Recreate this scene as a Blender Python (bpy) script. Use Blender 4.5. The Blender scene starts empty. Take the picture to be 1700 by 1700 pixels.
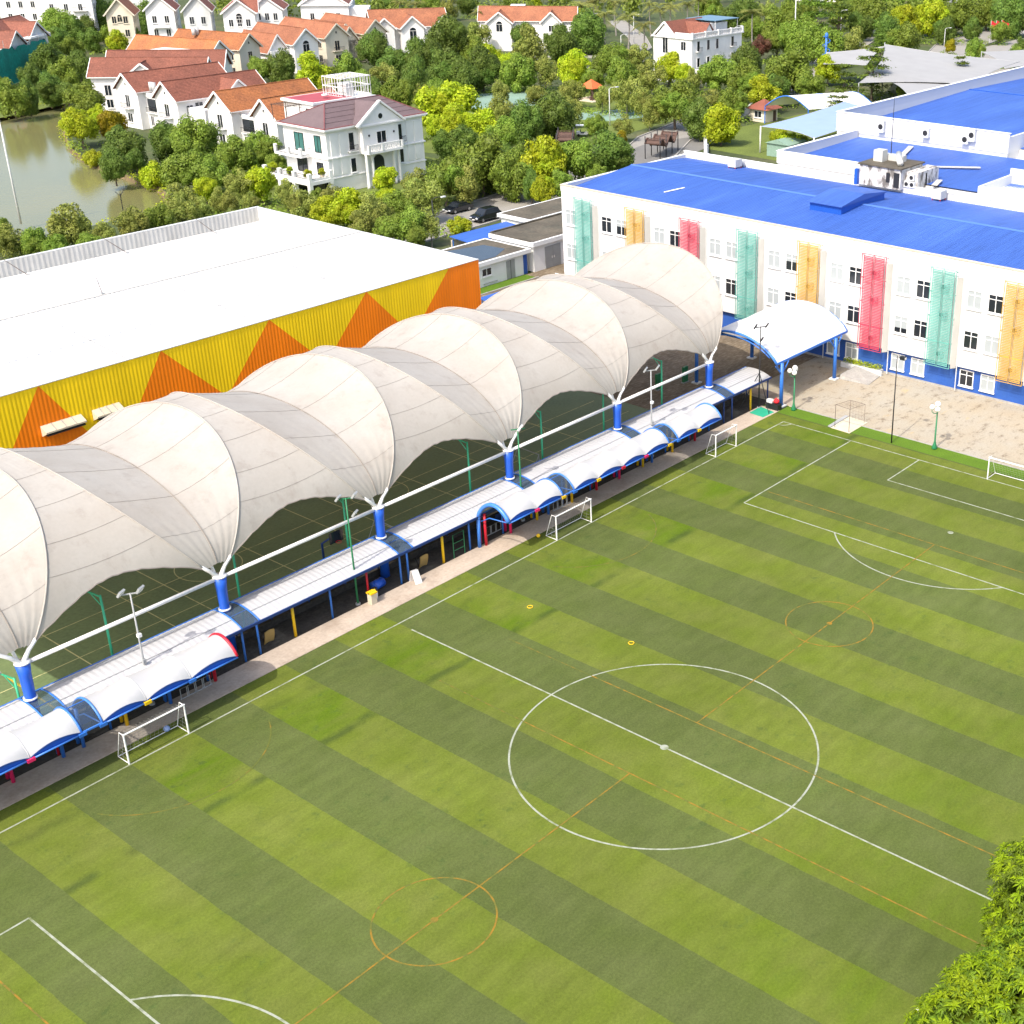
import bpy, bmesh, math, random
from math import sin, cos, pi, radians, sqrt, hypot, atan2
from mathutils import Vector, Matrix
from mathutils.geometry import tessellate_polygon
random.seed(7)
SC = bpy.context.scene
COL = SC.collection

# ------------------------------------------------------------------ camera
CAM = Vector((-51.47, -41.886, 47.836))
YAW, TILT, ROLL = radians(36.587), radians(25.191), radians(0.617)
FOC, PCX, PCY = 2242.84, 1189.88, 821.01            # in pixels of a 1700 x 1700 frame
cam_d = bpy.data.cameras.new('camera')
cam = bpy.data.objects.new('camera', cam_d)
COL.objects.link(cam)
fwd = Vector((cos(YAW)*cos(TILT), sin(YAW)*cos(TILT), -sin(TILT)))
right = Vector((sin(YAW), -cos(YAW), 0))
up = right.cross(fwd)
r2 = right*cos(ROLL) + up*sin(ROLL)
u2 = up*cos(ROLL) - right*sin(ROLL)
mw = Matrix((r2, u2, -fwd)).transposed().to_4x4()
mw.translation = CAM
cam.matrix_world = mw
cam_d.sensor_width = 36
cam_d.lens = FOC*36/1700
cam_d.shift_x = 0.5 - PCX/1700
cam_d.shift_y = PCY/1700 - 0.5
cam_d.clip_end = 5000
SC.camera = cam

# ------------------------------------------------------------------ light
SUN_EL, SUN_AZ = radians(50), radians(6.5)           # shadows run along +x, turned a few degrees to +y
W = bpy.data.worlds.new('World')
SC.world = W
W.use_nodes = True
nt = W.node_tree
bg = nt.nodes['Background']
sky = nt.nodes.new('ShaderNodeTexSky')
sky.sky_type = 'NISHITA'
sky.sun_disc = False
sky.sun_elevation = SUN_EL
sky.sun_rotation = radians(263.5)
sky.air_density = 1.0
sky.dust_density = 3.5
sky.ozone_density = 0.4
nt.links.new(sky.outputs[0], bg.inputs[0])
bg.inputs[1].default_value = 0.15
sl = bpy.data.lights.new('sun', 'SUN')
sl.energy = 2.25
sl.angle = radians(0.55)
sl.color = (1.0, 0.94, 0.84)
so = bpy.data.objects.new('sun', sl)
COL.objects.link(so)
so.rotation_euler = Vector((cos(SUN_EL)*cos(SUN_AZ), cos(SUN_EL)*sin(SUN_AZ), -sin(SUN_EL))).to_track_quat('-Z', 'Y').to_euler()
SC.view_settings.view_transform = 'Standard'
SC.view_settings.look = 'None'
SC.view_settings.gamma = 1
SC.view_settings.exposure = 1.06
SC.cycles.max_bounces = 6
SC.cycles.diffuse_bounces = 3
SC.cycles.transparent_max_bounces = 12

# ------------------------------------------------------------------ materials
MATS = {}
def N(nt, t, **k):
    n = nt.nodes.new(t)
    for a, b in k.items(): setattr(n, a, b)
    return n
def srgb(r, g, b):
    f = lambda c: (c/255/12.92) if c/255 < 0.04045 else ((c/255+0.055)/1.055)**2.4
    return (f(r), f(g), f(b))
def mat(name, col, rough=0.6, var=0.12, scale=0.6, fine=0.0, fscale=12, bump=0.0, bscale=8, metal=0.0, spec=0.4,
        stain=None, stain_scale=0.25, stain_amt=0.5, streak=0.0, objvar=0.0, slo=0.5, shi=0.72):
    m = bpy.data.materials.new(name); m.use_nodes = True
    nt = m.node_tree; L = nt.links
    b = nt.nodes['Principled BSDF']
    b.inputs['Roughness'].default_value = rough
    b.inputs['Metallic'].default_value = metal
    b.inputs['Specular IOR Level'].default_value = spec
    geo = N(nt, 'ShaderNodeNewGeometry')
    noise = N(nt, 'ShaderNodeTexNoise'); noise.inputs['Scale'].default_value = scale; noise.inputs['Detail'].default_value = 5
    L.new(geo.outputs['Position'], noise.inputs['Vector'])
    mr = N(nt, 'ShaderNodeMapRange'); mr.inputs[1].default_value = 0.25; mr.inputs[2].default_value = 0.75
    mr.inputs[3].default_value = 1-var; mr.inputs[4].default_value = 1+var
    L.new(noise.outputs[0], mr.inputs[0])
    val = mr.outputs[0]
    if fine > 0:
        n2 = N(nt, 'ShaderNodeTexNoise'); n2.inputs['Scale'].default_value = fscale; n2.inputs['Detail'].default_value = 4
        L.new(geo.outputs['Position'], n2.inputs['Vector'])
        m2 = N(nt, 'ShaderNodeMapRange'); m2.inputs[1].default_value = 0.3; m2.inputs[2].default_value = 0.7
        m2.inputs[3].default_value = 1-fine; m2.inputs[4].default_value = 1+fine
        L.new(n2.outputs[0], m2.inputs[0])
        mm = N(nt, 'ShaderNodeMath', operation='MULTIPLY'); L.new(val, mm.inputs[0]); L.new(m2.outputs[0], mm.inputs[1]); val = mm.outputs[0]
    if objvar > 0:
        oi = N(nt, 'ShaderNodeObjectInfo')
        m3 = N(nt, 'ShaderNodeMapRange'); m3.inputs[3].default_value = 1-objvar; m3.inputs[4].default_value = 1+objvar
        L.new(oi.outputs['Random'], m3.inputs[0])
        mm = N(nt, 'ShaderNodeMath', operation='MULTIPLY'); L.new(val, mm.inputs[0]); L.new(m3.outputs[0], mm.inputs[1]); val = mm.outputs[0]
    base = N(nt, 'ShaderNodeRGB'); base.outputs[0].default_value = (*col, 1)
    cur = base.outputs[0]
    if stain is not None:
        n4 = N(nt, 'ShaderNodeTexNoise'); n4.inputs['Scale'].default_value = stain_scale; n4.inputs['Detail'].default_value = 7; n4.inputs['Roughness'].default_value = 0.65
        if streak > 0:
            mp = N(nt, 'ShaderNodeMapping'); mp.inputs['Scale'].default_value = (1, 1, streak); L.new(geo.outputs['Position'], mp.inputs[0]); L.new(mp.outputs[0], n4.inputs['Vector'])
        else: L.new(geo.outputs['Position'], n4.inputs['Vector'])
        m4 = N(nt, 'ShaderNodeMapRange'); m4.inputs[1].default_value = slo; m4.inputs[2].default_value = shi; m4.inputs[3].default_value = 0; m4.inputs[4].default_value = stain_amt
        L.new(n4.outputs[0], m4.inputs[0])
        mx = N(nt, 'ShaderNodeMix', data_type='RGBA'); L.new(m4.outputs[0], mx.inputs[0]); L.new(cur, mx.inputs[6]); mx.inputs[7].default_value = (*stain, 1)
        cur = mx.outputs[2]
    vm = N(nt, 'ShaderNodeVectorMath', operation='SCALE'); L.new(cur, vm.inputs[0]); L.new(val, vm.inputs['Scale'])
    L.new(vm.outputs[0], b.inputs['Base Color'])
    if bump > 0:
        nb = N(nt, 'ShaderNodeTexNoise'); nb.inputs['Scale'].default_value = bscale; nb.inputs['Detail'].default_value = 4
        L.new(geo.outputs['Position'], nb.inputs['Vector'])
        bp = N(nt, 'ShaderNodeBump'); bp.inputs['Strength'].default_value = bump; bp.inputs['Distance'].default_value = 0.05
        L.new(nb.outputs[0], bp.inputs['Height']); L.new(bp.outputs[0], b.inputs['Normal'])
    MATS[name] = m
    return m
class G:
    """tiny node-graph helper"""
    def __init__(s, name):
        s.m = bpy.data.materials.new(name); s.m.use_nodes = True; s.nt = s.m.node_tree; s.b = s.nt.nodes['Principled BSDF']; MATS[name] = s.m
        s.geo = N(s.nt, 'ShaderNodeNewGeometry'); s.pos = s.geo.outputs['Position']
        sx = N(s.nt, 'ShaderNodeSeparateXYZ'); s.nt.links.new(s.pos, sx.inputs[0]); s.x, s.y, s.z = sx.outputs
    def put(s, sock, v):
        if isinstance(v, bpy.types.NodeSocket): s.nt.links.new(v, sock)
        elif isinstance(v, tuple) and len(v) == 3 and sock.type == 'RGBA': sock.default_value = (*v, 1)
        else: sock.default_value = v
    def math(s, op, a, b=0.0, c=0.0, clamp=False):
        n = N(s.nt, 'ShaderNodeMath', operation=op); n.use_clamp = clamp
        s.put(n.inputs[0], a); s.put(n.inputs[1], b); s.put(n.inputs[2], c); return n.outputs[0]
    def noise(s, scale, detail=4, stretch=None, rough=0.5):
        n = N(s.nt, 'ShaderNodeTexNoise'); n.inputs['Scale'].default_value = scale; n.inputs['Detail'].default_value = detail; n.inputs['Roughness'].default_value = rough
        if stretch:
            mp = N(s.nt, 'ShaderNodeMapping'); mp.inputs['Scale'].default_value = stretch; s.nt.links.new(s.pos, mp.inputs[0]); s.nt.links.new(mp.outputs[0], n.inputs['Vector'])
        else: s.nt.links.new(s.pos, n.inputs['Vector'])
        return n.outputs[0]
    def ramp(s, v, a, b, lo=0.0, hi=1.0, smooth=False):
        n = N(s.nt, 'ShaderNodeMapRange'); n.clamp = True
        if smooth: n.interpolation_type = 'SMOOTHSTEP'
        s.put(n.inputs[0], v)
        for i, q in enumerate((a, b, lo, hi)): s.put(n.inputs[i+1], q)
        return n.outputs[0]
    def mix(s, f, a, b):
        n = N(s.nt, 'ShaderNodeMix', data_type='RGBA'); s.put(n.inputs[0], f); s.put(n.inputs[6], a); s.put(n.inputs[7], b); return n.outputs[2]
    def scale(s, c, f):
        n = N(s.nt, 'ShaderNodeVectorMath', operation='SCALE'); s.put(n.inputs[0], c); s.put(n.inputs['Scale'], f); return n.outputs[0]
    def bump(s, h, strength=0.3, dist=0.03):
        n = N(s.nt, 'ShaderNodeBump'); n.inputs['Strength'].default_value = strength; n.inputs['Distance'].default_value = dist; s.put(n.inputs['Height'], h); s.nt.links.new(n.outputs[0], s.b.inputs['Normal'])
    def out(s, col, rough=0.8, spec=0.3):
        s.put(s.b.inputs['Base Color'], col); s.put(s.b.inputs['Roughness'], rough); s.b.inputs['Specular IOR Level'].default_value = spec
        return s.m

mat('white_paint', (0.80, 0.80, 0.79), 0.55, 0.04, 0.5, stain=(0.55, 0.54, 0.50), stain_scale=0.35, stain_amt=0.25, streak=0.25)
mat('villa_white', (0.78, 0.77, 0.75), 0.6, 0.05, 0.4, stain=(0.5, 0.48, 0.44), stain_scale=0.3, stain_amt=0.3, streak=0.3)
mat('cream_wall', (0.66, 0.60, 0.48), 0.7, 0.06, 0.4, stain=(0.45, 0.4, 0.3), stain_scale=0.3, stain_amt=0.3, streak=0.3)
mat('grey_white', (0.60, 0.61, 0.60), 0.6, 0.08, 0.4, stain=(0.35, 0.35, 0.33), stain_scale=0.4, stain_amt=0.45, streak=0.3)
mat('dirty_white', (0.62, 0.60, 0.57), 0.75, 0.1, 0.8, stain=(0.10, 0.085, 0.07), stain_scale=1.3, stain_amt=0.9, streak=0.5, slo=0.46, shi=0.6)
mat('school_white', (0.62, 0.62, 0.62), 0.6, 0.03, 0.3, stain=(0.62, 0.62, 0.6), stain_scale=0.25, stain_amt=0.3, streak=0.2)
mat('school_blue', (0.022, 0.085, 0.34), 0.6, 0.12, 0.8, fine=0.06, fscale=6, stain=(0.05, 0.13, 0.36), stain_scale=0.5, stain_amt=0.5)
mat('blue_steel', (0.03, 0.15, 0.52), 0.4, 0.06, 1.0, spec=0.5)
mat('column_blue', (0.015, 0.095, 0.52), 0.35, 0.08, 1.0, spec=0.5, stain=(0.02, 0.1, 0.4), stain_scale=1.5, stain_amt=0.5)
mat('light_blue_steel', (0.05, 0.19, 0.60), 0.35, 0.06, 1.0, spec=0.5)
mat('navy_steel', (0.012, 0.04, 0.16), 0.5, 0.1, 1.0)
mat('red_steel', (0.50, 0.012, 0.03), 0.45, 0.08, 1.0)
mat('pink_steel', (0.72, 0.02, 0.12), 0.45, 0.08, 1.0)
mat('yellow_steel', (0.75, 0.47, 0.01), 0.45, 0.08, 1.0)
mat('green_steel', (0.05, 0.42, 0.22), 0.45, 0.08, 1.0)
mat('dark_green_steel', (0.02, 0.17, 0.07), 0.5, 0.08, 1.0)
mat('black_steel', (0.02, 0.02, 0.022), 0.5, 0.1, 1.0)
mat('grey_steel', (0.32, 0.33, 0.33), 0.45, 0.1, 1.0)
mat('rusty_steel', (0.10, 0.065, 0.05), 0.8, 0.2, 2.0)
mat('white_steel', (0.80, 0.79, 0.77), 0.4, 0.05, 1.0, stain=(0.45, 0.3, 0.2), stain_scale=2.0, stain_amt=0.35)
mat('glass_dark', (0.018, 0.022, 0.028), 0.08, 0.3, 0.6, spec=0.6)
mat('glass_green', (0.05, 0.14, 0.13), 0.08, 0.3, 0.8, spec=0.6)
mat('blind_white', (0.34, 0.37, 0.385), 0.25, 0.05, 1.0, spec=0.5)
mat('net_cord', (0.28, 0.28, 0.26), 0.8, 0.05, 1.0)
mat('paving_path', (0.42, 0.345, 0.275), 0.85, 0.10, 0.7, fine=0.10, fscale=5, stain=(0.20, 0.14, 0.09), stain_scale=0.45, stain_amt=0.55)
mat('plain_ground', (0.055, 0.075, 0.022), 0.95, 0.35, 0.05, fine=0.25, fscale=1.2, stain=(0.16, 0.13, 0.08), stain_scale=0.06, stain_amt=0.7)
mat('asphalt', (0.17, 0.165, 0.155), 0.9, 0.12, 0.2, fine=0.12, fscale=6, stain=(0.10, 0.095, 0.09), stain_scale=0.2, stain_amt=0.5)
mat('pale_road', (0.28, 0.265, 0.24), 0.9, 0.12, 0.2, fine=0.12, fscale=5, stain=(0.16, 0.15, 0.13), stain_scale=0.2, stain_amt=0.6)
mat('kerb_stone', (0.33, 0.315, 0.29), 0.9, 0.15, 1.0, fine=0.12, fscale=6)
mat('lawn', (0.115, 0.15, 0.025), 0.95, 0.25, 0.15, fine=0.25, fscale=3, bump=0.4, bscale=9)
mat('verge_turf', (0.078, 0.150, 0.003), 0.9, 0.12, 0.6, fine=0.22, fscale=9, bump=0.5, bscale=14)
mat('plaza_teal', (0.20, 0.30, 0.24), 0.85, 0.12, 0.2, fine=0.08, fscale=3)
mat('concrete_roof', (0.10, 0.085, 0.062), 0.9, 0.3, 0.35, fine=0.2, fscale=3, stain=(0.06, 0.06, 0.045), stain_scale=0.4, stain_amt=0.8)
mat('metal_grey_roof', (0.50, 0.50, 0.48), 0.45, 0.08, 0.5)
mat('gym_roof_white', (0.66, 0.66, 0.66), 0.5, 0.03, 0.3, stain=(0.66, 0.66, 0.66), stain_scale=0.2, stain_amt=0.35)
mat('parapet_grey', (0.46, 0.45, 0.42), 0.6, 0.08, 0.6, stain=(0.3, 0.28, 0.25), stain_scale=0.5, stain_amt=0.4, streak=0.2)
mat('ridge_blue', (0.075, 0.165, 0.48), 0.35, 0.05, 1.0)
mat('dormer_blue', (0.012, 0.085, 0.42), 0.45, 0.06, 1.0)
mat('sail_grey', (0.30, 0.30, 0.30), 0.8, 0.06, 0.3, stain=(0.33, 0.33, 0.32), stain_scale=0.2, stain_amt=0.4)
mat('sail_blue', (0.25, 0.34, 0.60), 0.7, 0.05, 0.3)
mat('sail_white', (0.72, 0.71, 0.69), 0.7, 0.05, 0.3, stain=(0.5, 0.49, 0.46), stain_scale=0.4, stain_amt=0.35)
mat('tent_orange', (0.62, 0.13, 0.04), 0.7, 0.08, 1.0)
mat('kiosk_roof', (0.22, 0.07, 0.045), 0.8, 0.15, 1.0, fine=0.15)
mat('car_paint', (0.008, 0.010, 0.016), 0.12, 0.05, 1.0, spec=0.8)
mat('tyre', (0.015, 0.015, 0.015), 0.9, 0.1, 2.0)
mat('rim_metal', (0.45, 0.45, 0.46), 0.3, 0.05, 2.0, metal=0.8)
mat('lamp_white', (0.85, 0.84, 0.80), 0.25, 0.02, 2.0, spec=0.6)
mat('headlight', (0.75, 0.76, 0.78), 0.1, 0.02, 2.0, spec=0.8)
mat('tail_red', (0.4, 0.01, 0.01), 0.2, 0.02, 2.0)
mat('red_cloth', (0.60, 0.02, 0.03), 0.8, 0.1, 1.0)
mat('green_mat', (0.02, 0.32, 0.19), 0.8, 0.08, 2.0, fine=0.08)
mat('black_plastic', (0.015, 0.017, 0.02), 0.5, 0.1, 2.0)
mat('tan_board', (0.36, 0.24, 0.08), 0.7, 0.15, 1.0)
mat('bark', (0.13, 0.10, 0.075), 0.9, 0.25, 2.0, fine=0.2)
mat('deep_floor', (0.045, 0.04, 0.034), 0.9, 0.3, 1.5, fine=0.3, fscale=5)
mat('roof_line', (0.30, 0.30, 0.30), 0.6, 0.1, 1.0)
mat('bark_grey', (0.24, 0.22, 0.19), 0.9, 0.25, 2.0, fine=0.2)
mat('net_green', (0.005, 0.22, 0.17), 0.85, 0.25, 0.35, fine=0.2, fscale=2)
mat('villa_roof', (0.135, 0.095, 0.098), 0.7, 0.10, 0.7, fine=0.12, fscale=6)
mat('villa_roof_red', (0.20, 0.07, 0.07), 0.6, 0.12, 0.7)
mat('red_flat_roof', (0.33, 0.06, 0.075), 0.7, 0.1, 0.6)
mat('solar_blue', (0.08, 0.17, 0.25), 0.3, 0.1, 1.0)
mat('sand_stone', (0.55, 0.48, 0.36), 0.9, 0.1, 1.0)
mat('pergola_brown', (0.095, 0.055, 0.042), 0.8, 0.15, 1.5)
mat('bollard_grey', (0.42, 0.40, 0.37), 0.9, 0.1, 1.0)
mat('yellow_paint', (0.62, 0.42, 0.03), 0.8, 0.15, 1.0)
mat('bank_soil', (0.15, 0.11, 0.055), 0.95, 0.3, 0.5, fine=0.2, fscale=2)

# house roof tiles: courses across the slope are relief and darker bands in the colour, colour patches are weathering
def tile_mat(name, col, col2):
    g = G(name)
    n = g.noise(0.35, 5); n2 = g.noise(3.2, 4)
    course = N(g.nt, 'ShaderNodeTexWave'); course.wave_type = 'BANDS'; course.bands_direction = 'Z'; course.inputs['Scale'].default_value = 1.55; course.inputs['Distortion'].default_value = 0.3
    g.nt.links.new(g.pos, course.inputs['Vector'])
    oi = N(g.nt, 'ShaderNodeObjectInfo')
    c = g.mix(g.ramp(n, 0.35, 0.65), col, col2)
    v = g.math('MULTIPLY', g.ramp(n2, 0.3, 0.7, 0.72, 1.28), g.ramp(course.outputs[0], 0, 0.5, 0.66, 1.0))
    v = g.math('MULTIPLY', v, g.ramp(oi.outputs['Random'], 0, 1, 0.88, 1.12))
    g.bump(course.outputs[0], 0.6, 0.06)
    return g.out(g.scale(c, v), 0.75, 0.3)
tile_mat('tile_orange', (0.40, 0.150, 0.055), (0.30, 0.115, 0.05))
tile_mat('tile_red', (0.25, 0.092, 0.06), (0.20, 0.075, 0.05))
tile_mat('tile_coral', (0.36, 0.145, 0.075), (0.28, 0.11, 0.06))

# blue corrugated roof: ribs run down the slope (along x)
def blue_roof(name, col, axis='y', freq=2.2):
    g = G(name)
    w = N(g.nt, 'ShaderNodeTexWave'); w.wave_type = 'BANDS'; w.bands_direction = axis.upper(); w.inputs['Scale'].default_value = freq
    g.nt.links.new(g.pos, w.inputs['Vector'])
    n = g.noise(0.12, 5, (0.35, 1.4, 1) if axis == 'y' else None); n2 = g.noise(1.2, 4, (0.15, 2.5, 1))
    v = g.math('MULTIPLY', g.ramp(n, 0.3, 0.7, 0.90, 1.08), g.ramp(n2, 0.3, 0.7, 0.86, 1.12))
    v = g.math('MULTIPLY', v, g.ramp(w.outputs[0], 0.0, 0.6, 0.86, 1.0))
    g.bump(w.outputs[0], 0.35, 0.05)
    return g.out(g.scale(g.mix(g.ramp(n, 0.52, 0.75), col, tuple(min(1, c*1.15+0.01) for c in col)), v), 0.5, 0.35)
blue_roof('school_roof_blue', (0.046, 0.115, 0.41))
blue_roof('small_roof_blue', (0.04, 0.12, 0.44))

# painted corrugated gym wall: yellow and orange triangles are paint, the ribs are in the mesh
g = G('gym_cladding')
PTS = [(-14.5, 10.0), (-7.6, 4.2), (-3.64, 10.0), (0.05, 4.3), (0.1, 1.0), (3.1, 1.0), (3.15, 4.3), (7.05, 10.0), (12.6, 4.2), (17.87, 10.0), (23.5, 4.3), (28.95, 10.0), (34.2, 4.2), (39.6, 10.0), (44.5, 16.0)]
h = -100.0
for (xa, za), (xb, zb) in zip(PTS[:-1], PTS[1:]):
    t = g.ramp(g.x, xa, xb, za, zb)
    inside = g.math('MULTIPLY', g.math('GREATER_THAN', g.x, xa), g.math('LESS_THAN', g.x, xb))
    h = g.math('ADD', h, g.math('MULTIPLY', inside, g.math('ADD', t, 100.0)))
isor = g.math('LESS_THAN', g.z, h)
n = g.noise(0.5, 5, (1, 1, 0.2))
c = g.mix(isor, (0.93, 0.62, 0.005), (0.93, 0.215, 0.002))
g.out(g.scale(c, g.ramp(n, 0.3, 0.7, 0.9, 1.08)), 0.5, 0.35)

# turf: mown-looking bands 4.03 m wide, laid parallel to the halfway line
g = G('pitch_turf')
wob = g.math('MULTIPLY', g.math('SUBTRACT', g.noise(0.5, 3), 0.5), 0.15)
xs = g.math('DIVIDE', g.math('ADD', g.x, wob), 4.03)
par = g.math('FLOORED_MODULO', g.math('FLOOR', xs), 2.0)               # 0 = dark, 1 = light
par = g.math('GREATER_THAN', par, 0.5)
big = g.noise(0.055, 4); mid = g.noise(0.35, 5); grain = g.noise(7.0, 3); grain2 = g.noise(22, 2)
streak = g.noise(0.9, 4, (0.16, 1.6, 1))
dark = g.mix(g.ramp(mid, 0.3, 0.7), (0.074, 0.098, 0.022), (0.088, 0.108, 0.031))
light = g.mix(g.ramp(mid, 0.3, 0.7), (0.100, 0.134, 0.013), (0.120, 0.142, 0.026))
edge = g.math('MULTIPLY', g.ramp(g.y, 15.9, 16.5), g.ramp(g.y, 20.2, 22.6, 1, 0))
edge = g.math('MULTIPLY', edge, g.ramp(g.x, -24, -20))
edge2 = g.math('MULTIPLY', g.ramp(g.y, -9, -15), 0.55)
edge = g.math('MAXIMUM', edge, edge2)
edge = g.math('MULTIPLY', edge, g.ramp(g.noise(0.22, 4, (1, 1.5, 1)), 0.36, 0.58))
edge = g.math('MULTIPLY', edge, g.ramp(streak, 0.3, 0.65, 0.45, 1.0))
light = g.mix(g.math('MULTIPLY', edge, 0.9), light, (0.070, 0.120, 0.003))
col = g.mix(par, dark, light)
seam = g.math('MULTIPLY', g.ramp(g.math('ABSOLUTE', g.math('SUBTRACT', g.y, g.math('ADD', 16.35, g.math('MULTIPLY', wob, 4.0)))), 0.1, 0.5, 1, 0), g.ramp(g.noise(0.3, 2), 0.36, 0.52))
seam = g.math('MULTIPLY', seam, par)
seam2 = g.math('MULTIPLY', g.ramp(g.math('ABSOLUTE', g.math('SUBTRACT', g.y, g.math('ADD', 21.9, g.math('MULTIPLY', wob, 2.0)))), 0.1, 0.9, 1, 0), g.ramp(g.noise(0.8, 4), 0.45, 0.62))
col = g.mix(g.math('MULTIPLY', g.math('MAXIMUM', seam, g.math('MULTIPLY', seam2, 0.45)), 0.55), col, (0.030, 0.048, 0.014))
clump = g.math('MULTIPLY', g.ramp(g.noise(1.1, 6, None, 0.7), 0.56, 0.68), g.math('MAXIMUM', g.ramp(g.noise(0.07, 3), 0.45, 0.6), g.math('MULTIPLY', g.ramp(g.y, 14.0, 20.0), 0.9)))
col = g.mix(g.math('MULTIPLY', clump, 0.62), col, (0.05, 0.08, 0.02))
v = g.math('MULTIPLY', g.ramp(big, 0.3, 0.7, 0.84, 1.14), g.ramp(grain, 0.3, 0.7, 0.87, 1.13))
v = g.math('MULTIPLY', v, g.ramp(grain2, 0.3, 0.7, 0.86, 1.14))
v = g.math('MULTIPLY', v, g.ramp(streak, 0.3, 0.7, 0.93, 1.07))
v = g.math('MULTIPLY', v, g.ramp(g.noise(1.3, 5, (0.5, 1.0, 1), 0.65), 0.3, 0.7, 0.91, 1.09))
g.bump(grain2, 0.5, 0.03)
g.out(g.scale(col, v), 0.9, 0.15)

def line_mat(name, col, worn, lo, hi):
    g = G(name)
    w = g.ramp(g.noise(1.6, 5), lo, hi)
    g.out(g.scale(g.mix(w, col, worn), g.ramp(g.noise(9, 3), 0.3, 0.7, 0.88, 1.1)), 0.85, 0.2)
line_mat('line_white', (0.31, 0.33, 0.26), (0.13, 0.155, 0.06), 0.47, 0.75)
line_mat('line_orange', (0.26, 0.145, 0.018), (0.105, 0.118, 0.024), 0.40, 0.62)
line_mat('line_orange_worn', (0.17, 0.125, 0.02), (0.095, 0.112, 0.022), 0.36, 0.52)
line_mat('line_court', (0.55, 0.53, 0.26), (0.16, 0.19, 0.08), 0.55, 0.8)
line_mat('line_yellow_court', (0.5, 0.36, 0.03), (0.15, 0.15, 0.05), 0.5, 0.75)

g = G('court_floor')
n = g.noise(0.25, 5); n2 = g.noise(4, 3)
g.out(g.scale(g.mix(g.ramp(n, 0.35, 0.65), (0.150, 0.205, 0.088), (0.120, 0.170, 0.078)), g.ramp(n2, 0.3, 0.7, 0.85, 1.12)), 0.6, 0.35)

# old stone yard: pale dust, brown dead-moss blotches
g = G('yard_paving')
n = g.noise(0.25, 6, None, 0.6); n2 = g.noise(0.9, 8, (0.8, 1.2, 1), 0.78); n3 = g.noise(6, 4)
br = N(g.nt, 'ShaderNodeTexBrick'); br.inputs['Scale'].default_value = 1.0; br.inputs['Mortar Size'].default_value = 0.012; br.inputs['Brick Width'].default_value = 0.6; br.inputs['Row Height'].default_value = 0.4
g.nt.links.new(g.pos, br.inputs['Vector'])
c = g.mix(g.ramp(n, 0.35, 0.7), (0.350, 0.300, 0.222), (0.350, 0.322, 0.265))
c = g.mix(g.math('MULTIPLY', g.ramp(n2, 0.53, 0.66), 0.8), c, (0.12, 0.078, 0.045))
c = g.mix(g.math('MULTIPLY', g.ramp(g.noise(0.5, 5, (0.8, 2, 1)), 0.64, 0.74), 0.45), c, (0.50, 0.34, 0.12))
g.out(g.scale(c, g.math('MULTIPLY', g.ramp(n3, 0.3, 0.7, 0.9, 1.1), g.ramp(br.outputs['Fac'], 0, 1, 1.0, 0.94))), 0.9, 0.2)
g = G('court_yard')
n = g.noise(0.4, 6, None, 0.6); n2 = g.noise(2.5, 5, (0.5, 1.6, 1), 0.7)
c = g.mix(g.ramp(n2, 0.45, 0.65), (0.15, 0.115, 0.075), (0.26, 0.21, 0.15))
g.out(g.scale(c, g.ramp(n, 0.3, 0.7, 0.8, 1.2)), 0.9, 0.2)

# tensile fabric: cream, rain stains follow seams
g = G('membrane')
n = g.noise(0.22, 6, None, 0.65); n2 = g.noise(0.9, 5, (1, 1, 0.35), 0.7); n3 = g.noise(5, 3)
c = g.mix(g.ramp(n, 0.38, 0.72), (0.440, 0.412, 0.372), (0.390, 0.352, 0.308))
c = g.mix(g.math('MULTIPLY', g.ramp(n2, 0.54, 0.72), 0.4), c, (0.265, 0.220, 0.192))
g.bump(n2, 0.12, 0.08)
g.put(g.b.inputs['Transmission Weight'], 0.0)
g.out(g.scale(c, g.ramp(n3, 0.3, 0.7, 0.97, 1.03)), 0.7, 0.25)
tr = N(g.nt, 'ShaderNodeBsdfTranslucent'); tr.inputs[0].default_value = (0.60, 0.48, 0.36, 1)
ms = N(g.nt, 'ShaderNodeMixShader'); ms.inputs[0].default_value = 0.13
g.nt.links.new(g.b.outputs[0], ms.inputs[1]); g.nt.links.new(tr.outputs[0], ms.inputs[2]); g.nt.links.new(ms.outputs[0], g.nt.nodes['Material Output'].inputs[0])
mat('membrane_seam', (0.26, 0.23, 0.20), 0.8, 0.15, 1.0)
mat('awning_fabric', (0.42, 0.42, 0.42), 0.6, 0.03, 0.5, stain=(0.6, 0.59, 0.56), stain_scale=0.6, stain_amt=0.3)
mat('walkway_sheet', (0.44, 0.44, 0.45), 0.45, 0.04, 0.5, stain=(0.5, 0.5, 0.5), stain_scale=0.5, stain_amt=0.4)
mat('patch_grey', (0.40, 0.40, 0.41), 0.6, 0.1, 1.0)

def clear_mat(name, tint, alpha):
    m = bpy.data.materials.new(name); m.use_nodes = True; nt = m.node_tree
    b = nt.nodes['Principled BSDF']; b.inputs['Base Color'].default_value = (*tint, 1); b.inputs['Roughness'].default_value = 0.12
    t = N(nt, 'ShaderNodeBsdfTransparent'); t.inputs[0].default_value = (0.80, 0.86, 0.92, 1)
    mx = N(nt, 'ShaderNodeMixShader'); mx.inputs[0].default_value = alpha
    nt.links.new(t.outputs[0], mx.inputs[1]); nt.links.new(b.outputs[0], mx.inputs[2]); nt.links.new(mx.outputs[0], nt.nodes['Material Output'].inputs[0])
    MATS[name] = m
clear_mat('clear_sheet', (0.10, 0.14, 0.20), 0.38)
def screen_mat(name, col):
    g = G(name)
    n = g.noise(1.2, 4, (1, 1, 0.25))
    g.out(g.scale(col, g.ramp(n, 0.3, 0.7, 0.88, 1.12)), 0.55, 0.3)
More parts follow.
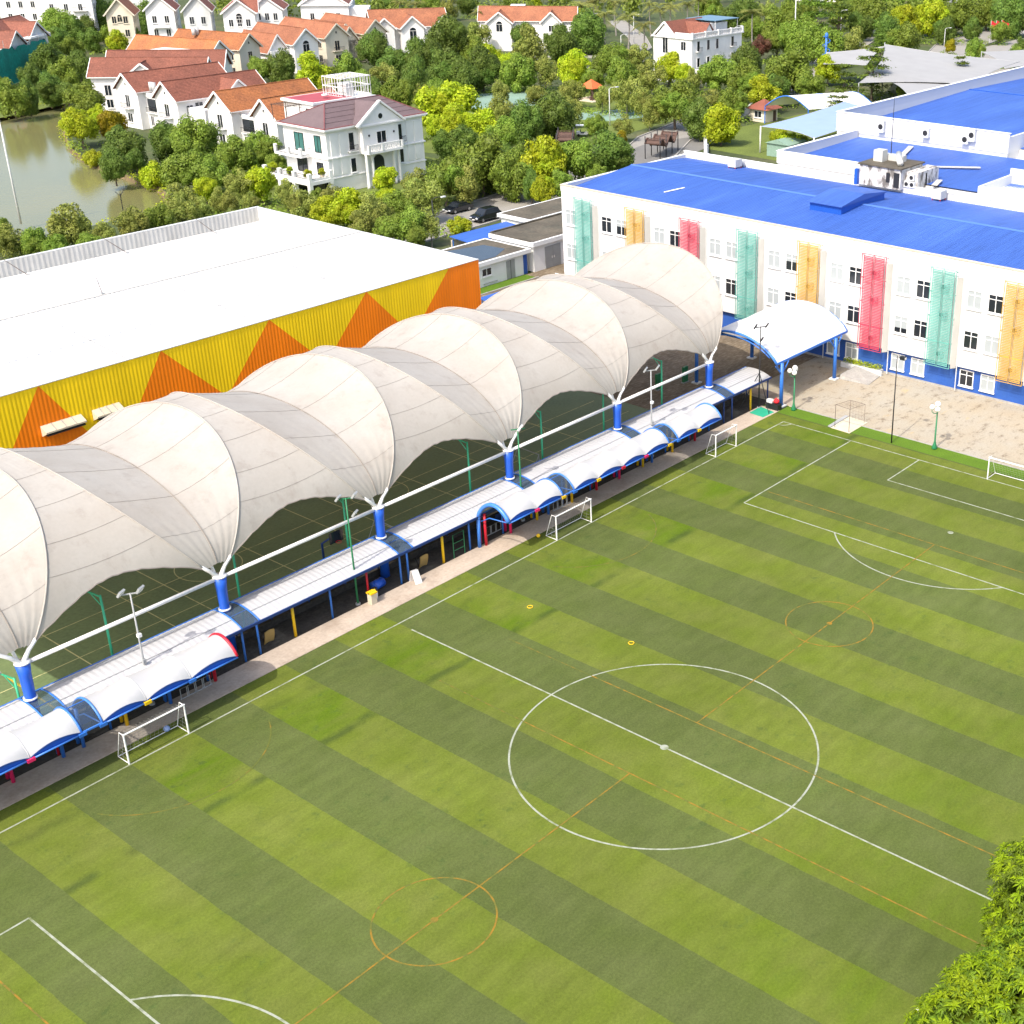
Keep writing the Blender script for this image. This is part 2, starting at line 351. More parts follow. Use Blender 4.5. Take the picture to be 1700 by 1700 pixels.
screen_mat('screen_teal', (0.14, 0.38, 0.33)); screen_mat('screen_yellow', (0.54, 0.32, 0.07)); screen_mat('screen_red', (0.50, 0.06, 0.10))

# lake
g = G('lake_water')
n = g.noise(0.9, 4, (1, 2.2, 1)); n2 = g.noise(0.03, 3)
g.bump(n, 0.06, 0.2)
g.out(g.mix(g.ramp(n2, 0.35, 0.65), (0.185, 0.170, 0.065), (0.155, 0.155, 0.068)), 0.10, 0.28)

def leaf_mat(name, col, col2, trans=0.35):
    m = bpy.data.materials.new(name); m.use_nodes = True; nt = m.node_tree; L = nt.links
    b = nt.nodes['Principled BSDF']; b.inputs['Roughness'].default_value = 0.55; b.inputs['Specular IOR Level'].default_value = 0.25
    geo = N(nt, 'ShaderNodeNewGeometry'); oi = N(nt, 'ShaderNodeObjectInfo')
    n = N(nt, 'ShaderNodeTexNoise'); n.inputs['Scale'].default_value = 0.55; n.inputs['Detail'].default_value = 4; L.new(geo.outputs['Position'], n.inputs['Vector'])
    rp = N(nt, 'ShaderNodeMapRange'); rp.inputs[1].default_value = 0.35; rp.inputs[2].default_value = 0.65; L.new(n.outputs[0], rp.inputs[0])
    mx = N(nt, 'ShaderNodeMix', data_type='RGBA'); L.new(rp.outputs[0], mx.inputs[0]); mx.inputs[6].default_value = (*col, 1); mx.inputs[7].default_value = (*col2, 1)
    r1 = N(nt, 'ShaderNodeMapRange'); r1.inputs[3].default_value = 0.72; r1.inputs[4].default_value = 1.28; L.new(geo.outputs['Random Per Island'], r1.inputs[0])
    r3 = N(nt, 'ShaderNodeMapRange'); r3.inputs[3].default_value = 0.8; r3.inputs[4].default_value = 1.2; L.new(oi.outputs['Random'], r3.inputs[0])
    mm = N(nt, 'ShaderNodeMath', operation='MULTIPLY'); L.new(r1.outputs[0], mm.inputs[0]); L.new(r3.outputs[0], mm.inputs[1])
    hs = N(nt, 'ShaderNodeHueSaturation'); L.new(mx.outputs[2], hs.inputs['Color']); L.new(mm.outputs[0], hs.inputs['Value'])
    rh = N(nt, 'ShaderNodeMapRange'); rh.inputs[3].default_value = 0.485; rh.inputs[4].default_value = 0.508; L.new(oi.outputs['Random'], rh.inputs[0]); L.new(rh.outputs[0], hs.inputs['Hue'])
    L.new(hs.outputs[0], b.inputs['Base Color'])
    t = N(nt, 'ShaderNodeBsdfTranslucent'); L.new(hs.outputs[0], t.inputs[0])
    ms = N(nt, 'ShaderNodeMixShader'); ms.inputs[0].default_value = trans
    L.new(b.outputs[0], ms.inputs[1]); L.new(t.outputs[0], ms.inputs[2]); L.new(ms.outputs[0], nt.nodes['Material Output'].inputs[0])
    MATS[name] = m
leaf_mat('leaf_dark', (0.100, 0.172, 0.026), (0.145, 0.215, 0.034))
leaf_mat('leaf_mid', (0.160, 0.250, 0.030), (0.220, 0.300, 0.040))
leaf_mat('leaf_bright', (0.310, 0.410, 0.014), (0.390, 0.440, 0.018))
leaf_mat('leaf_airy', (0.230, 0.285, 0.056), (0.300, 0.330, 0.070))
leaf_mat('leaf_palm', (0.190, 0.215, 0.050), (0.250, 0.250, 0.060))
leaf_mat('leaf_tier', (0.125, 0.210, 0.028), (0.170, 0.240, 0.030))
leaf_mat('leaf_yellow', (0.26, 0.24, 0.006), (0.30, 0.23, 0.006))
leaf_mat('leaf_red', (0.20, 0.085, 0.05), (0.16, 0.10, 0.05))
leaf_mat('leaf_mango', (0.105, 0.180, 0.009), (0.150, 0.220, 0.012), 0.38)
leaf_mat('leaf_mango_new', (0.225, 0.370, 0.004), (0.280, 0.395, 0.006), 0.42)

# ------------------------------------------------------------------ mesh helpers
ORG = {}
class MB:
    def __init__(s): s.v = []; s.f = []; s.mi = []
    def poly(s, pts, mi=0):
        n = len(s.v); s.v += [tuple(p) for p in pts]; s.f.append(tuple(range(n, n+len(pts)))); s.mi.append(mi); return s
    def box(s, x0, x1, y0, y1, z0, z1, mi=0):
        n = len(s.v)
        s.v += [(x0,y0,z0),(x1,y0,z0),(x1,y1,z0),(x0,y1,z0),(x0,y0,z1),(x1,y0,z1),(x1,y1,z1),(x0,y1,z1)]
        for q in ((0,3,2,1),(4,5,6,7),(0,1,5,4),(1,2,6,5),(2,3,7,6),(3,0,4,7)): s.f.append(tuple(n+i for i in q)); s.mi.append(mi)
        return s
    def bar(s, p, q, w, h=None, mi=0):
        """rectangular bar from p to q"""
        h = h or w; p = Vector(p); q = Vector(q); d = (q-p).normalized()
        a = d.cross(Vector((0,0,1)))
        if a.length < 1e-4: a = Vector((1,0,0))
        a.normalize(); b = d.cross(a).normalized(); n = len(s.v)
        for o in (p, q):
            for i, j in ((-1,-1),(1,-1),(1,1),(-1,1)): s.v.append(tuple(o + a*(i*w/2) + b*(j*h/2)))
        for k in ((3,2,1,0),(4,5,6,7),(0,1,5,4),(1,2,6,5),(2,3,7,6),(3,0,4,7)): s.f.append(tuple(n+i for i in k)); s.mi.append(mi)
        return s
    def prism(s, pts, z0, z1, mi=0, mi_top=None):
        n = len(s.v); k = len(pts)
        s.v += [(x,y,z0) for x,y in pts] + [(x,y,z1) for x,y in pts]
        s.f.append(tuple(range(n+k, n+2*k))); s.mi.append(mi if mi_top is None else mi_top)
        s.f.append(tuple(range(n+k-1, n-1, -1))); s.mi.append(mi)
        for i in range(k):
            j = (i+1) % k; s.f.append((n+i, n+j, n+k+j, n+k+i)); s.mi.append(mi)
        return s
    def extr(s, pts3, d, mi=0):
        """closed polygon pts3 extruded along d"""
        n = len(s.v); k = len(pts3); d = Vector(d)
        s.v += [tuple(p) for p in pts3] + [tuple(Vector(p)+d) for p in pts3]
        s.f.append(tuple(range(n, n+k))); s.mi.append(mi); s.f.append(tuple(range(n+2*k-1, n+k-1, -1))); s.mi.append(mi)
        for i in range(k):
            j = (i+1) % k; s.f.append((n+j, n+i, n+k+i, n+k+j)); s.mi.append(mi)
        return s
    def cyl(s, p, q, r, r2=None, n=10, cap=True, mi=0):
        return s.tube([p, q], [r, r if r2 is None else r2], n, cap, mi)
    def tube(s, pts, r, n=8, cap=True, mi=0):
        pts = [Vector(p) for p in pts]; rs = r if isinstance(r, (list, tuple)) else [r]*len(pts)
        b0 = len(s.v); ref = None
        for i, p in enumerate(pts):
            d = (pts[min(i+1, len(pts)-1)] - pts[max(i-1, 0)]).normalized()
            if ref is None:
                ref = d.cross(Vector((0,0,1)))
                if ref.length < 1e-3: ref = Vector((1,0,0))
            a = (ref - d*ref.dot(d)).normalized(); b = d.cross(a); ref = a
            for k in range(n):
                t = 2*pi*k/n; s.v.append(tuple(p + (a*cos(t)+b*sin(t))*rs[i]))
        for i in range(len(pts)-1):
            for k in range(n):
                k2 = (k+1) % n; s.f.append((b0+i*n+k, b0+i*n+k2, b0+(i+1)*n+k2, b0+(i+1)*n+k)); s.mi.append(mi)
        if cap:
            s.f.append(tuple(b0+k for k in range(n-1, -1, -1))); s.mi.append(mi)
            e = b0+(len(pts)-1)*n; s.f.append(tuple(e+k for k in range(n))); s.mi.append(mi)
        return s
    def ball(s, c, r, seg=10, ring=6, sz=1.0, mi=0):
        b0 = len(s.v); c = Vector(c)
        s.v.append((c.x, c.y, c.z+r*sz))
        for i in range(1, ring):
            a = pi*i/ring
            for k in range(seg): s.v.append((c.x+r*sin(a)*cos(2*pi*k/seg), c.y+r*sin(a)*sin(2*pi*k/seg), c.z+r*sz*cos(a)))
        s.v.append((c.x, c.y, c.z-r*sz)); last = len(s.v)-1
        for k in range(seg):
            k2 = (k+1) % seg; s.f.append((b0, b0+1+k, b0+1+k2)); s.mi.append(mi)
            for i in range(ring-2):
                a = b0+1+i*seg; s.f.append((a+k, a+seg+k, a+seg+k2, a+k2)); s.mi.append(mi)
            a = b0+1+(ring-2)*seg; s.f.append((a+k, last, a+k2)); s.mi.append(mi)
        return s
    def grid(s, P, mi=0):
        """P[i][j] points"""
        b0 = len(s.v); m = len(P[0])
        for row in P: s.v += [tuple(p) for p in row]
        for i in range(len(P)-1):
            for j in range(m-1): s.f.append((b0+i*m+j, b0+i*m+j+1, b0+(i+1)*m+j+1, b0+(i+1)*m+j)); s.mi.append(mi)
        return s
    def mesh(s, name, mats, smooth=False, org=(0,0,0)):
        me = bpy.data.meshes.new(name)
        ox, oy, oz = org
        me.from_pydata([(x-ox, y-oy, z-oz) for x,y,z in s.v], [], s.f)
        for m in (mats if isinstance(mats, (list, tuple)) else [mats]): me.materials.append(MATS[m])
        if any(s.mi): me.polygons.foreach_set('material_index', s.mi)
        if smooth: me.polygons.foreach_set('use_smooth', [True]*len(me.polygons))
        me.update()
        return me
    def build(s, name, mats, parent=None, smooth=False, loc=None):
        org = ORG.get(parent, (0,0,0)) if loc is None else loc
        o = bpy.data.objects.new(name, s.mesh(name, mats, smooth, org))
        COL.objects.link(o)
        if parent is not None:
            o.parent = parent
        elif loc is not None: o.location = loc
        ORG[o] = org
        return o
def obj(name, me, parent=None, loc=(0,0,0), rz=0.0):
    o = bpy.data.objects.new(name, me); COL.objects.link(o); o.location = loc; o.rotation_euler = (0,0,rz)
    if parent is not None: o.parent = parent
    ORG[o] = (0,0,0)
    return o
def tag(o, label, cat, group=None):
    o['label'] = label; o['category'] = cat
    if group: o['group'] = group
    return o
def struct(o): o['kind'] = 'structure'; return o
def stuff(o): o['kind'] = 'stuff'; return o
def thing(name, label, cat, loc=(0,0,0), rz=0.0, group=None, local=False):
    """Empty at the base of a thing; with local=False its parts are given in world coordinates"""
    o = bpy.data.objects.new(name, None); COL.objects.link(o); o.location = loc; o.rotation_euler = (0,0,rz); o.empty_display_size = 0.5
    tag(o, label, cat, group)
    ORG[o] = (0,0,0) if local else tuple(loc)
    return o
def copy_tree(o, parent=None):
    c = o.copy(); COL.objects.link(c); c.parent = parent; ORG[c] = ORG.get(o, (0,0,0))
    for ch in o.children: copy_tree(ch, c)
    return c
# ------------------------------------------------------------------ ground, lake, roads, lawns
LAKE = [(-30,139),(20,138),(44,142),(58,143),(64,148),(67.5,157),(69,168),(71,180),(73,189),(76,198),(84,214),(97,235),(101,244),(96,246),(91,239),(84,241),(72,254),(40,268),(-30,262)]
outer = [(-700,-500),(1300,-500),(1300,1500),(-700,1500)]
tris = tessellate_polygon([[Vector((x,y,0)) for x,y in outer], [Vector((x,y,0)) for x,y in LAKE]])
gm = MB(); gm.v = [(x,y,-0.06) for x,y in outer+LAKE]; gm.f = [tuple(t) for t in tris]; gm.mi = [0]*len(gm.f)
struct(gm.build('ground', 'plain_ground'))
m = MB(); cx0, cy0 = 40, 200
for i in range(len(LAKE)):
    a, b = LAKE[i], LAKE[(i+1) % len(LAKE)]
    ina = (a[0]+(cx0-a[0])*0.02, a[1]+(cy0-a[1])*0.02); inb = (b[0]+(cx0-b[0])*0.02, b[1]+(cy0-b[1])*0.02)
    m.poly([(a[0],a[1],-0.06),(b[0],b[1],-0.06),(inb[0],inb[1],-1.0),(ina[0],ina[1],-1.0)])
struct(m.build('lake_bank', 'bank_soil'))
struct(MB().poly([(x+(x-cx0)*0.01, y+(y-cy0)*0.01, -0.75) for x,y in LAKE]).build('lake', 'lake_water'))

def sheet(name, pts, z, m, parent=None):
    return struct(MB().poly([(x,y,z) for x,y in pts]).build(name, m, parent))
def rect(name, x0, x1, y0, y1, z, m, parent=None):
    return sheet(name, [(x0,y0),(x1,y0),(x1,y1),(x0,y1)], z, m, parent)
def strip_pts(line, w):
    L, R = [], []
    for i, (x, y) in enumerate(line):
        x0, y0 = line[max(i-1,0)]; x1, y1 = line[min(i+1,len(line)-1)]
        d = hypot(x1-x0, y1-y0); nx, ny = -(y1-y0)/d*w/2, (x1-x0)/d*w/2
        L.append((x+nx,y+ny)); R.append((x-nx,y-ny))
    return L, R
def road(name, line, w, z, m, kerb=True):
    L, R = strip_pts(line, w)
    o = struct(MB().grid([[(x,y,z) for x,y in L], [(x,y,z) for x,y in R]]).build(name, m))
    if kerb:
        for side, W2 in ((1, w+0.3), (-1, w+0.3)):
            A, B = strip_pts(line, W2)
            e = A if side == 1 else B
            k = MB()
            for p, q in zip(e[:-1], e[1:]): k.bar((p[0],p[1],0.02), (q[0],q[1],0.02), 0.25, 0.24)
            k.build('kerb', 'kerb_stone', o)
    return o
road('park_road', [(50,103),(85,105),(110,109),(135,113),(150,121),(165,125),(187,130),(212,137),(245,152),(300,172),(360,196)], 10, -0.04, 'pale_road')
road('palm_road', [(200,190),(225,196),(252,211),(270,228),(300,262)], 5, -0.035, 'pale_road')
road('gate_road', [(250,118),(290,136),(315,146),(345,150),(420,150)], 12, -0.03, 'pale_road')
road('house_lane', [(130,205),(150,222),(200,228),(225,214),(236,200)], 6, -0.045, 'pale_road', False)
sheet('park_lawn', [(118,124),(150,130),(166,132),(186,137),(200,150),(198,166),(172,196),(140,188),(112,150)], -0.035, 'lawn')
sheet('plaza', [(150,170),(163,166),(172,170),(176,180),(166,186),(152,182)], -0.02, 'plaza_teal')
sheet('plaza', [(157,142),(166,139),(172,143),(170,149),(160,153),(155,150)], -0.02, 'plaza_teal')
sheet('forecourt', [(122,104),(150,110),(156,118),(146,121),(128,117)], -0.025, 'asphalt')
sheet('school_lawn', [(146,76),(186,76),(198,116),(160,118),(148,112)], -0.035, 'lawn')
sheet('gate_forecourt', [(262,84),(330,84),(352,140),(300,138),(268,118)], -0.028, 'pale_road')
sheet('villa_garden', [(62,112),(112,116),(110,150),(86,154),(70,147),(60,138)], -0.04, 'lawn')
sheet('shore_lawn', [(72,232),(98,252),(118,262),(150,262),(140,244),(110,246)], -0.04, 'lawn')

# pitch, path, yards (all level)
pitch = rect('pitch', -75, 48.55, -34, 25.3, 0.0, 'pitch_turf')
pitch['label'] = 'striped green artificial football pitch'
verge = rect('grass_verge', 48.55, 50.6, -34, 25.3, 0.006, 'verge_turf')
path = struct(MB().box(-75, 49.0, 25.3, 27.45, -0.05, 0.03).build('footpath', 'paving_path'))
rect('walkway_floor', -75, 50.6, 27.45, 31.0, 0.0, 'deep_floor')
court = rect('covered_court', -46, 41.5, 31.0, 54.5, 0.0, 'court_floor')
rect('service_yard', 41.5, 92, 31.0, 77.0, 0.0, 'court_yard')
rect('service_yard', -75, 41.5, 54.5, 62, 0.0, 'court_yard')
rect('side_garden', -75, -46, 31.0, 54.5, 0.0, 'lawn')
yard = rect('school_yard', 50.6, 64.6, -34, 31.0, 0.0, 'yard_paving')
struct(MB().box(50.5, 50.62, -34, 25.2, -0.03, 0.05).build('yard_kerb', 'kerb_stone'))
rect('annex_verge', 50, 67.6, 75.0, 77.1, 0.01, 'verge_turf')
struct(MB().box(50, 67.8, 74.8, 75.0, -0.05, 0.12).build('verge_kerb', 'kerb_stone'))
sheet('arch_pad', [(52.9,31.4),(52.9,26.2),(50.6,25.6),(49.6,27.4),(51.3,28.2),(51.3,31.4)], 0.004, 'paving_path')

# painted lines
LW = 0.115
def seg(name, x0, y0, x1, y1, m='line_white', w=LW, z=0.004):
    d = hypot(x1-x0, y1-y0); nx, ny = -(y1-y0)/d*w/2, (x1-x0)/d*w/2
    n = max(2, int(d/3))
    A = [[(x0+(x1-x0)*t/n+nx, y0+(y1-y0)*t/n+ny, z) for t in range(n+1)], [(x0+(x1-x0)*t/n-nx, y0+(y1-y0)*t/n-ny, z) for t in range(n+1)]]
    return MB().grid(A).build(name, m, pitch)
def arc(name, cx, cy, r, a0, a1, m='line_white', w=LW, z=0.006, n=64, parent=None):
    A = [[(cx+(r+s)*cos(a0+(a1-a0)*t/n), cy+(r+s)*sin(a0+(a1-a0)*t/n), z) for t in range(n+1)] for s in (w/2, -w/2)]
    return MB().grid(A).build(name, m, parent or pitch)
def disc(name, cx, cy, r, m, z=0.008):
    return MB().poly([(cx+r*cos(2*pi*k/20), cy+r*sin(2*pi*k/20), z) for k in range(20)]).build(name, m, pitch)
HL, HW, PD, PH, GD, GH = 46.95, 23.46, 16.66, 16.01, 5.46, 8.97
seg('touchline', -HL, HW, HL, HW); seg('touchline', -HL, -HW, HL, -HW)
seg('halfway_line', 0, -HW, 0, HW-1.3, z=0.005)
for s in (1, -1):
    seg('goal_line', s*HL, -HW, s*HL, HW, z=0.005)
    seg('penalty_area_line', s*(HL-PD), -PH, s*(HL-PD), PH, z=0.005)
    for t in (1, -1):
        seg('penalty_area_line', s*HL, t*PH, s*(HL-PD), t*PH)
        seg('goal_area_line', s*HL, t*GH, s*(HL-GD), t*GH)
        a = pi if s == 1 else 0
        arc('corner_arc', s*HL, t*HW, 0.9, a+(0 if (s*t > 0) else -pi/2), a+(pi/2 if (s*t > 0) else 0), n=10, w=0.1)
    seg('goal_area_line', s*(HL-GD), -GH, s*(HL-GD), GH, z=0.005)
    al = math.acos((11.05-9.15+3.6)/9.15); sp = 35.9
    h = math.acos((sp-(HL-PD))/9.15)
    arc('penalty_arc', s*sp, 0, 9.15, (pi-h) if s == 1 else -h, (pi+h) if s == 1 else h, n=40)
    disc('penalty_spot', s*sp, 0, 0.24, 'line_white')
arc('centre_circle', 0, 0, 9.15, 0, 2*pi, n=120)
disc('centre_spot', 0, 0, 0.26, 'line_white')
OW = 0.09
for s in (1, -1):
    seg('junior_line', s*3.18, -HW+0.6, s*3.18, 8.6, 'line_orange', OW, 0.009); seg('junior_line', s*3.18, 8.6, s*3.18, 16.0, 'line_orange_worn', OW, 0.009)
    seg('junior_line', s*33.3, -HW+0.6, s*33.3, 15.8, 'line_orange', OW, 0.009)
    seg('junior_halfway_line', s*3.18, 0, s*33.3, 0, 'line_orange', OW, 0.011)
    arc('junior_circle', s*18.2, 0, 3.02*1.02 if s < 0 else 3.02, 0, 2*pi, 'line_orange', OW, 0.010, 60)
    disc('junior_spot', s*18.2, 0, 0.2, 'line_orange', 0.012)
    arc('junior_arc', s*18.2, HW, 6.2, -pi*0.86, -pi*0.14, 'line_orange_worn', OW, 0.010, 40)

# lines of the court below the big canopy
def cl(name, x0, y0, x1, y1, m='line_court', w=0.08):
    d = hypot(x1-x0, y1-y0); nx, ny = -(y1-y0)/d*w/2, (x1-x0)/d*w/2
    MB().poly([(x0+nx,y0+ny,0.005),(x0-nx,y0-ny,0.005),(x1-nx,y1-ny,0.005),(x1+nx,y1+ny,0.005)]).build(name, m, court)
for x in (-15.7, -9.6, -6.7, 0.4, 6.5, 9.5, 16.6, 22.7, 25.7, 32): cl('court_line', x, 32.5, x, 52)
for y in (33.0, 36.6, 41.0, 45.5): cl('court_line', -22, y, 40, y, w=0.07)
cl('court_line', -19.8, 31.5, -19.8, 52, 'line_yellow_court', 0.12)
for x in (-3, 13.2, 29.5): arc('court_circle', x, 41, 2.4, 0, 2*pi, 'line_court', 0.07, 0.007, 40, court)

# ------------------------------------------------------------------ football goals
def net(mb, A, B, C, D, step=0.26, t=0.008):
    """thin cords over the quad A B C D"""
    A, B, C, D = map(Vector, (A, B, C, D)); n1 = max(2, int((B-A).length/step)); n2 = max(2, int((D-A).length/step))
    for i in range(n1+1):
        u = i/n1; mb.bar(A.lerp(B, u), D.lerp(C, u), t)
    for j in range(n2+1):
        u = j/n2; mb.bar(A.lerp(D, u), B.lerp(C, u), t)
def goal(label, loc, rz, w, h, depth, top=0.45):
    """local: mouth along x, net towards +y"""
    t = thing('football_goal', label, 'goal', loc, rz, 'white football goals around the pitch', local=True)
    r = 0.055
    for s in (-1, 1):
        MB().cyl((s*w/2,0,0),(s*w/2,0,h), r, n=10).build('post', 'white_steel', t)
    MB().tube([(-w/2-r,0,h),(w/2+r,0,h)], r, 10).build('crossbar', 'white_steel', t)
    for s in (-1, 1):
        b = MB(); b.tube([(s*w/2,0,h),(s*w/2,top,h),(s*w/2,depth,0.03),(s*w/2,0,0.03)], 0.028, 6); b.build('side_frame', 'white_steel', t)
    MB().tube([(-w/2,depth,0.03),(w/2,depth,0.03)], 0.028, 6).build('ground_bar', 'white_steel', t)
    n = MB()
    net(n, (-w/2,0,h),(w/2,0,h),(w/2,top,h),(-w/2,top,h)); net(n, (-w/2,top,h),(w/2,top,h),(w/2,depth,0.03),(-w/2,depth,0.03))
    for s in (-1,1):
        net(n, (s*w/2,0,h),(s*w/2,top,h),(s*w/2,depth,0.03),(s*w/2,0,0.03))
    n.build('net', 'net_cord', t)
    return t
goal('small white football goal nearest the camera, at the left end of the touchline', (-18.25, 23.55, 0), 0, 3.9, 2.0, 1.15)
goal('small white football goal on the touchline beside the blue entrance hoop', (17.92, 23.5, 0), 0, 4.0, 2.02, 1.15)
goal('narrow white football goal on the touchline near the far corner', (37.92, 23.5, 0), 0, 3.05, 2.05, 1.1)
goal('large white football goal on the far goal line in front of the school', (47.0, 0.0, 0), -pi/2, 4.7, 2.0, 1.5)

t = thing('training_goal', 'thin rusty goal frame standing on a pale mat beside the grass verge', 'goal frame', (48.6, 17.9, 0), 0)
f = MB()
f.tube([(48.5,17.2,0),(48.5,17.2,2.3),(48.68,18.85,2.3),(48.68,18.85,0)], 0.026, 6); f.build('front_frame', 'rusty_steel', t)
f = MB(); f.tube([(48.5,17.2,2.3),(51.3,17.25,1.9),(51.3,17.25,0)], 0.016, 6); f.tube([(48.68,18.85,2.3),(51.4,18.9,1.9),(51.4,18.9,0)], 0.016, 6); f.bar((51.3,17.25,1.9),(51.4,18.9,1.9),0.025); f.build('rear_frame', 'rusty_steel', t)
f = MB(); net(f, (48.5,17.2,2.3),(48.68,18.85,2.3),(51.4,18.9,1.9),(51.3,17.25,1.9), 0.3, 0.006); net(f, (51.3,17.25,1.9),(51.4,18.9,1.9),(51.4,18.9,0.05),(51.3,17.25,0.05), 0.3, 0.006); f.build('net', 'rusty_steel', t)
tag(MB().prism([(48.3,17.0),(51.6,17.05),(51.75,19.2),(48.4,19.1)], 0.008, 0.05).build('floor_mat', 'sand_stone', None, loc=(50,18,0.03)), 'pale rubber mat lying under the rusty training goal', 'mat')
tag(MB().prism([(48.45,19.15),(51.8,19.25),(51.85,19.65),(48.5,19.5)], 0.008, 0.09).build('floor_board', 'grey_steel', None, loc=(50,19.4,0.01)), 'grey board lying on the verge left of the training goal mat', 'board')

# training rings and balls on the turf
def ring(x, y, label):
    m = MB(); m.tube([(x+0.19*cos(2*pi*k/20), y+0.19*sin(2*pi*k/20), 0.035) for k in range(21)], 0.028, 6, False)
    tag(m.build('training_ring', 'yellow_steel', None, True, (x,y,0)), label, 'ring', 'yellow rings on the pitch')
ring(7.16, 17.91, 'yellow ring lying on the turf halfway between goal and centre circle')
ring(7.81, 9.15, 'yellow ring lying on the turf just beyond the centre circle')
tag(MB().ball((15.39,24.95,0.16), 0.16, 12, 8).build('ball', 'yellow_steel', None, True, (15.39,24.95,0.0)), 'yellow ball in the shade beside the middle goal', 'ball')
tag(MB().ball((-17.0,24.7,0.2), 0.2, 12, 8).build('ball', 'sail_blue', None, True, (-17.0,24.7,0)), 'pale blue and black ball behind the net of the nearest goal', 'ball')

# ------------------------------------------------------------------ tensile canopy over the court
COLX = [-22.2, -9.1, 4.0, 17.1, 30.2, 43.3]
YN, YF, YC, SP = 29.5, 50.5, 40.0, 10.5
can = thing('tensile_canopy', 'long cream tensile fabric canopy of scalloped shells on blue columns', 'canopy', (10.5, 40, 0))
def rib(xc, s, t, a=5.0, h=7.0): return Vector((xc + s*(0.6 + a*sin(t)), YC - SP*cos(t), 6.0 + h*sin(t)))
def val(xc, t): return Vector((xc, YC - SP*cos(t), 6.25 + 5.12*sin(t)))
NT = 44
def ends(k, s):
    return (6.4, 7.5) if (k == 5 and s == 1) or (k == 0 and s == -1) else (5.0, 7.0)
rnd = random.Random(3)
for k, xc in enumerate(COLX):
    # two half-shells per column: valley to left rib, valley to right rib
    for s in (-1, 1):
        a, h = ends(k, s); m = MB(); P = []
        for i in range(NT+1):
            t = 0.06 + (pi-0.12)*i/NT; R = rib(xc, s, t, a, h); V = val(xc, t); row = []
            for j in range(25):
                u = j/24; p = V.lerp(R, u)
                bul = 4*u*(1-u)*sin(t)
                sag = (0.30 if s == 1 else 0.12)*bul
                pk = 0.05*sin(t)*(abs(((i*7/NT) % 1)-0.5)*2-0.5)*4*u*(1-u)          # slack between the sewn cloth widths
                tt = min(t, pi-t); wrk = 0.05*sin(u*26+k*2+s)*math.exp(-tt*2.6)*(4*u*(1-u))
                row.append((p.x - s*0.15*bul, p.y, p.z - sag + pk + wrk + rnd.uniform(-.012,.012)))
            P.append(row)
        m.grid(P)
        m.build('membrane', 'membrane', can, True)
        e = MB()
        e.tube([rib(xc, s, 0.06+(pi-0.12)*i/NT, a, h) + Vector((0,0,0.03)) for i in range(NT+1)], 0.055, 6)
        e.build('arch_rib', 'membrane', can, True)
        # sewn seams across each half-shell
        for q in range(1, 7):
            i = int(NT*q/7); pts = [Vector(p)+Vector((0,0,0.012)) for p in P[i]]
            MB().tube(pts, 0.011, 4).build('seam', 'membrane_seam', can)
    v = MB(); v.tube([val(xc, 0.06+(pi-0.12)*i/NT) + Vector((0,0,0.04)) for i in range(NT+1)], 0.04, 5); v.build('valley_cable', 'membrane_seam', can)
for k in range(5):
    # saddle between neighbouring columns with a curved free edge at each side
    xa, xb = COLX[k], COLX[k+1]; m = MB(); P = []
    NS = 24
    for i in range(NT+1):
        row = []
        for j in range(NS+1):
            u = j/NS; lo = 0.07 + 0.30*(4*u*(1-u))**0.75; t = lo + (pi-2*lo)*i/NT
            A = rib(xa, 1, t, *ends(k, 1)); B = rib(xb, -1, t, *ends(k+1, -1)); p = A.lerp(B, u)
            w = (B-A).length
            sag = 4*u*(1-u)*w*(0.052 - 0.03*sin(t))
            wr = 0.035*sin(u*NS*2.3 + k)*max(0, 1 - min(i, NT-i)/4.0)
            row.append((p.x, p.y, p.z - sag + wr + rnd.uniform(-.008,.008)))
        P.append(row)
    m.grid(P); m.build('membrane', 'membrane', can, True)
    for row in (P[0], P[-1]):
        c = MB(); c.tube(row, 0.05, 5); c.build('edge_cable', 'membrane_seam', can)
    for q in (0.16, 0.235, 0.33, 0.43, 0.57, 0.70):
        pts = []
        for j in range(NS+1):
            u = j/NS; t = pi*q; A = rib(xa, 1, t, *ends(k, 1)); B = rib(xb, -1, t, *ends(k+1, -1)); p = A.lerp(B, u)
            pts.append((p.x, p.y, p.z - 4*u*(1-u)*(B-A).length*(0.052-0.03*sin(t)) + 0.012))
        MB().tube(pts, 0.011, 4).build('seam', 'membrane_seam', can)
for k, xc in enumerate(COLX):
    for y in (YN, YF):
        c = MB(); c.tube([(xc,y,0),(xc,y,2.4),(xc,y,3.6),(xc,y,4.8),(xc,y,5.6)], [0.34,0.33,0.32,0.35,0.43], 20); col = c.build('column', 'column_blue', can, True)
        MB().cyl((xc,y,3.18),(xc,y,3.28), 0.40, n=20).build('collar', 'white_steel', col, True)
        MB().cyl((xc,y,5.6),(xc,y,5.68), 0.46, n=20).build('cap_plate', 'white_steel', col, True)
        sg = 1 if y == YN else -1
        for s in (-1, 1):
            R = rib(xc, s, 0.10, *ends(k, s)); p = Vector((R.x-s*0.12, YC-(YC-R.y)*sg, R.z-0.12)); R = rib(xc, s, 0.15, *ends(k, s)); p2 = Vector((R.x-s*0.2, YC-(YC-R.y)*sg+sg*0.15, R.z-0.2))
            MB().tube([(xc+s*0.10,y,5.6), (xc+s*0.55, y+sg*0.1, 6.15), p, p2], [0.15,0.13,0.12,0.09], 10).build('strut', 'white_steel', can, True)
        V = val(xc, 0.09); MB().cyl((xc-0.1,y+sg*0.25,5.6),(xc-0.35, YC-(YC-V.y)*sg+sg*0.45, V.z+0.35), 0.11, n=8).build('strut', 'white_steel', can, True)
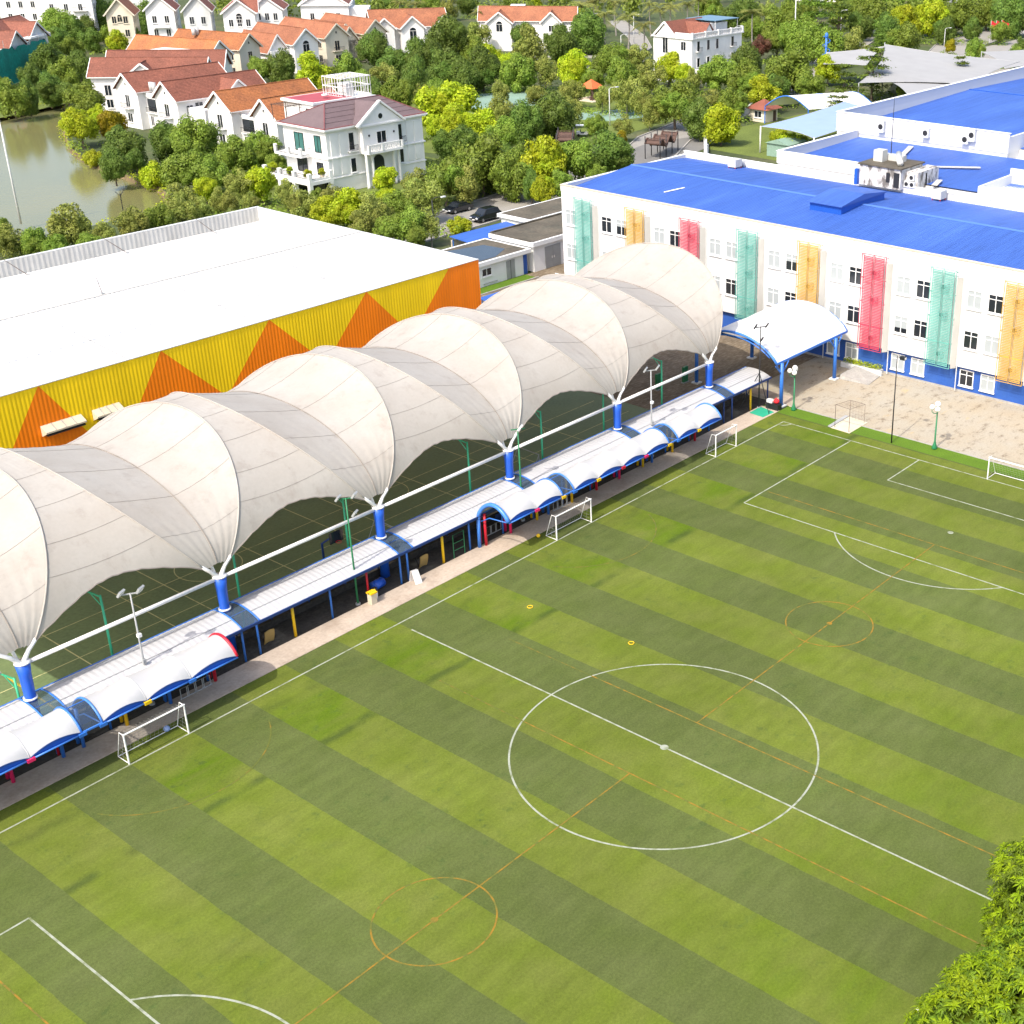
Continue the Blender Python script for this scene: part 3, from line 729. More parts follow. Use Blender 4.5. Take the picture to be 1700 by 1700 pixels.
for y in (YN, YF):
    for k in range(5):
        MB().cyl((COLX[k]+0.4,y,5.5),(COLX[k+1]-0.4,y,5.5), 0.13, n=10).build('tie_beam', 'white_steel', can, True)

# ------------------------------------------------------------------ covered walkway along the pitch
wk = thing('covered_walkway', 'long white arched walkway roof with clear bands beside the footpath', 'walkway', (10, 28.8, 0))
def roof_z(y):
    """shallow arch across the walkway: front eave 2.62, crest 3.25, back 2.98"""
    u = (y-27.3)/(30.25-27.3)
    return 2.62 + 1.35*u - 0.99*u*u
YS = [27.3 + (30.25-27.3)*i/10 for i in range(11)]
def roof_piece(x0, x1, th=0.05):
    m = MB()
    m.grid([[(x0, y, roof_z(y)) for y in YS], [(x1, y, roof_z(y)) for y in YS]])
    m.grid([[(x0, y, roof_z(y)-th) for y in YS], [(x1, y, roof_z(y)-th) for y in YS]])
    return m
edges = [-46.5]
for x in [-48.4, -35.3] + COLX: edges += [x-0.35, x+1.0]
xs = sorted(edges[3:] + [50.4]); xs = [-34.3] + [x for x in xs if x > -33]
# opaque sheets alternate with clear bands at the columns
pairs = [(-34.3, COLX[0]-0.35)] + [(COLX[i]+1.0, COLX[i+1]-0.35) for i in range(5)] + [(COLX[5]+1.0, 50.3)]
for (x0, x1) in pairs:
    n = max(1, round((x1-x0)/1.0)); m = MB()
    rows = []
    nrib = int((x1-x0)/0.2)
    # fine standing ribs
    for i in range(nrib+1):
        x = x0 + (x1-x0)*i/nrib; up_ = 0.018 if i % 2 else 0.0
        rows.append([(x, y, roof_z(y)+up_) for y in YS])
    m.grid(rows); m.grid([[(x, y, roof_z(y)-0.05) for y in YS] for x in (x0, x1)])
    sh = m.build('roof_sheet', 'walkway_sheet', wk)
    for yy in (28.25, 29.95):
        MB().bar((x0+0.05,yy,roof_z(yy)+0.03),(x1-0.05,yy,roof_z(yy)+0.03),0.05,0.03).build('roof_seam', 'grey_steel', sh)
    if x0 > -30:
        MB().poly([(x0+0.1, 29.75, roof_z(29.75)+0.026),(x0+3.2, 29.8, roof_z(29.8)+0.026),(x0+2.9, 30.1, roof_z(30.1)+0.026),(x0+0.1, 30.18, roof_z(30.18)+0.026)]).build('patch', 'patch_grey', sh)
for xc in COLX:
    x0, x1 = xc-0.35, xc+1.0
    roof_piece(x0+0.06, x1-0.06, 0.02).build('clear_panel', 'clear_sheet', wk)
    for x in (x0, x1):
        MB().tube([(x, y, roof_z(y)+0.02) for y in YS], 0.06, 6).build('arch_rib', 'blue_steel', wk, True)
    MB().bar((x0,28.6,roof_z(28.6)-0.03),(x1,28.6,roof_z(28.6)-0.03),0.05).build('glazing_bar', 'blue_steel', wk)
for y, zz, mm in ((27.26, 2.56, 'navy_steel'), (30.3, 2.92, 'blue_steel')):
    MB().box(-34.3, 50.35, y-0.05, y+0.05, zz-0.09, zz+0.09).build('eave_beam', mm, wk)
WP = [(-33,'navy_steel'),(-29.6,'navy_steel'),(-26,'blue_steel'),(-22.2,'red_steel'),(-18.9,'blue_steel'),(-15.2,'blue_steel'),(-12.2,'blue_steel'),(-9.35,'blue_steel'),(-8.2,'blue_steel'),(-5.4,'yellow_steel'),(-2.3,'blue_steel'),
      (0.9,'red_steel'),(3.9,'blue_steel'),(4.6,'blue_steel'),(8.0,'yellow_steel'),(10.7,'blue_steel'),(14.2,'blue_steel'),(17.6,'blue_steel'),(21,'blue_steel'),(24.4,'blue_steel'),(27.8,'blue_steel'),(31,'blue_steel'),(34.4,'blue_steel'),(37.8,'blue_steel'),(40.8,'blue_steel'),(43.1,'navy_steel'),(44.4,'navy_steel'),(47.4,'yellow_steel'),(50.25,'navy_steel')]
for x, mm in WP:
    r = 0.10 if mm == 'yellow_steel' else 0.075
    MB().cyl((x,27.6,0),(x,27.6,2.62), r, n=10).build('post', mm, wk, True)
    MB().cyl((x,30.1,0),(x,30.1,2.9), 0.06, n=8).build('post', 'navy_steel', wk, True)
# low back wall with seats in the shade
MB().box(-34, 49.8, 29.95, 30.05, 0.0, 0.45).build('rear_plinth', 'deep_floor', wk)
# ------------------------------------------------------------------ barrel-vaulted waiting shelters at the pitch side
def bprof(u, lift=0.0):
    """u 0 = outer edge over the grass, 1 = inner edge at the walkway"""
    y = 24.2 + 3.2*u
    z = 2.98*(1-u) + 2.66*u + 1.12*(4*u*(1-u))**0.85
    return y, z + lift*max(0, 1-u*3.2)**1.5
def barrel(label, joints, clear, end_mats, post_cols, open_hoop=False):
    t = thing('barrel_shelter', label, 'shelter', ((joints[0]+joints[-1])/2, 26.2, 0), 0, 'white barrel shelters beside the pitch')
    for i, (x0, x1) in enumerate(zip(joints[:-1], joints[1:])):
        if i in clear:
            m = MB(); m.grid([[(x, *bprof(j/14)) for j in range(15)] for x in (x0+0.05, x1-0.05)]); m.build('clear_panel', 'clear_sheet', t, True)
            for x in (x0, x1): MB().tube([(x, bprof(j/16)[0], bprof(j/16)[1]+0.02) for j in range(17)], 0.07, 8).build('arch_rib', 'light_blue_steel' if x == x1 else 'blue_steel', t, True)
            MB().bar((x0,24.2,2.98),(x1,24.2,2.98),0.10).build('rail', 'light_blue_steel', t)
            MB().bar((x0,bprof(.45)[0],bprof(.45)[1]),(x1,bprof(.45)[0],bprof(.45)[1]),0.05).build('glazing_bar', 'blue_steel', t)
            continue
        P = []; n = 12
        for a in range(n+1):
            v = a/n; x = x0 + (x1-x0)*v; pinch = 4*v*(1-v)
            P.append([(x, bprof(j/18)[0], bprof(j/18, 0.34*pinch)[1] - 0.13*pinch*(4*(j/18)*(1-j/18))) for j in range(19)])
        m = MB(); m.grid(P); fab = m.build('fabric', 'awning_fabric', t, True)
        MB().tube([(p[0][0], p[0][1], p[0][2]) for p in P], 0.035, 5).build('hem', 'navy_steel', fab)
        # blue lining strip hung inside the outer edge
        l = MB(); l.grid([[(p[0][0], 24.23, p[0][2]-0.03) for p in P], [(p[0][0], 24.26, 2.90) for p in P]]); l.build('valance', 'column_blue', t)
        MB().tube([(x0,24.16,2.92),(x1,24.16,2.92)], 0.055, 8).build('rail', 'light_blue_steel', t, True)
        MB().tube([(x0,27.38,2.66),(x1,27.38,2.66)], 0.05, 8).build('rail', 'blue_steel', t, True)
    for i, x in enumerate(joints):
        pm = post_cols[i]
        if i in (0, len(joints)-1):
            rm = end_mats[0 if i == 0 else 1]
            if not (open_hoop and i == 0):
                MB().tube([(x, bprof(j/18)[0], bprof(j/18)[1]) for j in range(19)], 0.10, 8).build('arch_rib', rm, t, True)
        else:
            MB().tube([(x, bprof(j/18)[0], bprof(j/18)[1]-0.04) for j in range(19)], 0.05, 6).build('arch_rib', 'awning_fabric', t, True)
            MB().box(x-0.22, x+0.22, 24.06, 24.30, 2.80, 3.0).build('joint_clamp', pm, t)
        for yy in (27.15, 27.75):
            MB().cyl((x+(0.35 if i == 0 else 0), yy, 0.03),(x+(0.35 if i == 0 else 0), yy, 2.7), 0.11, n=12).build('post', pm, t, True)
        MB().tube([(x,27.15,2.2),(x,26.2,2.75),(x,24.3,2.92)], 0.05, 6).build('bracket', 'blue_steel', t, True)
    return t
barrel('white barrel shelter with red end arch at the left end of the footpath', [-34.3,-31.2,-28.2,-25.15,-22.15,-20.9,-18.1,-15.15,-11.95], {4}, ('blue_steel','red_steel'),
       ['navy_steel','blue_steel','yellow_steel','pink_steel','blue_steel','blue_steel','yellow_steel','blue_steel','red_steel'])
bt = barrel('white barrel shelter that starts at the open blue hoop', [11.6,14.6,17.55,18.85,21.65,24.68,27.6,30.73,31.96,34.83,38.1], {2,7}, ('light_blue_steel','light_blue_steel'),
       ['red_steel','pink_steel','yellow_steel','blue_steel','yellow_steel','red_steel','pink_steel','yellow_steel','blue_steel','yellow_steel','red_steel'], True)
hp = [(11.6, bprof(j/18)[0], bprof(j/18)[1]+0.02) for j in range(17)]
hp += [(11.55, 27.25, 2.9), (11.5, 27.35, 2.5)]
MB().tube(hp, 0.17, 10).build('entrance_hoop', 'light_blue_steel', bt, True)
MB().cyl((11.4,27.32,0.03),(11.5,27.35,2.55),0.14,n=12).build('hoop_post','light_blue_steel',bt,True)
MB().cyl((11.5,27.35,2.45),(11.5,27.35,2.55),0.2,n=12).build('hoop_collar','light_blue_steel',bt,True)

# seats and odds and ends under the shelters
def bench(x, label):
    t = thing('bench', label, 'bench', (x, 28.9, 0), 0, 'benches under the walkway')
    MB().box(x-0.9, x+0.9, 28.7, 29.1, 0.42, 0.48).build('seat', 'navy_steel', t)
    MB().box(x-0.9, x+0.9, 29.08, 29.14, 0.48, 0.85).build('backrest', 'navy_steel', t)
    for s in (-0.75, 0.75): MB().box(x+s-0.04, x+s+0.04, 28.72, 29.1, 0, 0.42).build('leg', 'black_steel', t)
for x, w in ((-26.5,'leftmost, behind the red posts'),(-20,'behind the clear barrel panel'),(-13.8,'behind the red end arch'),(15.8,'right of the blue hoop'),(23,'behind the middle of the right shelter'),(29.5,'behind the second clear panel')):
    bench(x, 'dark blue bench under the white walkway, ' + w)
def frame_rack(x, y, label, n=3):
    t = thing('wire_rack', label, 'rack', (x, y, 0), 0, 'wire racks in the shade of the shelters')
    m = MB()
    for k in range(n):
        xx = x + k*0.55
        m.tube([(xx,y,0.03),(xx,y,0.75),(xx+0.45,y,0.75),(xx+0.45,y,0.03)], 0.03, 6)
    m.build('hoops', 'grey_steel', t)
    MB().bar((x-0.1,y,0.06),(x+n*0.55,y,0.06),0.06).build('base_rail', 'grey_steel', t)
frame_rack(-14.5, 27.0, 'grey wire bike rack below the red end arch', 4)
frame_rack(19.5, 27.2, 'grey wire rack under the shelter right of the clear panel', 4)
frame_rack(13.0, 28.2, 'grey wire rack in the shade behind the red posts', 3)
def tan_board(x, label):
    t = thing('play_board', label, 'board', (x, 28.2, 0), 0, 'tan curved boards leaning in the shade')
    m = MB(); m.grid([[(x + 0.75*u, 28.3 - 0.25*sin(pi*v*0.5), 0.05+1.0*v + 0.08*sin(pi*u)) for u in [k/8 for k in range(9)]] for v in [k/6 for k in range(7)]])
    m.grid([[(x + 0.75*u, 28.36 - 0.25*sin(pi*v*0.5), 0.05+1.0*v + 0.08*sin(pi*u)) for u in [k/8 for k in range(9)]] for v in [k/6 for k in range(7)]])
    m.build('panel', 'tan_board', t, True)
    for s in (0.1, 0.65): MB().bar((x+s,28.36,0.02),(x+s,28.75,0.8),0.05).build('leg', 'black_steel', t)
tan_board(-7.4, 'tan curved board leaning in the shade left of the first yellow post')
tan_board(6.2, 'tan curved board leaning in the shade behind the white sign board')
tan_board(-21.5, 'tan curved board in the shade below the left clear panel')
t = thing('sign_board', 'white A-frame sign board on the footpath by two blue posts', 'sign', (4.6, 27.0, 0))
for s in (-1, 1):
    m = MB(); m.extr([(4.35,27.0+s*0.05,1.05),(4.85,26.9+s*0.05,1.05),(4.95,26.9+s*0.32,0.03),(4.4,27.0+s*0.32,0.03)], (0,s*0.03,0)); m.build('panel', 'white_steel', t)
t = thing('litter_bin', 'cream litter bin with yellow lid beside the red post', 'bin', (0.75, 27.05, 0))
m = MB(); m.box(0.5,0.98,26.8,27.25,0.03,0.85); m.build('body', 'sand_stone', t)
m = MB(); m.box(0.45,1.03,26.75,27.3,0.85,0.95); m.tube([(0.45,27.02,0.95),(1.03,27.02,0.95)],0.10,8); m.build('lid', 'yellow_steel', t)
t = thing('drinks_barrel', 'small white and black drum behind the yellow lidded bin', 'drum', (1.25, 27.35, 0))
MB().cyl((1.25,27.35,0.03),(1.25,27.35,0.7),0.2,n=14).build('body','white_steel',t,True); MB().cyl((1.25,27.35,0.7),(1.25,27.35,0.9),0.21,n=14).build('lid','black_plastic',t,True)
t = thing('drum', 'dark blue plastic drum lying in the shade left of the sign board', 'drum', (2.4, 28.4, 0))
MB().cyl((2.0,28.4,0.35),(2.9,28.5,0.35),0.35,n=16).build('body','column_blue',t,True); MB().cyl((1.96,28.4,0.35),(2.0,28.4,0.35),0.37,n=16).build('rim','column_blue',t,True)
t = thing('climbing_frame', 'dark green steel frame standing under the walkway left of the blue hoop', 'frame', (9.5, 27.8, 0))
m = MB(); m.tube([(9.0,27.55,0),(9.0,27.55,1.9),(10.1,27.55,1.9),(10.1,27.55,0)],0.035,6); m.build('frame','dark_green_steel',t)
for z in (0.6,1.2): MB().bar((9.0,27.55,z),(10.1,27.55,z),0.04).build('rail','dark_green_steel',t)
tag(MB().prism([(46.6,25.55),(48.3,25.45),(48.65,27.3),(46.7,27.2)],0.032,0.06).build('floor_mat','green_mat',None,loc=(47.5,26.4,0.03)),'green rubber mat at the end of the footpath','mat')
t = thing('equipment_box','black equipment crate at the far end of the footpath','crate',(49.1,26.0,0))
MB().box(48.75,49.4,25.35,26.75,0.0,0.62).build('body','black_plastic',t); MB().box(48.72,49.43,25.32,26.78,0.50,0.58).build('rim','black_steel',t)
t = thing('folded_cloth','white folded cloth on top of the black crate','cloth',(49.1,26.4,0.62)); m=MB(); m.box(48.8,49.3,26.1,26.7,0.625,0.80); m.box(48.85,49.25,26.2,26.75,0.80,0.90); m.build('folds','white_steel',t)
t = thing('kit_bag','red kit bag on the right end of the black crate','bag',(49.1,25.7,0.62)); MB().ball((49.1,25.75,0.85),0.3,12,8,0.8).build('body','red_cloth',t,True); MB().tube([(49.1,25.55,1.0),(49.1,25.75,1.2),(49.1,25.95,1.0)],0.03,6).build('handle','red_cloth',t)

# ------------------------------------------------------------------ floodlight masts
def mast(label, x, y, h, colr, heads, guyed=False, extra=True):
    t = thing('floodlight_mast', label, 'floodlight', (x,y,0), 0, 'floodlight masts along the walkway')
    MB().tube([(x,y,0),(x,y,h*0.45),(x,y,h)], [0.075,0.065,0.05], 8).build('pole', colr, t, True)
    MB().cyl((x,y,0),(x,y,0.12),0.18,n=10).build('base_plate','grey_steel',t)
    MB().bar((x-0.45,y+0.3,h-0.05),(x+0.45,y-0.3,h-0.05),0.07).build('crossarm',colr,t)
    for i,(dx,dy,dz,mm) in enumerate(heads):
        b = MB(); c = Vector((x+dx,y+dy,h+dz)); n = Vector((0.35,-0.75,-0.55)).normalized(); a = n.cross(Vector((0,0,1))).normalized(); u = a.cross(n)
        pts = [c+a*sx*0.26+u*sz*0.20 for sx,sz in ((-1,-1),(1,-1),(1,1),(-1,1))]
        b.extr(pts, n*0.14); b.build('lamp_head', mm, t)
        b2 = MB(); b2.poly([p*1+n*0.146 for p in [c+a*sx*0.22+u*sz*0.16 for sx,sz in ((-1,-1),(1,-1),(1,1),(-1,1))]]); b2.build('lamp_glass','lamp_white',t)
    if extra:
        MB().box(x-0.12,x+0.12,y-0.2,y+0.02,h*0.62,h*0.62+0.22).build('camera_box','white_steel',t)
        MB().box(x-0.1,x+0.1,y-0.16,y+0.02,h*0.38,h*0.38+0.3).build('junction_box','grey_steel',t)
    if guyed:
        for a in (0.2, 2.4, 4.3): MB().cyl((x+1.9*cos(a),y+1.9*sin(a),0.02),(x,y,3.6),0.04,n=6).build('stay',colr,t)
    return t
twoW = [(-0.45,0.3,0.12,'grey_steel'),(0.45,-0.3,0.2,'grey_steel')]
mast('grey floodlight mast rising through the walkway roof near the left end', -15.9,28.0,7.9,'grey_steel',twoW)
mast('floodlight mast with three lamps in front of the walkway beside the bin', 0.03,27.75,8.3,'dark_green_steel',twoW+[(0.4,-0.2,-1.2,'grey_steel')],False,False)
mast('plain green mast through the walkway roof right of the blue hoop', 16.8,28.0,7.9,'dark_green_steel',[(0.1,-0.1,0.1,'white_steel')],False,False)
mast('grey floodlight mast through the walkway roof near the far shelter end', 33.0,28.0,8.1,'grey_steel',twoW)
mast('black floodlight mast on stays at the far end of the walkway', 48.37,27.3,8.2,'black_steel',[(-0.5,0.3,0.1,'black_steel'),(0.5,-0.3,0.1,'black_steel'),(0.0,-0.1,-1.2,'black_steel')],True,False)
t = thing('camera_pole','thin black pole with a camera standing on the grass verge','pole',(48.8,12.85,0))
MB().tube([(48.8,12.85,0),(48.8,12.85,8.3)],[0.065,0.045],8).build('pole','black_steel',t,True); MB().bar((48.8,12.85,8.25),(48.75,12.2,8.25),0.05).build('arm','black_steel',t)
MB().box(48.6,48.95,12.0,12.5,8.1,8.4).build('camera','black_plastic',t); MB().box(48.63,48.9,11.98,12.0,8.15,8.35).build('lens','lamp_white',t)

def globe_lamp(label, x, y):
    t = thing('globe_lamp', label, 'street lamp', (x,y,0), 0, 'green lamps with white globes')
    MB().tube([(x,y,0),(x,y,0.15),(x,y,0.5),(x,y,0.75),(x,y,3.7)],[0.24,0.26,0.14,0.08,0.06],12).build('post','dark_green_steel',t,True)
    for k in range(4):
        a = 2*pi*k/4+0.5; dx,dy = cos(a)*0.48, sin(a)*0.48
        if k < 3:
            MB().tube([(x,y,3.45),(x+dx*0.6,y+dy*0.6,3.4),(x+dx,y+dy,3.55),(x+dx,y+dy,3.75)],0.035,6).build('arm','dark_green_steel',t,True)
            MB().ball((x+dx,y+dy,3.98),0.24,14,10).build('globe','lamp_white',t,True)
    MB().cyl((x,y,3.7),(x,y,4.05),0.06,n=8).build('finial','dark_green_steel',t); MB().ball((x,y,4.3),0.26,14,10).build('globe','lamp_white',t,True)
globe_lamp('green globe lamp at the pitch corner beside the blue canopy post', 49.97, 24.33)
globe_lamp('green globe lamp on the verge in front of the stone yard', 50.0, 9.11)

# green floodlight posts inside the covered court
for x, w in ((-22.1,'beside the first blue column'),(-16.1,'behind the first grey floodlight mast'),(-6.8,'right of the second blue column'),(2.4,'behind the mast with three lamps'),(14.5,'left of the fourth blue column'),(22.7,'between the fourth and fifth blue columns'),(30.45,'close behind the fifth blue column'),(38.5,'left of the sixth blue column')):
    t = thing('green_post', 'light green court lamp post ' + w, 'lamp post', (x,31.3,0), 0, 'green lamp posts of the covered court')
    hh = 3.8 if x < -20 else 6.7
    MB().tube([(x,31.3,0),(x,31.3,hh)],[0.09,0.075],8).build('post','green_steel',t,True)
    MB().bar((x,31.3,hh-0.1),(x-0.45,32.1,hh+0.25),0.08).build('arm','green_steel',t); MB().bar((x,31.3,hh-0.8),(x-0.3,31.85,hh+0.1),0.05).build('brace','green_steel',t)
    MB().box(x-0.75,x-0.35,31.95,32.4,hh+0.2,hh+0.32).build('lamp','grey_steel',t)
# low green fence at the walkway side of the court
t = thing('court_fence','green wire mesh fence between the walkway and the covered court','fence',(10,31.0,0))
for i in range(24): MB().cyl((-33+i*3.3,31.0,0),(-33+i*3.3,31.0,1.5),0.035,n=6).build('post','dark_green_steel',t)
for z in (0.1,0.8,1.5): MB().bar((-33,31.0,z),(42.9,31.0,z),0.035).build('rail','dark_green_steel',t)
# small court goals below the canopy
def hgoal(x,y,label):
    t = thing('court_goal',label,'goal',(x,y,0),0,'small goals under the canopy')
    MB().tube([(x,y,0),(x,y,1.6),(x+0.1,y+2.6,1.6),(x+0.1,y+2.6,0)],0.04,6).build('front_frame','grey_steel',t,True)
    MB().tube([(x,y,1.6),(x-0.9,y,0.03)],0.03,6).build('stay','grey_steel',t); MB().tube([(x+0.1,y+2.6,1.6),(x-0.8,y+2.6,0.03)],0.03,6).build('stay','grey_steel',t)
hgoal(7.6,32.2,'small grey court goal under the canopy right of the third blue column'); hgoal(24.5,33.5,'small grey court goal in deep shade under the canopy')
def hoop(x,y,label):
    t = thing('basketball_hoop',label,'hoop',(x,y,0),0,'basketball hoops under the canopy')
    MB().tube([(x,y,0),(x,y,2.6),(x+0.5,y-0.7,3.2)],0.09,8).build('post','navy_steel',t,True); b=MB(); b.box(x+0.1,x+1.3,y-0.85,y-0.8,2.7,3.6); b.build('backboard','glass_dark',t); MB().tube([(x+0.7+0.2*cos(2*pi*k/12),y-1.05+0.2*sin(2*pi*k/12),2.8) for k in range(13)],0.02,5,False).build('rim','red_steel',t)
hoop(1.4,33.0,'dark blue basketball hoop under the canopy behind the three lamp mast')
for x,y,w in ((46.2,38.0,'left'),(49.5,37.2,'middle'),(52.4,36.4,'right')):
    t = thing('screen_post','dark green slatted pillar in the shaded yard, %s one of three' % w,'pillar',(x,y,0),0,'green pillars in the yard')
    MB().box(x-0.35,x+0.35,y-0.12,y+0.12,0,1.7).build('panel','dark_green_steel',t); MB().box(x-0.42,x+0.42,y-0.18,y+0.18,0,0.12).build('foot','grey_steel',t)

# ------------------------------------------------------------------ entrance canopy beside the school
t = thing('entrance_canopy','white vaulted fabric canopy on blue steel beside the school','canopy',(55.8,31,0))
EC = lambda u: (26.1+10.0*u, 4.5+2.15*(4*u*(1-u))**0.8)
P=[]
for a in range(17):
    v=a/16; x=49.5+12.6*v
    P.append([(x, EC(j/24)[0], EC(j/24)[1]-0.28*(4*v*(1-v))*(4*(j/24)*(1-j/24)) + 0.03*sin(v*6*pi)) for j in range(25)])
m=MB(); m.grid(P); m.build('fabric','sail_white',t,True)
for x in (49.5,62.1):
    MB().tube([(x,EC(j/24)[0],EC(j/24)[1]-0.12) for j in range(25)],0.13,8).build('arch_rib','light_blue_steel' if x<50 else 'blue_steel',t,True)
    MB().tube([(x,EC(j/24)[0],EC(j/24)[1]-0.5) for j in range(2,23)],0.07,6).build('arch_rib','blue_steel',t,True)
for y in (26.1,36.1): MB().box(49.5,62.1,y-0.08,y+0.08,4.3,4.52).build('edge_beam','blue_steel',t)
for x,y in ((50.1,25.9),(59.7,25.9),(50.1,36.2),(59.7,36.2)):
    MB().tube([(x,y,0),(x,y,4.4)],[0.2,0.17],12).build('post','blue_steel',t,True)
    MB().box(x-0.4,x+0.4,y-0.4,y+0.4,0,0.12).build('footing','grey_white',t)
    for s in (-1,1): MB().cyl((x,y,3.2),(x+s*1.1,y,4.35),0.06,n=6).build('brace','blue_steel',t)
    MB().cyl((x,y,3.3),(x,y+(1.0 if y<30 else -1.0),4.5),0.05,n=6).build('brace','blue_steel',t)
for x in (53.5,57.7): MB().bar((x,26.2,4.45),(x,36.0,4.45),0.1,0.2).build('tie_beam','blue_steel',t)

t=thing('lamp_post','white headed lamp among the leaves at the bottom right','lamp post',(-13.4,-24.3,0)); MB().tube([(-13.4,-24.3,0),(-13.4,-24.3,5.2)],[0.07,0.05],8).build('pole','grey_steel',t,True); MB().ball((-13.4,-24.3,5.35),0.2,12,8,0.8).build('lamp','lamp_white',t,True)
# ------------------------------------------------------------------ windows shared by the buildings
def facing(nx, ny): return atan2(ny, nx)
def window(parent, c, n, w, h, frame='white_paint', pane='glass_dark', split=2, sill=True, arch=False, trans=0.0, blind=0.0, name='window'):
    """c: middle of the opening on the wall plane in the parent's coordinates, n: outward horizontal normal"""
    nx, ny = n; tx, ty = -ny, nx; ox, oy, oz = ORG.get(parent, (0,0,0))
    def P(u, z, d): return (c[0]+tx*u+nx*d, c[1]+ty*u+ny*d, c[2]+z)
    def bx(mb, u0, u1, z0, z1, d0, d1):
        n0 = len(mb.v); mb.v += [P(u0,z0,d0),P(u1,z0,d0),P(u1,z0,d1),P(u0,z0,d1),P(u0,z1,d0),P(u1,z1,d0),P(u1,z1,d1),P(u0,z1,d1)]
        for q in ((0,1,2,3),(7,6,5,4),(0,4,5,1),(1,5,6,2),(2,6,7,3),(3,7,4,0)): mb.f.append(tuple(n0+i for i in q)); mb.mi.append(0)
    m = MB(); b = 0.09 if w > 0.8 else 0.06; d = 0.09
    bx(m,-w/2-b,-w/2,-h/2-b,h/2+b,-0.02,d); bx(m,w/2,w/2+b,-h/2-b,h/2+b,-0.02,d); bx(m,-w/2,w/2,h/2,h/2+b,-0.02,d); bx(m,-w/2,w/2,-h/2-b,-h/2,-0.02,d)
    for k in range(1, split): u = -w/2+w*k/split; bx(m,u-0.035,u+0.035,-h/2,h/2,0.0,d-0.02)
    if trans: bx(m,-w/2,w/2,h/2-trans-0.03,h/2-trans+0.03,0.0,d-0.025)
    if sill: bx(m,-w/2-b-0.06,w/2+b+0.06,-h/2-b-0.1,-h/2-b,-0.02,0.18)
    if arch:
        pts=[P((w/2+b)*cos(pi*k/10), h/2+b*0.5+(w/2+b)*sin(pi*k/10), 0.0) for k in range(11)]; m.extr(pts, (nx*0.06,ny*0.06,0))
    o = m.build(name, frame, parent)
    for k in range(split):
        u0 = -w/2+w*k/split+(0.035 if k else 0); u1 = -w/2+w*(k+1)/split-(0.035 if k < split-1 else 0)
        g_ = MB(); g_.poly([P(u0,-h/2,0.02),P(u1,-h/2,0.02),P(u1,h/2,0.02),P(u0,h/2,0.02)]); g_.build('pane', pane, o)
        if 0 < blind < 1:
            q = MB(); q.poly([P(u0,h/2-h*blind,0.03),P(u1,h/2-h*blind,0.03),P(u1,h/2,0.03),P(u0,h/2,0.03)]); q.build('blind','blind_white',o)
    if arch:
        a_ = MB(); a_.poly([P((w/2)*cos(pi*k/10), h/2+b*0.5+(w/2-0.05)*sin(pi*k/10), 0.066) for k in range(11)]); a_.build('pane', pane, o)
    return o
def ac_unit(parent, x0,x1,y0,y1,z0,z1, face='x-'):
    o = MB().box(x0,x1,y0,y1,z0,z1).build('air_conditioner','grey_white',parent)
    if face == 'x-': cx,cy,cz = x0-0.01,(y0+y1)/2,(z0+z1)/2; r=min(y1-y0,z1-z0)*0.38; MB().poly([(cx,cy+r*cos(2*pi*k/14),cz+r*sin(2*pi*k/14)) for k in range(14)]).build('fan','black_steel',o)
    else: cx,cy,cz = (x0+x1)/2,y0-0.01,(z0+z1)/2; r=min(x1-x0,z1-z0)*0.38; MB().poly([(cx+r*cos(2*pi*k/14),cy,cz+r*sin(2*pi*k/14)) for k in range(14)]).build('fan','black_steel',o)
    return o

# ------------------------------------------------------------------ school: front block
SX, SY0, SY1, PZ = 64.0, -18.0, 66.9, 13.35
sch = thing('school_building','white and blue three storey school block with bright blue metal roof','school',(75,25,0))
MB().box(64.5,88.6,SY0,66.6,0,2.72).build('ground_floor','school_blue',sch)
MB().box(64.42,64.5,SY0,66.6,0.0,0.2).build('plinth','kerb_stone',sch)
MB().box(SX,88.8,SY0,SY1,2.72,12.7).build('upper_floors','school_white',sch)
m=MB(); m.box(SX-0.05,SX+0.25,SY0,SY1+0.05,12.7,PZ); m.box(SX+0.25,87.6,SY1-0.25,SY1+0.05,12.7,PZ); m.build('parapet','school_white',sch)
MB().box(SX-0.12,SX+0.3,SY0,SY1+0.12,PZ,PZ+0.07).build('coping','sand_stone',sch)
MB().box(SX+0.3,87.6,SY1-0.28,SY1+0.12,PZ,PZ+0.07).build('coping','white_paint',sch)
m=MB(); m.box(87.3,87.6,SY0,SY1+0.05,12.7,13.75); m.build('parapet','school_white',sch)
MB().box(87.22,87.7,SY0,SY1+0.1,13.75,13.82).build('coping','white_paint',sch)
# roof: two corrugated slopes with a low ridge
def corr_slope(x0,z0,x1,z1,y0,y1,pitch=0.32,amp=0.045):
    m=MB(); n=int((y1-y0)/pitch*2); rows=[]
    for i in range(n+1):
        y=y0+(y1-y0)*i/n; up_=amp if i%2 else 0; rows.append([(x0,y,z0+up_),((x0+x1)/2,y,(z0+z1)/2+up_),(x1,y,z1+up_)])
    return m.grid(rows)
rf = corr_slope(64.3,12.75,76.4,13.75,SY0,66.62).build('roof','school_roof_blue',sch)
corr_slope(87.28,12.95,76.4,13.75,SY0,66.62).build('roof','school_roof_blue',sch)
MB().extr([(76.05,SY0,13.76),(76.4,SY0,13.86),(76.75,SY0,13.76)],(0,SY1-0.3-SY0,0)).build('ridge_cap','ridge_blue',rf)
MB().bar((69.0,55.5,13.25),(71.6,54.6,13.45),0.22,0.06).build('walk_plank','white_paint',rf)
dm = MB(); dm.box(71.9,81.0,33.5,37.5,13.0,14.35); dorm = dm.build('roof_monitor','dormer_blue',sch)
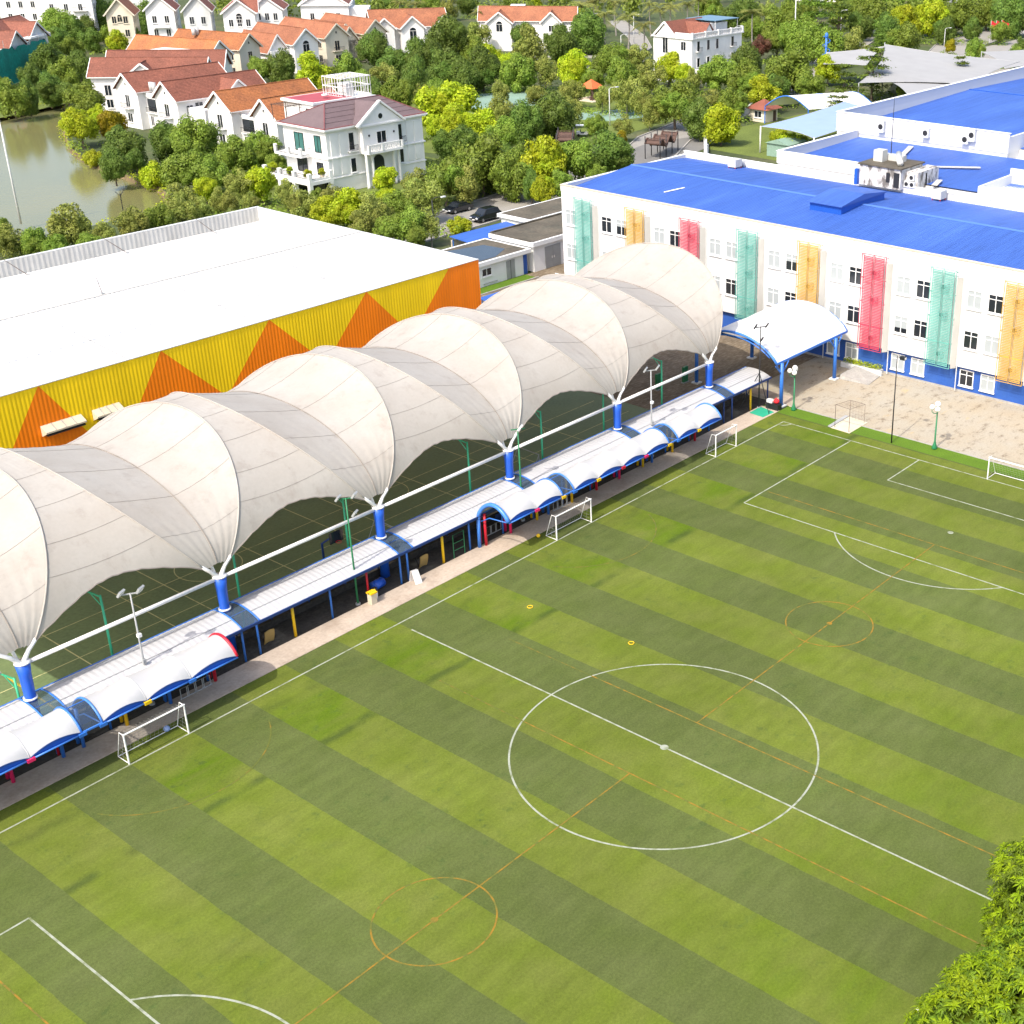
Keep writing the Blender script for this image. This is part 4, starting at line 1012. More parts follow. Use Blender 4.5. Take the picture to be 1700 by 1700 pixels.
m=MB(); m.extr([(71.6,33.3,14.35),(76.3,33.3,14.95),(81.3,33.3,14.35),(81.3,33.3,14.27),(71.6,33.3,14.27)],(0,4.4,0)); m.build('monitor_roof','school_roof_blue',dorm)
for i in range(18): y=33.6+i*0.22; MB().box(71.87,71.9,y,y+0.07,13.3,14.3).build('rib','dormer_blue',dorm)
# windows by bay
COLS=['screen_teal','screen_yellow','screen_red']
bays=[64.55-7.79*k for k in range(11)]
dark={(2,0,1),(5,1,1),(6,1,1),(7,1,0),(7,0,1),(1,0,0),(4,1,1),(6,0,1),(5,0,1),(3,1,1)}
wr=random.Random(11)
for k,yp in enumerate(bays):
    for fl,zc in ((0,9.75),(1,5.68)):
        for wi,(a,b) in enumerate(((2.45,3.9),(0.22,1.66))):
            yc=yp+(a+b)/2
            if yc>66.3: continue
            dk=(k,fl,wi) in dark; bl=wr.choice((0.45,0.7,0.85))
            o=window(sch,(SX,yc,zc),(-1,0),1.42,1.68,'white_paint','glass_dark' if (dk or wr.random()<0.2) else 'blind_white',2,True,False,0.42,0 if dk else bl)
    if k>=4 or k in (0,):
        for wi,(a,b) in enumerate(((2.75,4.25),(0.45,1.95))):
            yc=yp+(a+b)/2
            if k==4 and wi==0: continue
            if k==5 and wi==1 and False: continue
            window(sch,(64.5,yc,1.53),(-1,0),1.36,1.5,'white_paint','glass_dark' if k==7 and wi==0 else 'blind_white',2,True,False,0.42,0.0 if k==7 and wi==0 else 0.75)
    # coloured perforated screens: two leaves in a rail frame
    cm=COLS[k%3]; y1=yp; y0=yp-2.75
    s=MB(); x=SX-0.55
    fr=s
    for yy in (y0,(y0+y1)/2,y1): fr.bar((x,yy,2.42),(x,yy,12.4),0.055)
    for zz in (2.45,5.0,7.45,9.9,12.35): fr.bar((x,y0,zz),(x,y1,zz),0.05)
    for zz in (2.6,5.0,7.45,9.9,12.2):
        for yy in (y0,y1): fr.bar((x,yy,zz),(SX,yy,zz),0.04)
    frame=fr.build('screen_frame',cm,sch)
    for (ya,yb) in ((y0+0.22,(y0+y1)/2-0.13),((y0+y1)/2+0.13,y1-0.22)):
        p=MB()
        nb=60
        for i in range(nb):
            z=2.62+9.6*i/nb; p.box(x-0.015,x+0.015,ya,yb,z,z+9.6/nb*0.60)
        for yy in (ya,yb): p.bar((x,yy,2.6),(x,yy,12.25),0.05)
        p.build('screen_leaf',cm,frame)
    # fold-back wing and the air conditioners it hides
    p=MB(); p.poly([(SX-0.5,y0-0.12,2.5),(SX-0.02,y0-0.5,2.5),(SX-0.02,y0-0.5,11.7),(SX-0.5,y0-0.12,11.7)]); p.build('side_fin','parapet_grey',frame)
    for zz in (3.4,7.4,10.2): ac_unit(sch,SX-0.42,SX-0.03,y0+0.9,y0+1.8,zz,zz+0.62)
    MB().cyl((SX-0.06,y0-0.62,0.2),(SX-0.06,y0-0.62,11.6),0.05,n=6).build('drain_pipe','grey_white',sch)
# steps, ramp and planter by the entrance
t=thing('entrance_ramp','pale concrete ramp with a low wall in front of the blue wall','ramp',(62,24.5,0))
m=MB(); m.extr([(60.0,25.4,0),(60.3,22.2,0.0),(63.4,22.6,0.02),(63.4,25.6,0.45),(60.2,25.5,0.42)],(0,0,0.06)); m.build('slab','kerb_stone',t)
MB().box(63.3,63.5,22.5,27.4,0,0.5).build('low_wall','grey_white',t)
t=thing('planter','concrete planter of clipped green shrubs against the blue school wall','planter',(63.9,25.0,0))
MB().box(63.5,64.38,22.9,27.3,0,0.42).build('trough','grey_white',t)
# ------------------------------------------------------------------ school: rear blocks
b2=thing('rear_school_block','lower rear school block with white parapet and blue roof','school',(98,20,0))
MB().box(89.6,140,-18,53.9,0,13.6).build('walls','school_white',b2)
m=MB(); m.box(89.5,89.8,33,54.0,13.6,15.05); m.box(89.8,108.3,53.7,54.0,13.6,15.05); m.build('parapet','school_white',b2)
MB().box(89.42,89.88,33,54.08,15.05,15.12).build('coping','white_paint',b2); MB().box(89.88,108.3,53.62,54.08,15.05,15.12).build('coping','white_paint',b2)
r=corr_slope(89.8,13.75,108.6,14.1,-18,53.7).build('roof','school_roof_blue',b2)
for (p,q) in (((93.5,40.2,14.1),(106.5,44.5,14.3)),((97,37.5,14.1),(100.5,31.5,14.2)),((88.9,31.5,14.0),(91.5,32.2,14.1))): MB().bar(p,q,0.7,0.06).build('roof_walkway','parapet_grey',r)
b3=thing('tall_school_block','tallest rear school block with high white parapet and blue roof','school',(135,35,0))
MB().box(108.6,185,31.9,57.2,0,14.6).build('walls','school_white',b3); MB().box(112.0,185,-18,31.9,0,14.6).build('walls','school_white',b3)
m=MB(); m.box(108.5,108.8,31.8,57.3,14.6,17.05); m.box(108.8,185,57.0,57.3,14.6,17.05); m.box(108.8,185,31.8,32.1,14.6,16.6); m.build('parapet','school_white',b3)
m=MB(); m.box(108.4,108.9,31.7,57.4,17.05,17.12); m.build('coping','white_paint',b3); MB().box(108.9,185,56.9,57.4,17.05,17.12).build('coping','white_paint',b3)
corr_slope(108.8,14.75,147,15.6,32.1,57.0).build('roof','school_roof_blue',b3); corr_slope(112.1,14.7,147,15.5,-18,31.8).build('roof','school_roof_blue',b3)
corr_slope(185,14.75,147,15.6,32.1,57.0).build('roof','school_roof_blue',b3)
MB().bar((147,32.2,15.66),(147,57,15.66),0.5,0.08).build('ridge_cap','dormer_blue',b3)
for (y,z,hh) in ((49.6,15.2,1.5),(42.9,15.3,1.2),(37.2,15.2,1.1),(36.3,15.6,1.6)): ac_unit(b3,107.9,108.45,y,y+0.95,z,z+hh)
for i in range(9): MB().box(108.44,108.5,33+i*2.7,33.03+i*2.7,14.7,17.0).build('wall_joint','grey_white',b3)
sh=thing('stair_house','weathered stair house with rust stained walls on the school roof','stair house',(89,36.6,13.5))
MB().box(86.4,91.5,34.6,40.1,13.4,15.75).build('walls','dirty_white',sh); MB().box(87.6,92.6,33.0,34.6,13.4,15.4).build('annex_walls','dirty_white',sh)
MB().box(86.2,91.7,34.4,40.3,15.75,15.9).build('roof_slab','concrete_roof',sh); MB().box(86.38,86.4,34.75,35.5,13.6,15.3).build('door','black_steel',sh)
MB().box(86.36,86.4,36.0,36.5,14.1,15.2).build('vent','black_steel',sh)
for (y,z) in ((33.2,13.7),(33.9,13.7),(33.3,14.5)): ac_unit(sh,87.15,87.58,y,y+0.65,z,z+0.7)
MB().box(85.9,86.38,40.1,40.5,13.4,15.2).build('blue_pier','dormer_blue',sh)
t=thing('roof_duct','galvanised ventilation duct and fan box on the stair house roof','duct',(89.5,37,15.9))
m=MB(); m.tube([(87.2,35.2,16.3),(88.6,36.2,16.45),(91,37.6,16.5)],0.38,8); m.build('duct','metal_grey_roof',t,True); MB().box(88.2,89.4,38.2,39.4,15.9,17.2).build('fan_box','metal_grey_roof',t); MB().box(89.6,90.4,36.2,39.4,15.9,16.6).build('plenum','metal_grey_roof',t)
t=thing('antenna_mast','thin lightning mast rising from the school roof beside the stair house','mast',(90.2,38.2,15.9)); MB().tube([(90.2,38.2,15.9),(90.2,38.2,19.5),(90.2,38.2,23.2)],[0.06,0.045,0.02],6).build('mast','black_steel',t); MB().box(90.0,90.4,38.0,38.4,15.9,16.0).build('base','grey_steel',t)
def roof_fan(x,y,z,label):
    t=thing('roof_fan',label,'fan unit',(x,y,z),0,'fan units on the school roof')
    MB().box(x-0.7,x+0.7,y-0.6,y+0.6,z+0.3,z+1.2).build('casing','metal_grey_roof',t); MB().tube([(x+0.7,y,z+0.7),(x+1.3,y-0.2,z+0.6),(x+1.5,y-0.3,z+0.1)],0.28,8).build('duct','metal_grey_roof',t,True)
    for sx in (-0.6,0.6):
        for sy in (-0.5,0.5): MB().bar((x+sx,y+sy,z-0.2),(x+sx,y+sy,z+0.3),0.08).build('leg','red_steel',t)
roof_fan(85.6,57.6,13.0,'silver fan unit at the far corner of the blue school roof'); roof_fan(86.2,29.4,13.0,'silver fan unit beside the rear parapet of the blue school roof')
t=thing('light_well','white walled light well at the right edge of the school roof','light well',(92,20,13))
m=MB(); m.box(87.9,88.2,-18,25.5,13.0,14.9); m.box(88.2,96,25.2,25.5,13.0,14.9); m.box(96,96.3,-18,25.5,13.0,15.6); m.build('walls','grey_white',t); MB().box(88.2,96,-18,25.2,13.7,13.85).build('floor','white_paint',t)

# ------------------------------------------------------------------ sports hall
gy0,gy1,gx0,gx1=59.9,97.0,-62.0,43.7
gym=thing('sports_hall','big white roofed sports hall with yellow and orange zigzag wall','sports hall',(0,78,0))
m=MB(); rows=[]; n=int((gx1-gx0)/0.17)
for i in range(n+1):
    x=gx0+(gx1-gx0)*i/n; dy=-0.02 if (i//1)%2 else 0.0; rows.append([(x,gy0+dy,4.4),(x,gy0+dy,10.0)])
m.grid(rows); m.build('cladding','gym_cladding',gym)
MB().box(gx0,gx1-0.02,gy0+0.05,gy1,0,4.4).build('lower_wall','grey_white',gym)
MB().box(gx0,gx1,gy0-0.12,gy0+0.05,4.25,4.4).build('drip_rail','sand_stone',gym)
m=MB(); rows=[]; n=int((gy1-gy0)/0.16)
for i in range(n+1):
    y=gy0+0.02+(gy1-gy0-0.02)*i/n; dx=0.05 if i%2 else 0; rows.append([(gx1+dx,y,0.0),(gx1+dx,y,10.0)])
m.grid(rows); m.build('end_wall','parapet_grey',gym)
MB().box(gx0,gx1+0.04,gy0-0.06,gy0+0.2,10.0,10.06).build('top_flashing','grey_white',gym)
m=MB(); m.box(gx1-0.22,gx1+0.05,gy0+0.2,gy1,8.3,10.04); m.build('parapet','grey_white',gym)
m=MB(); rows=[]; n=int((gx1-gx0)/0.55)
for i in range(2*n+1):
    x=gx0+(gx1-gx0)*i/(2*n); dy=-0.05 if i%2 else 0; rows.append([(x,gy1-0.2+dy,8.0),(x,gy1-0.2+dy,10.0)])
m.grid(rows); m.build('parapet','parapet_grey',gym)
MB().box(gx0,gx1+0.05,gy1-0.22,gy1+0.1,10.0,10.07).build('top_flashing','grey_white',gym)
for (ya,za,yb,zb) in ((gy0+0.2,8.45,78.5,9.98),(gy1-0.2,8.35,78.5,9.98)):
    m=MB(); rows=[]; nn=int((gx1-gx0)/0.5)
    for i in range(2*nn+1):
        x=gx0+(gx1-0.22-gx0)*i/(2*nn); up_=0.03 if i%2 else 0; rows.append([(x,ya,za+up_),(x,(ya+yb)/2,(za+zb)/2+up_),(x,yb,zb+up_)])
    m.grid(rows); m.build('roof','gym_roof_white',gym)
MB().extr([(gx0,78.2,10.02),(gx0,78.5,10.07),(gx0,78.8,10.02)],(gx1-gx0-0.25,0,0)).build('ridge_cap','parapet_grey',gym)
for x in (-24,-8,6,19,31): MB().bar((x,62,8.66),(x,77.8,9.96),0.06,0.05).build('roof_joint','roof_line',gym)
MB().bar((-30,69,9.28),(41,69,9.28),0.05,0.03).build('roof_joint','roof_line',gym)
wx=-20
for i in range(22):
    x=-22+i*3.0
    if x+2.4<43: MB().box(x,x+2.5,gy0+0.0,gy0+0.06,3.0,4.2).build('window_strip','glass_dark',gym)
def awning(x0,x1):
    o=MB().extr([(x0,gy0,6.75),(x0,gy0-0.75,6.35),(x0,gy0-0.75,6.22),(x0,gy0,5.85)],(x1-x0,0,0)).build('window_awning','sand_stone',gym)
    MB().box(x0+0.1,x1-0.1,gy0-0.72,gy0-0.05,6.0,6.1).build('louvre','black_steel',o)
    for k in range(1,4): MB().bar((x0+(x1-x0)*k/4,gy0-0.02,6.78),(x0+(x1-x0)*k/4,gy0-0.74,6.39),0.04).build('seam','grey_steel',o)
awning(-4.15,-0.75); awning(0.2,2.6)
def lightning_rod(x,y,z,dx,dy,label):
    t=thing('lightning_rod',label,'rod',(x,y,z),0,'lightning rods on the sports hall roof')
    MB().tube([(x,y,z),(x+dx*0.5,y+dy*0.5,z+1.1),(x+dx,y+dy,z+2.2)],[0.04,0.035,0.015],6).build('rod','rusty_steel',t); MB().box(x-0.15,x+0.15,y-0.15,y+0.15,z,z+0.12).build('foot','grey_steel',t)
lightning_rod(12.9,78.5,10.02,-0.3,0.2,'lightning rod standing on the middle of the white hall roof')
lightning_rod(14.5,95.4,8.45,-2.0,1.2,'leaning lightning rod at the far left parapet of the hall roof')
lightning_rod(25.5,95.2,8.5,-2.2,1.2,'leaning lightning rod at the middle of the far hall parapet')
lightning_rod(36.5,95.2,8.5,-2.0,1.0,'leaning lightning rod at the right of the far hall parapet')

# ------------------------------------------------------------------ annexes between hall and school
a1=thing('annex_building','low white annex with a wet flat roof beside the orange wall','annex',(57,80,0))
MB().box(47.0,68.2,77.2,84.6,0,2.7).build('walls','white_paint',a1); MB().box(46.7,68.6,76.8,85.0,2.7,3.2).build('roof_fascia','white_paint',a1)
MB().box(47.0,68.2,77.15,84.6,3.2,3.22).build('roof_deck','concrete_roof',a1)
tag(MB().poly([(48,77.6,3.235),(63.0,77.4,3.235),(66.4,79.2,3.235),(66.0,82.6,3.235),(60,84.2,3.235),(50,84.2,3.235)]).build('puddle','glass_dark',None,loc=(57,80,3.235)),'sheet of rain water standing on the annex roof','puddle')
window(a1,(61.1,77.2,1.75),(0,-1),1.5,0.85,'white_paint','glass_dark',2)
o=MB().box(64.5,65.95,77.13,77.2,0.05,2.35).build('door','grey_steel',a1); MB().bar((65.2,77.12,0.05),(65.2,77.12,2.35),0.04).build('door_joint','black_steel',o)
MB().bar((60.4,77.1,0.35),(62.8,77.1,0.35),0.06).build('pipe','grey_steel',a1); MB().box(67.5,68.1,77.12,77.2,0.05,2.5).build('door','school_blue',a1)
a2=thing('annex_building','taller white annex with dark flat roof and grey double gate next to the school','annex',(75,80,0))
MB().box(69.1,82,76.9,84.0,0,3.35).build('walls','white_paint',a2); MB().box(68.7,82.4,76.5,84.4,3.35,3.9).build('roof_fascia','white_paint',a2); MB().box(69.0,82.1,76.8,84.1,3.9,3.92).build('roof_deck','concrete_roof',a2)
MB().box(68.75,68.95,77,84.3,3.92,4.02).build('upstand','concrete_roof',a2); MB().box(69.0,82.2,84.1,84.35,3.92,4.1).build('upstand','concrete_roof',a2)
for (x0,x1) in ((71.15,72.55),(72.59,74.0)): o=MB().box(x0,x1,76.82,76.9,0.05,2.85).build('gate_leaf','grey_steel',a2); MB().box(x1-0.25 if x0<72 else x0+0.1,x1-0.12 if x0<72 else x0+0.25,76.78,76.82,1.2,1.5).build('lock','white_steel',o)
a3=thing('annex_building','small rear annex with dark flat roof and white edge behind the gate annex','annex',(84,89.5,0))
MB().box(78.9,91,86.9,92.4,0,2.95).build('walls','white_paint',a3); MB().box(78.5,91.4,86.5,92.8,2.95,3.4).build('roof_fascia','white_paint',a3); MB().box(78.8,91.1,86.8,92.5,3.4,3.42).build('roof_deck','concrete_roof',a3)
a4=thing('bike_shed','blue metal roofed shed behind the annex with the wet roof','shed',(72.8,88.6,0))
m=MB(); m.extr([(67.6,86.6,2.35),(67.6,90.6,2.65),(67.6,90.6,2.73),(67.6,86.6,2.43)],(10.4,0,0)); m.build('roof','small_roof_blue',a4)
for x in (67.9,71,74.5,77.7):
    for y in (86.9,90.3): MB().cyl((x,y,0),(x,y,2.4),0.06,n=8).build('post','blue_steel',a4)
MB().box(67.7,77.9,90.35,90.5,0,2.2).build('rear_wall','sand_stone',a4)
t=thing('yard_shelter','small blue roof in the yard behind the hall corner','shelter',(52.5,66.5,0))
m=MB(); m.extr([(50.5,65.5,2.5),(50.5,67.6,2.7),(50.5,67.6,2.78),(50.5,65.5,2.58)],(4,0,0)); m.build('roof','small_roof_blue',t)
for x in (50.8,54.2):
    for y in (65.8,67.3): MB().cyl((x,y,0),(x,y,2.55),0.06,n=8).build('post','blue_steel',t)
# ------------------------------------------------------------------ the white villa
def rail_(parent, p, q, z0, z1, mm='black_steel', step=0.22, name='railing'):
    p=Vector(p); q=Vector(q); m=MB(); n=max(2,int((q-p).length/step))
    for i in range(n+1):
        a=p.lerp(q,i/n); m.bar((a.x,a.y,z0),(a.x,a.y,z1),0.035)
    m.bar((p.x,p.y,z1),(q.x,q.y,z1),0.06); m.bar((p.x,p.y,z0+0.05),(q.x,q.y,z0+0.05),0.04)
    return m.build(name,mm,parent)
v=thing('villa','white three storey villa with slate hip roof and gabled portico','villa',(91,136,0))
MB().box(81,100.4,131.6,142,0,9.7).build('walls','villa_white',v)
m=MB(); m.box(80.75,100.65,131.35,142.2,5.35,5.55); m.box(80.85,100.55,131.45,142.1,2.3,2.45); m.build('string_course','villa_white',v)
m=MB(); m.box(80.3,101.1,130.9,142.6,9.7,9.95); m.box(80.5,100.9,131.1,142.4,9.5,9.7); m.build('cornice','villa_white',v)
MB().box(80.4,101.0,131.0,142.5,9.95,10.08).build('roof_edge','villa_roof_red',v)
# hip roof
e=(80.7,100.7,131.3,142.2,10.08); r0,r1=(85.3,136.7,12.7),(96.2,136.7,12.7)
m=MB(); a,b,c,d=(e[0],e[2],e[4]),(e[1],e[2],e[4]),(e[1],e[3],e[4]),(e[0],e[3],e[4])
m.poly([a,b,r1,r0]); m.poly([b,c,r1]); m.poly([c,d,r0,r1]); m.poly([d,a,r0]); rf=m.build('roof','villa_roof',v)
for p,q in ((a,r0),(b,r1),(c,r1),(d,r0),(r0,r1)): MB().bar(Vector(p)+Vector((0,0,.05)),Vector(q)+Vector((0,0,.05)),0.16,0.1).build('ridge_tile','villa_roof_red',rf)
for zf in (0.2,0.4,0.6,0.8):
    s=Vector(a).lerp(Vector(r0),zf); t_=Vector(b).lerp(Vector(r1),zf); MB().bar(s+Vector((0,-.02,.02)),t_+Vector((0,-.02,.02)),0.05,0.04).build('slate_course','villa_roof',rf)
# portico
pz=130.4
MB().box(87.1,94.3,pz,131.62,5.4,9.7).build('portico_wall','villa_white',v)
m=MB(); m.extr([(86.3,pz-0.25,9.75),(90.7,pz-0.25,12.95),(95.1,pz-0.25,9.75)],(0,0.35,0)); m.build('pediment','villa_white',v)
for (x0,z0,x1,z1) in ((85.9,9.75,90.7,13.2),(95.5,9.75,90.7,13.2)): MB().bar((x0,pz-0.3,z0),(x1,pz-0.3,z1),0.55,0.28).build('raking_cornice','villa_white',v)
MB().box(86.2,95.2,pz-0.4,pz+0.1,9.6,9.85).build('pediment_base','villa_white',v)
for s,xe in ((1,86.0),(-1,95.4)):
    m=MB(); m.poly([(90.7,pz-0.2,13.05),(90.7,135.9,13.05 if False else 12.75),(90.7-s*2.6,133.0,11.2),(xe,131.2,10.1),(xe,pz-0.2,9.95)]); m.build('portico_roof','villa_roof',v)
m=MB(); m.poly([(90.7+0.42*cos(2*pi*k/18),pz-0.27,10.9+0.42*sin(2*pi*k/18)) for k in range(18)]); m.build('round_window','glass_dark',v)
window(v,(90.75,pz,7.65),(0,-1),1.8,1.75,'villa_white','glass_dark',2)
for x in (88.3,93.3): MB().box(x-0.12,x+0.12,pz-0.12,pz,8.0,8.3).build('wall_lamp','black_steel',v)
for x in (87.5,88.6,93.0,94.0): MB().tube([(x,pz+0.1,-0.05),(x,pz+0.1,0.4),(x,pz+0.1,5.0),(x,pz+0.1,5.4)],[0.36,0.28,0.25,0.34],14).build('portico_column','villa_white',v,True)
bal=MB().box(87.2,94.2,pz-1.0,pz,5.4,5.75).build('portico_balcony','villa_white',v)
MB().box(87.2,94.2,pz-1.0,pz-0.8,6.7,6.85).build('balustrade_rail','villa_white',bal)
for i in range(15): MB().cyl((87.6+i*0.45,pz-0.9,5.75),(87.6+i*0.45,pz-0.9,6.7),0.10,0.10,8).build('baluster','villa_white',bal)
for x in (87.3,90.0,94.1): MB().box(x-0.15,x+0.15,pz-1.05,pz-0.75,5.75,6.85).build('pier','villa_white',bal)
m=MB(); pts=[(90.7+1.15*cos(pi*k/12),131.56,3.6+1.15*sin(pi*k/12)) for k in range(13)]+[(89.55,131.56,1.0),(91.85,131.56,1.0)]; m.poly(pts); m.build('arched_door','glass_dark',v)
# front windows
for xc in (85.75,95.45):
    window(v,(xc,131.6,7.5),(0,-1),0.95,2.6,'villa_white','glass_dark',1,False)
    o=MB().box(xc-0.9,xc+0.9,131.0,131.6,5.95,6.1).build('balcony','villa_white',v); rail_(o,(xc-0.85,131.05,0),(xc+0.85,131.05,0),6.1,6.95)
    window(v,(xc,131.6,3.85),(0,-1),0.95,2.1,'villa_white','glass_dark',1)
for x in (82.2,83.9,97.4,99.0): MB().box(x-0.5,x+0.5,131.5,131.6,2.8,9.0).build('wall_panel','villa_white',v)
# side windows and balconies
window(v,(81,138.2,7.4),(-1,0),2.1,2.6,'black_steel','glass_green',2,False); window(v,(81,133.7,7.5),(-1,0),1.4,2.4,'black_steel','glass_green',2,False)
window(v,(81,138.0,3.9),(-1,0),2.3,2.1,'black_steel','glass_dark',2,False); window(v,(81,133.7,3.6),(-1,0),1.4,2.0,'black_steel','glass_dark',2,False)
sb=MB().box(78.9,81,135.4,142.0,5.4,5.75).build('side_balcony','villa_white',v)
for y in (135.6,138.6,141.8): MB().box(78.85,79.25,y-0.2,y+0.2,5.75,6.9).build('pier','villa_white',sb)
rail_(sb,(79.05,135.8,0),(79.05,141.6,0),5.75,6.7); rail_(sb,(79.1,135.5,0),(80.9,135.5,0),5.75,6.7)
tr=MB().box(76.4,81,130.7,142.2,2.2,2.7).build('terrace','villa_white',v); 
for (x,y) in ((76.7,131.0),(76.7,134.6),(76.7,138.2),(76.7,141.9),(80.6,131.0)):
    MB().box(x-0.3,x+0.3,y-0.3,y+0.3,-0.05,2.2).build('terrace_pier','villa_white',tr); MB().box(x-0.28,x+0.28,y-0.28,y+0.28,2.7,3.95).build('pier','villa_white',tr)
MB().box(76.5,76.9,131.3,141.6,2.7,3.05).build('parapet','villa_white',tr); MB().box(77.0,80.3,130.8,131.2,2.7,3.05).build('parapet','villa_white',tr)
rail_(tr,(76.7,131.3,0),(76.7,141.6,0),3.05,3.75); rail_(tr,(77.0,131.0,0),(80.3,131.0,0),3.05,3.75)
MB().box(80.2,81,132,141,0,2.2).build('basement_wall','glass_dark',tr)
# roof terrace room, pergola and steel cage
MB().box(84.6,92.5,138.5,146.0,9.5,12.4).build('roof_room','villa_white',v); MB().box(84.3,92.8,138.2,146.3,12.4,12.75).build('roof_room_slab','villa_white',v)
MB().box(84.7,92.4,138.6,145.9,12.75,12.78).build('red_deck','red_flat_roof',v); window(v,(84.6,140,11.0),(-1,0),0.9,1.5,'villa_white','glass_dark',1)
cg=MB()
for i in range(10):
    x=91+i*0.62
    for y in (139.0,144.0): cg.bar((x,y,12.7),(x,y,15.6),0.06)
for i in range(9):
    y=139+i*0.62
    for x in (91,96.6): cg.bar((x,y,12.7),(x,y,15.6),0.06)
for z in (12.75,14.2,15.6):
    for p,q in (((91,139,z),(96.6,139,z)),((91,144,z),(96.6,144,z)),((91,139,z),(91,144,z)),((96.6,139,z),(96.6,144,z))): cg.bar(p,q,0.12)
for i in range(7): cg.bar((91+i*0.9,139,15.6),(91+i*0.9,144,15.6),0.08)
cg.build('roof_cage','white_steel',v)
MB().box(93.2,94.8,141,143,12.4,14.4).build('water_tank','metal_grey_roof',v); MB().box(90.5,97.5,138.2,144.8,10.2,12.4).build('cage_plinth','villa_white',v)
MB().ball((88.5,140.5,13.3),0.55,14,8,0.35).build('satellite_dish','grey_white',v,True)
pg=MB()
for x in (81.6,84.2):
    for y in (141.5,145): pg.bar((x,y,9.9),(x,y,12.2),0.09)
for y in (141.5,145): pg.bar((81.4,y,12.2),(84.5,y,12.2),0.1)
for i in range(6): pg.bar((81.6+i*0.5,141.3,12.3),(81.6+i*0.5,145.2,12.3),0.06)
pg.build('roof_pergola','rusty_steel',v)
# ------------------------------------------------------------------ gabled houses
class House:
    """local frame: x runs from the front gable to the back, ridge along x"""
    def __init__(s,label,loc,ang,wall='villa_white',roof='tile_orange',group='gabled houses of the estate'):
        s.t=thing('gabled_house',label,'house',(loc[0],loc[1],0),radians(ang),group,local=True); s.w=wall; s.r=roof
    def block(s,x0,x1,y0,y1,ze,zr,ov=0.55,axis='x',base=0.0):
        T=(lambda x,y,z:(x,y,z)) if axis=='x' else (lambda x,y,z:(y,x,z))
        ym=(y0+y1)/2
        m=MB(); m.extr([T(x0,y0,base),T(x0,y1,base),T(x0,y1,ze),T(x0,ym,zr),T(x0,y0,ze)],Vector(T(x1-x0,0,0))); m.build('walls',s.w,s.t)
        k=(zr-ze)/((y1-y0)/2); o=None
        for sg,ye in ((-1,y0),(1,y1)):
            yo=ye+sg*ov; zo=ze-k*ov; pts=[T(x0-ov,ym,zr+0.08),T(x1+ov,ym,zr+0.08),T(x1+ov,yo,zo+0.08),T(x0-ov,yo,zo+0.08)]
            m=MB(); m.extr(pts,(0,0,0.16)); o=m.build('roof',s.r,s.t)
            MB().bar(T(x0-ov,yo+sg*0.05,zo+0.1),T(x1+ov,yo+sg*0.05,zo+0.1),0.1,0.16).build('gutter',s.w,o)
            for xe in (x0-ov-0.06,x1+ov+0.06):
                MB().bar(T(xe,ym,zr+0.12),T(xe,yo,zo+0.12),0.12,0.34).build('bargeboard',s.w,o)
        MB().bar(T(x0-ov,ym,zr+0.26),T(x1+ov,ym,zr+0.26),0.22,0.14).build('ridge_tile',s.r,o)
    def box(s,name,*a,mm=None): return MB().box(*a).build(name,mm or s.w,s.t)
    def win(s,c,n,w,h,**k): return window(s.t,c,n,w,h,s.w,k.pop('pane','glass_dark'),**k)
    def balcony(s,x,y,z,w,d=0.9):
        b=MB().box(x-d,x,y-w/2,y+w/2,z-0.15,z).build('balcony',s.w,s.t); rail_(b,(x-d+0.05,y-w/2,0),(x-d+0.05,y+w/2,0),z,z+0.9); return b
    def front(s,yc,style=0,hw=3.4):
        if style==0:
            s.win((0,yc,5.0),(-1,0),1.3,2.2,split=2,sill=False); s.balcony(0,yc,3.8,3.0); s.win((0,yc,1.9),(-1,0),1.5,1.6,split=2)
            s.win((0,yc+0.0,8.1),(-1,0),0.4,0.5,split=1,sill=False)
        elif style==1:
            s.win((0,yc,5.4),(-1,0),1.7,2.2,split=2,sill=False,arch=True); s.win((0,yc,1.9),(-1,0),1.6,1.6,split=2)
        else:
            s.win((0,yc,6.0),(-1,0),1.2,2.6,split=1,sill=False,arch=True); s.win((0,yc-1.6,2),(-1,0),1.0,1.6,split=1)
    def sides(s,L,y0,y1,ze,n=3):
        for i in range(n):
            x=2.5+i*(L-4)/max(1,n-1)
            for sg,yy in ((-1,y0),(1,y1)):
                s.win((x,yy,5.2),(0,sg),1.3,1.4,split=2); s.win((x,yy,2.0),(0,sg),1.3,1.5,split=2)
                if i==1: MB().box(x+1.2,x+2.0,yy-(0.35 if sg<0 else 0),yy+(0.35 if sg>0 else 0),3.6,4.2).build('air_conditioner','grey_white',s.t)
def wing(h,x0,x1,y0,y1,zt):
    h.box('wing_wall',x0,x1,y0,y1,0,zt); h.box('wing_parapet',x0-0.15,x0+0.15,y0,y1,zt,zt+0.7); h.box('loggia_shade',x0-0.03,x0,y0+0.5,y1-0.5,3.4,5.7,mm='glass_dark')  # flat dark sheet on the wall stands in for the shaded loggia recess
    b=MB().box(x0-0.5,x0,y0+0.3,y1-0.3,3.05,3.25).build('balcony',h.w,h.t); rail_(b,(x0-0.45,y0+0.3,0),(x0-0.45,y1-0.3,0),3.25,4.1)
    for i in range(3): h.win((x0,y0+(y1-y0)*(i+0.5)/3,1.6),(-1,0),0.9,1.7,split=2,sill=False)
def dish(h,x,y,z): MB().ball((x,y,z),0.5,12,8,0.4).build('water_tank','metal_grey_roof',h.t,True)
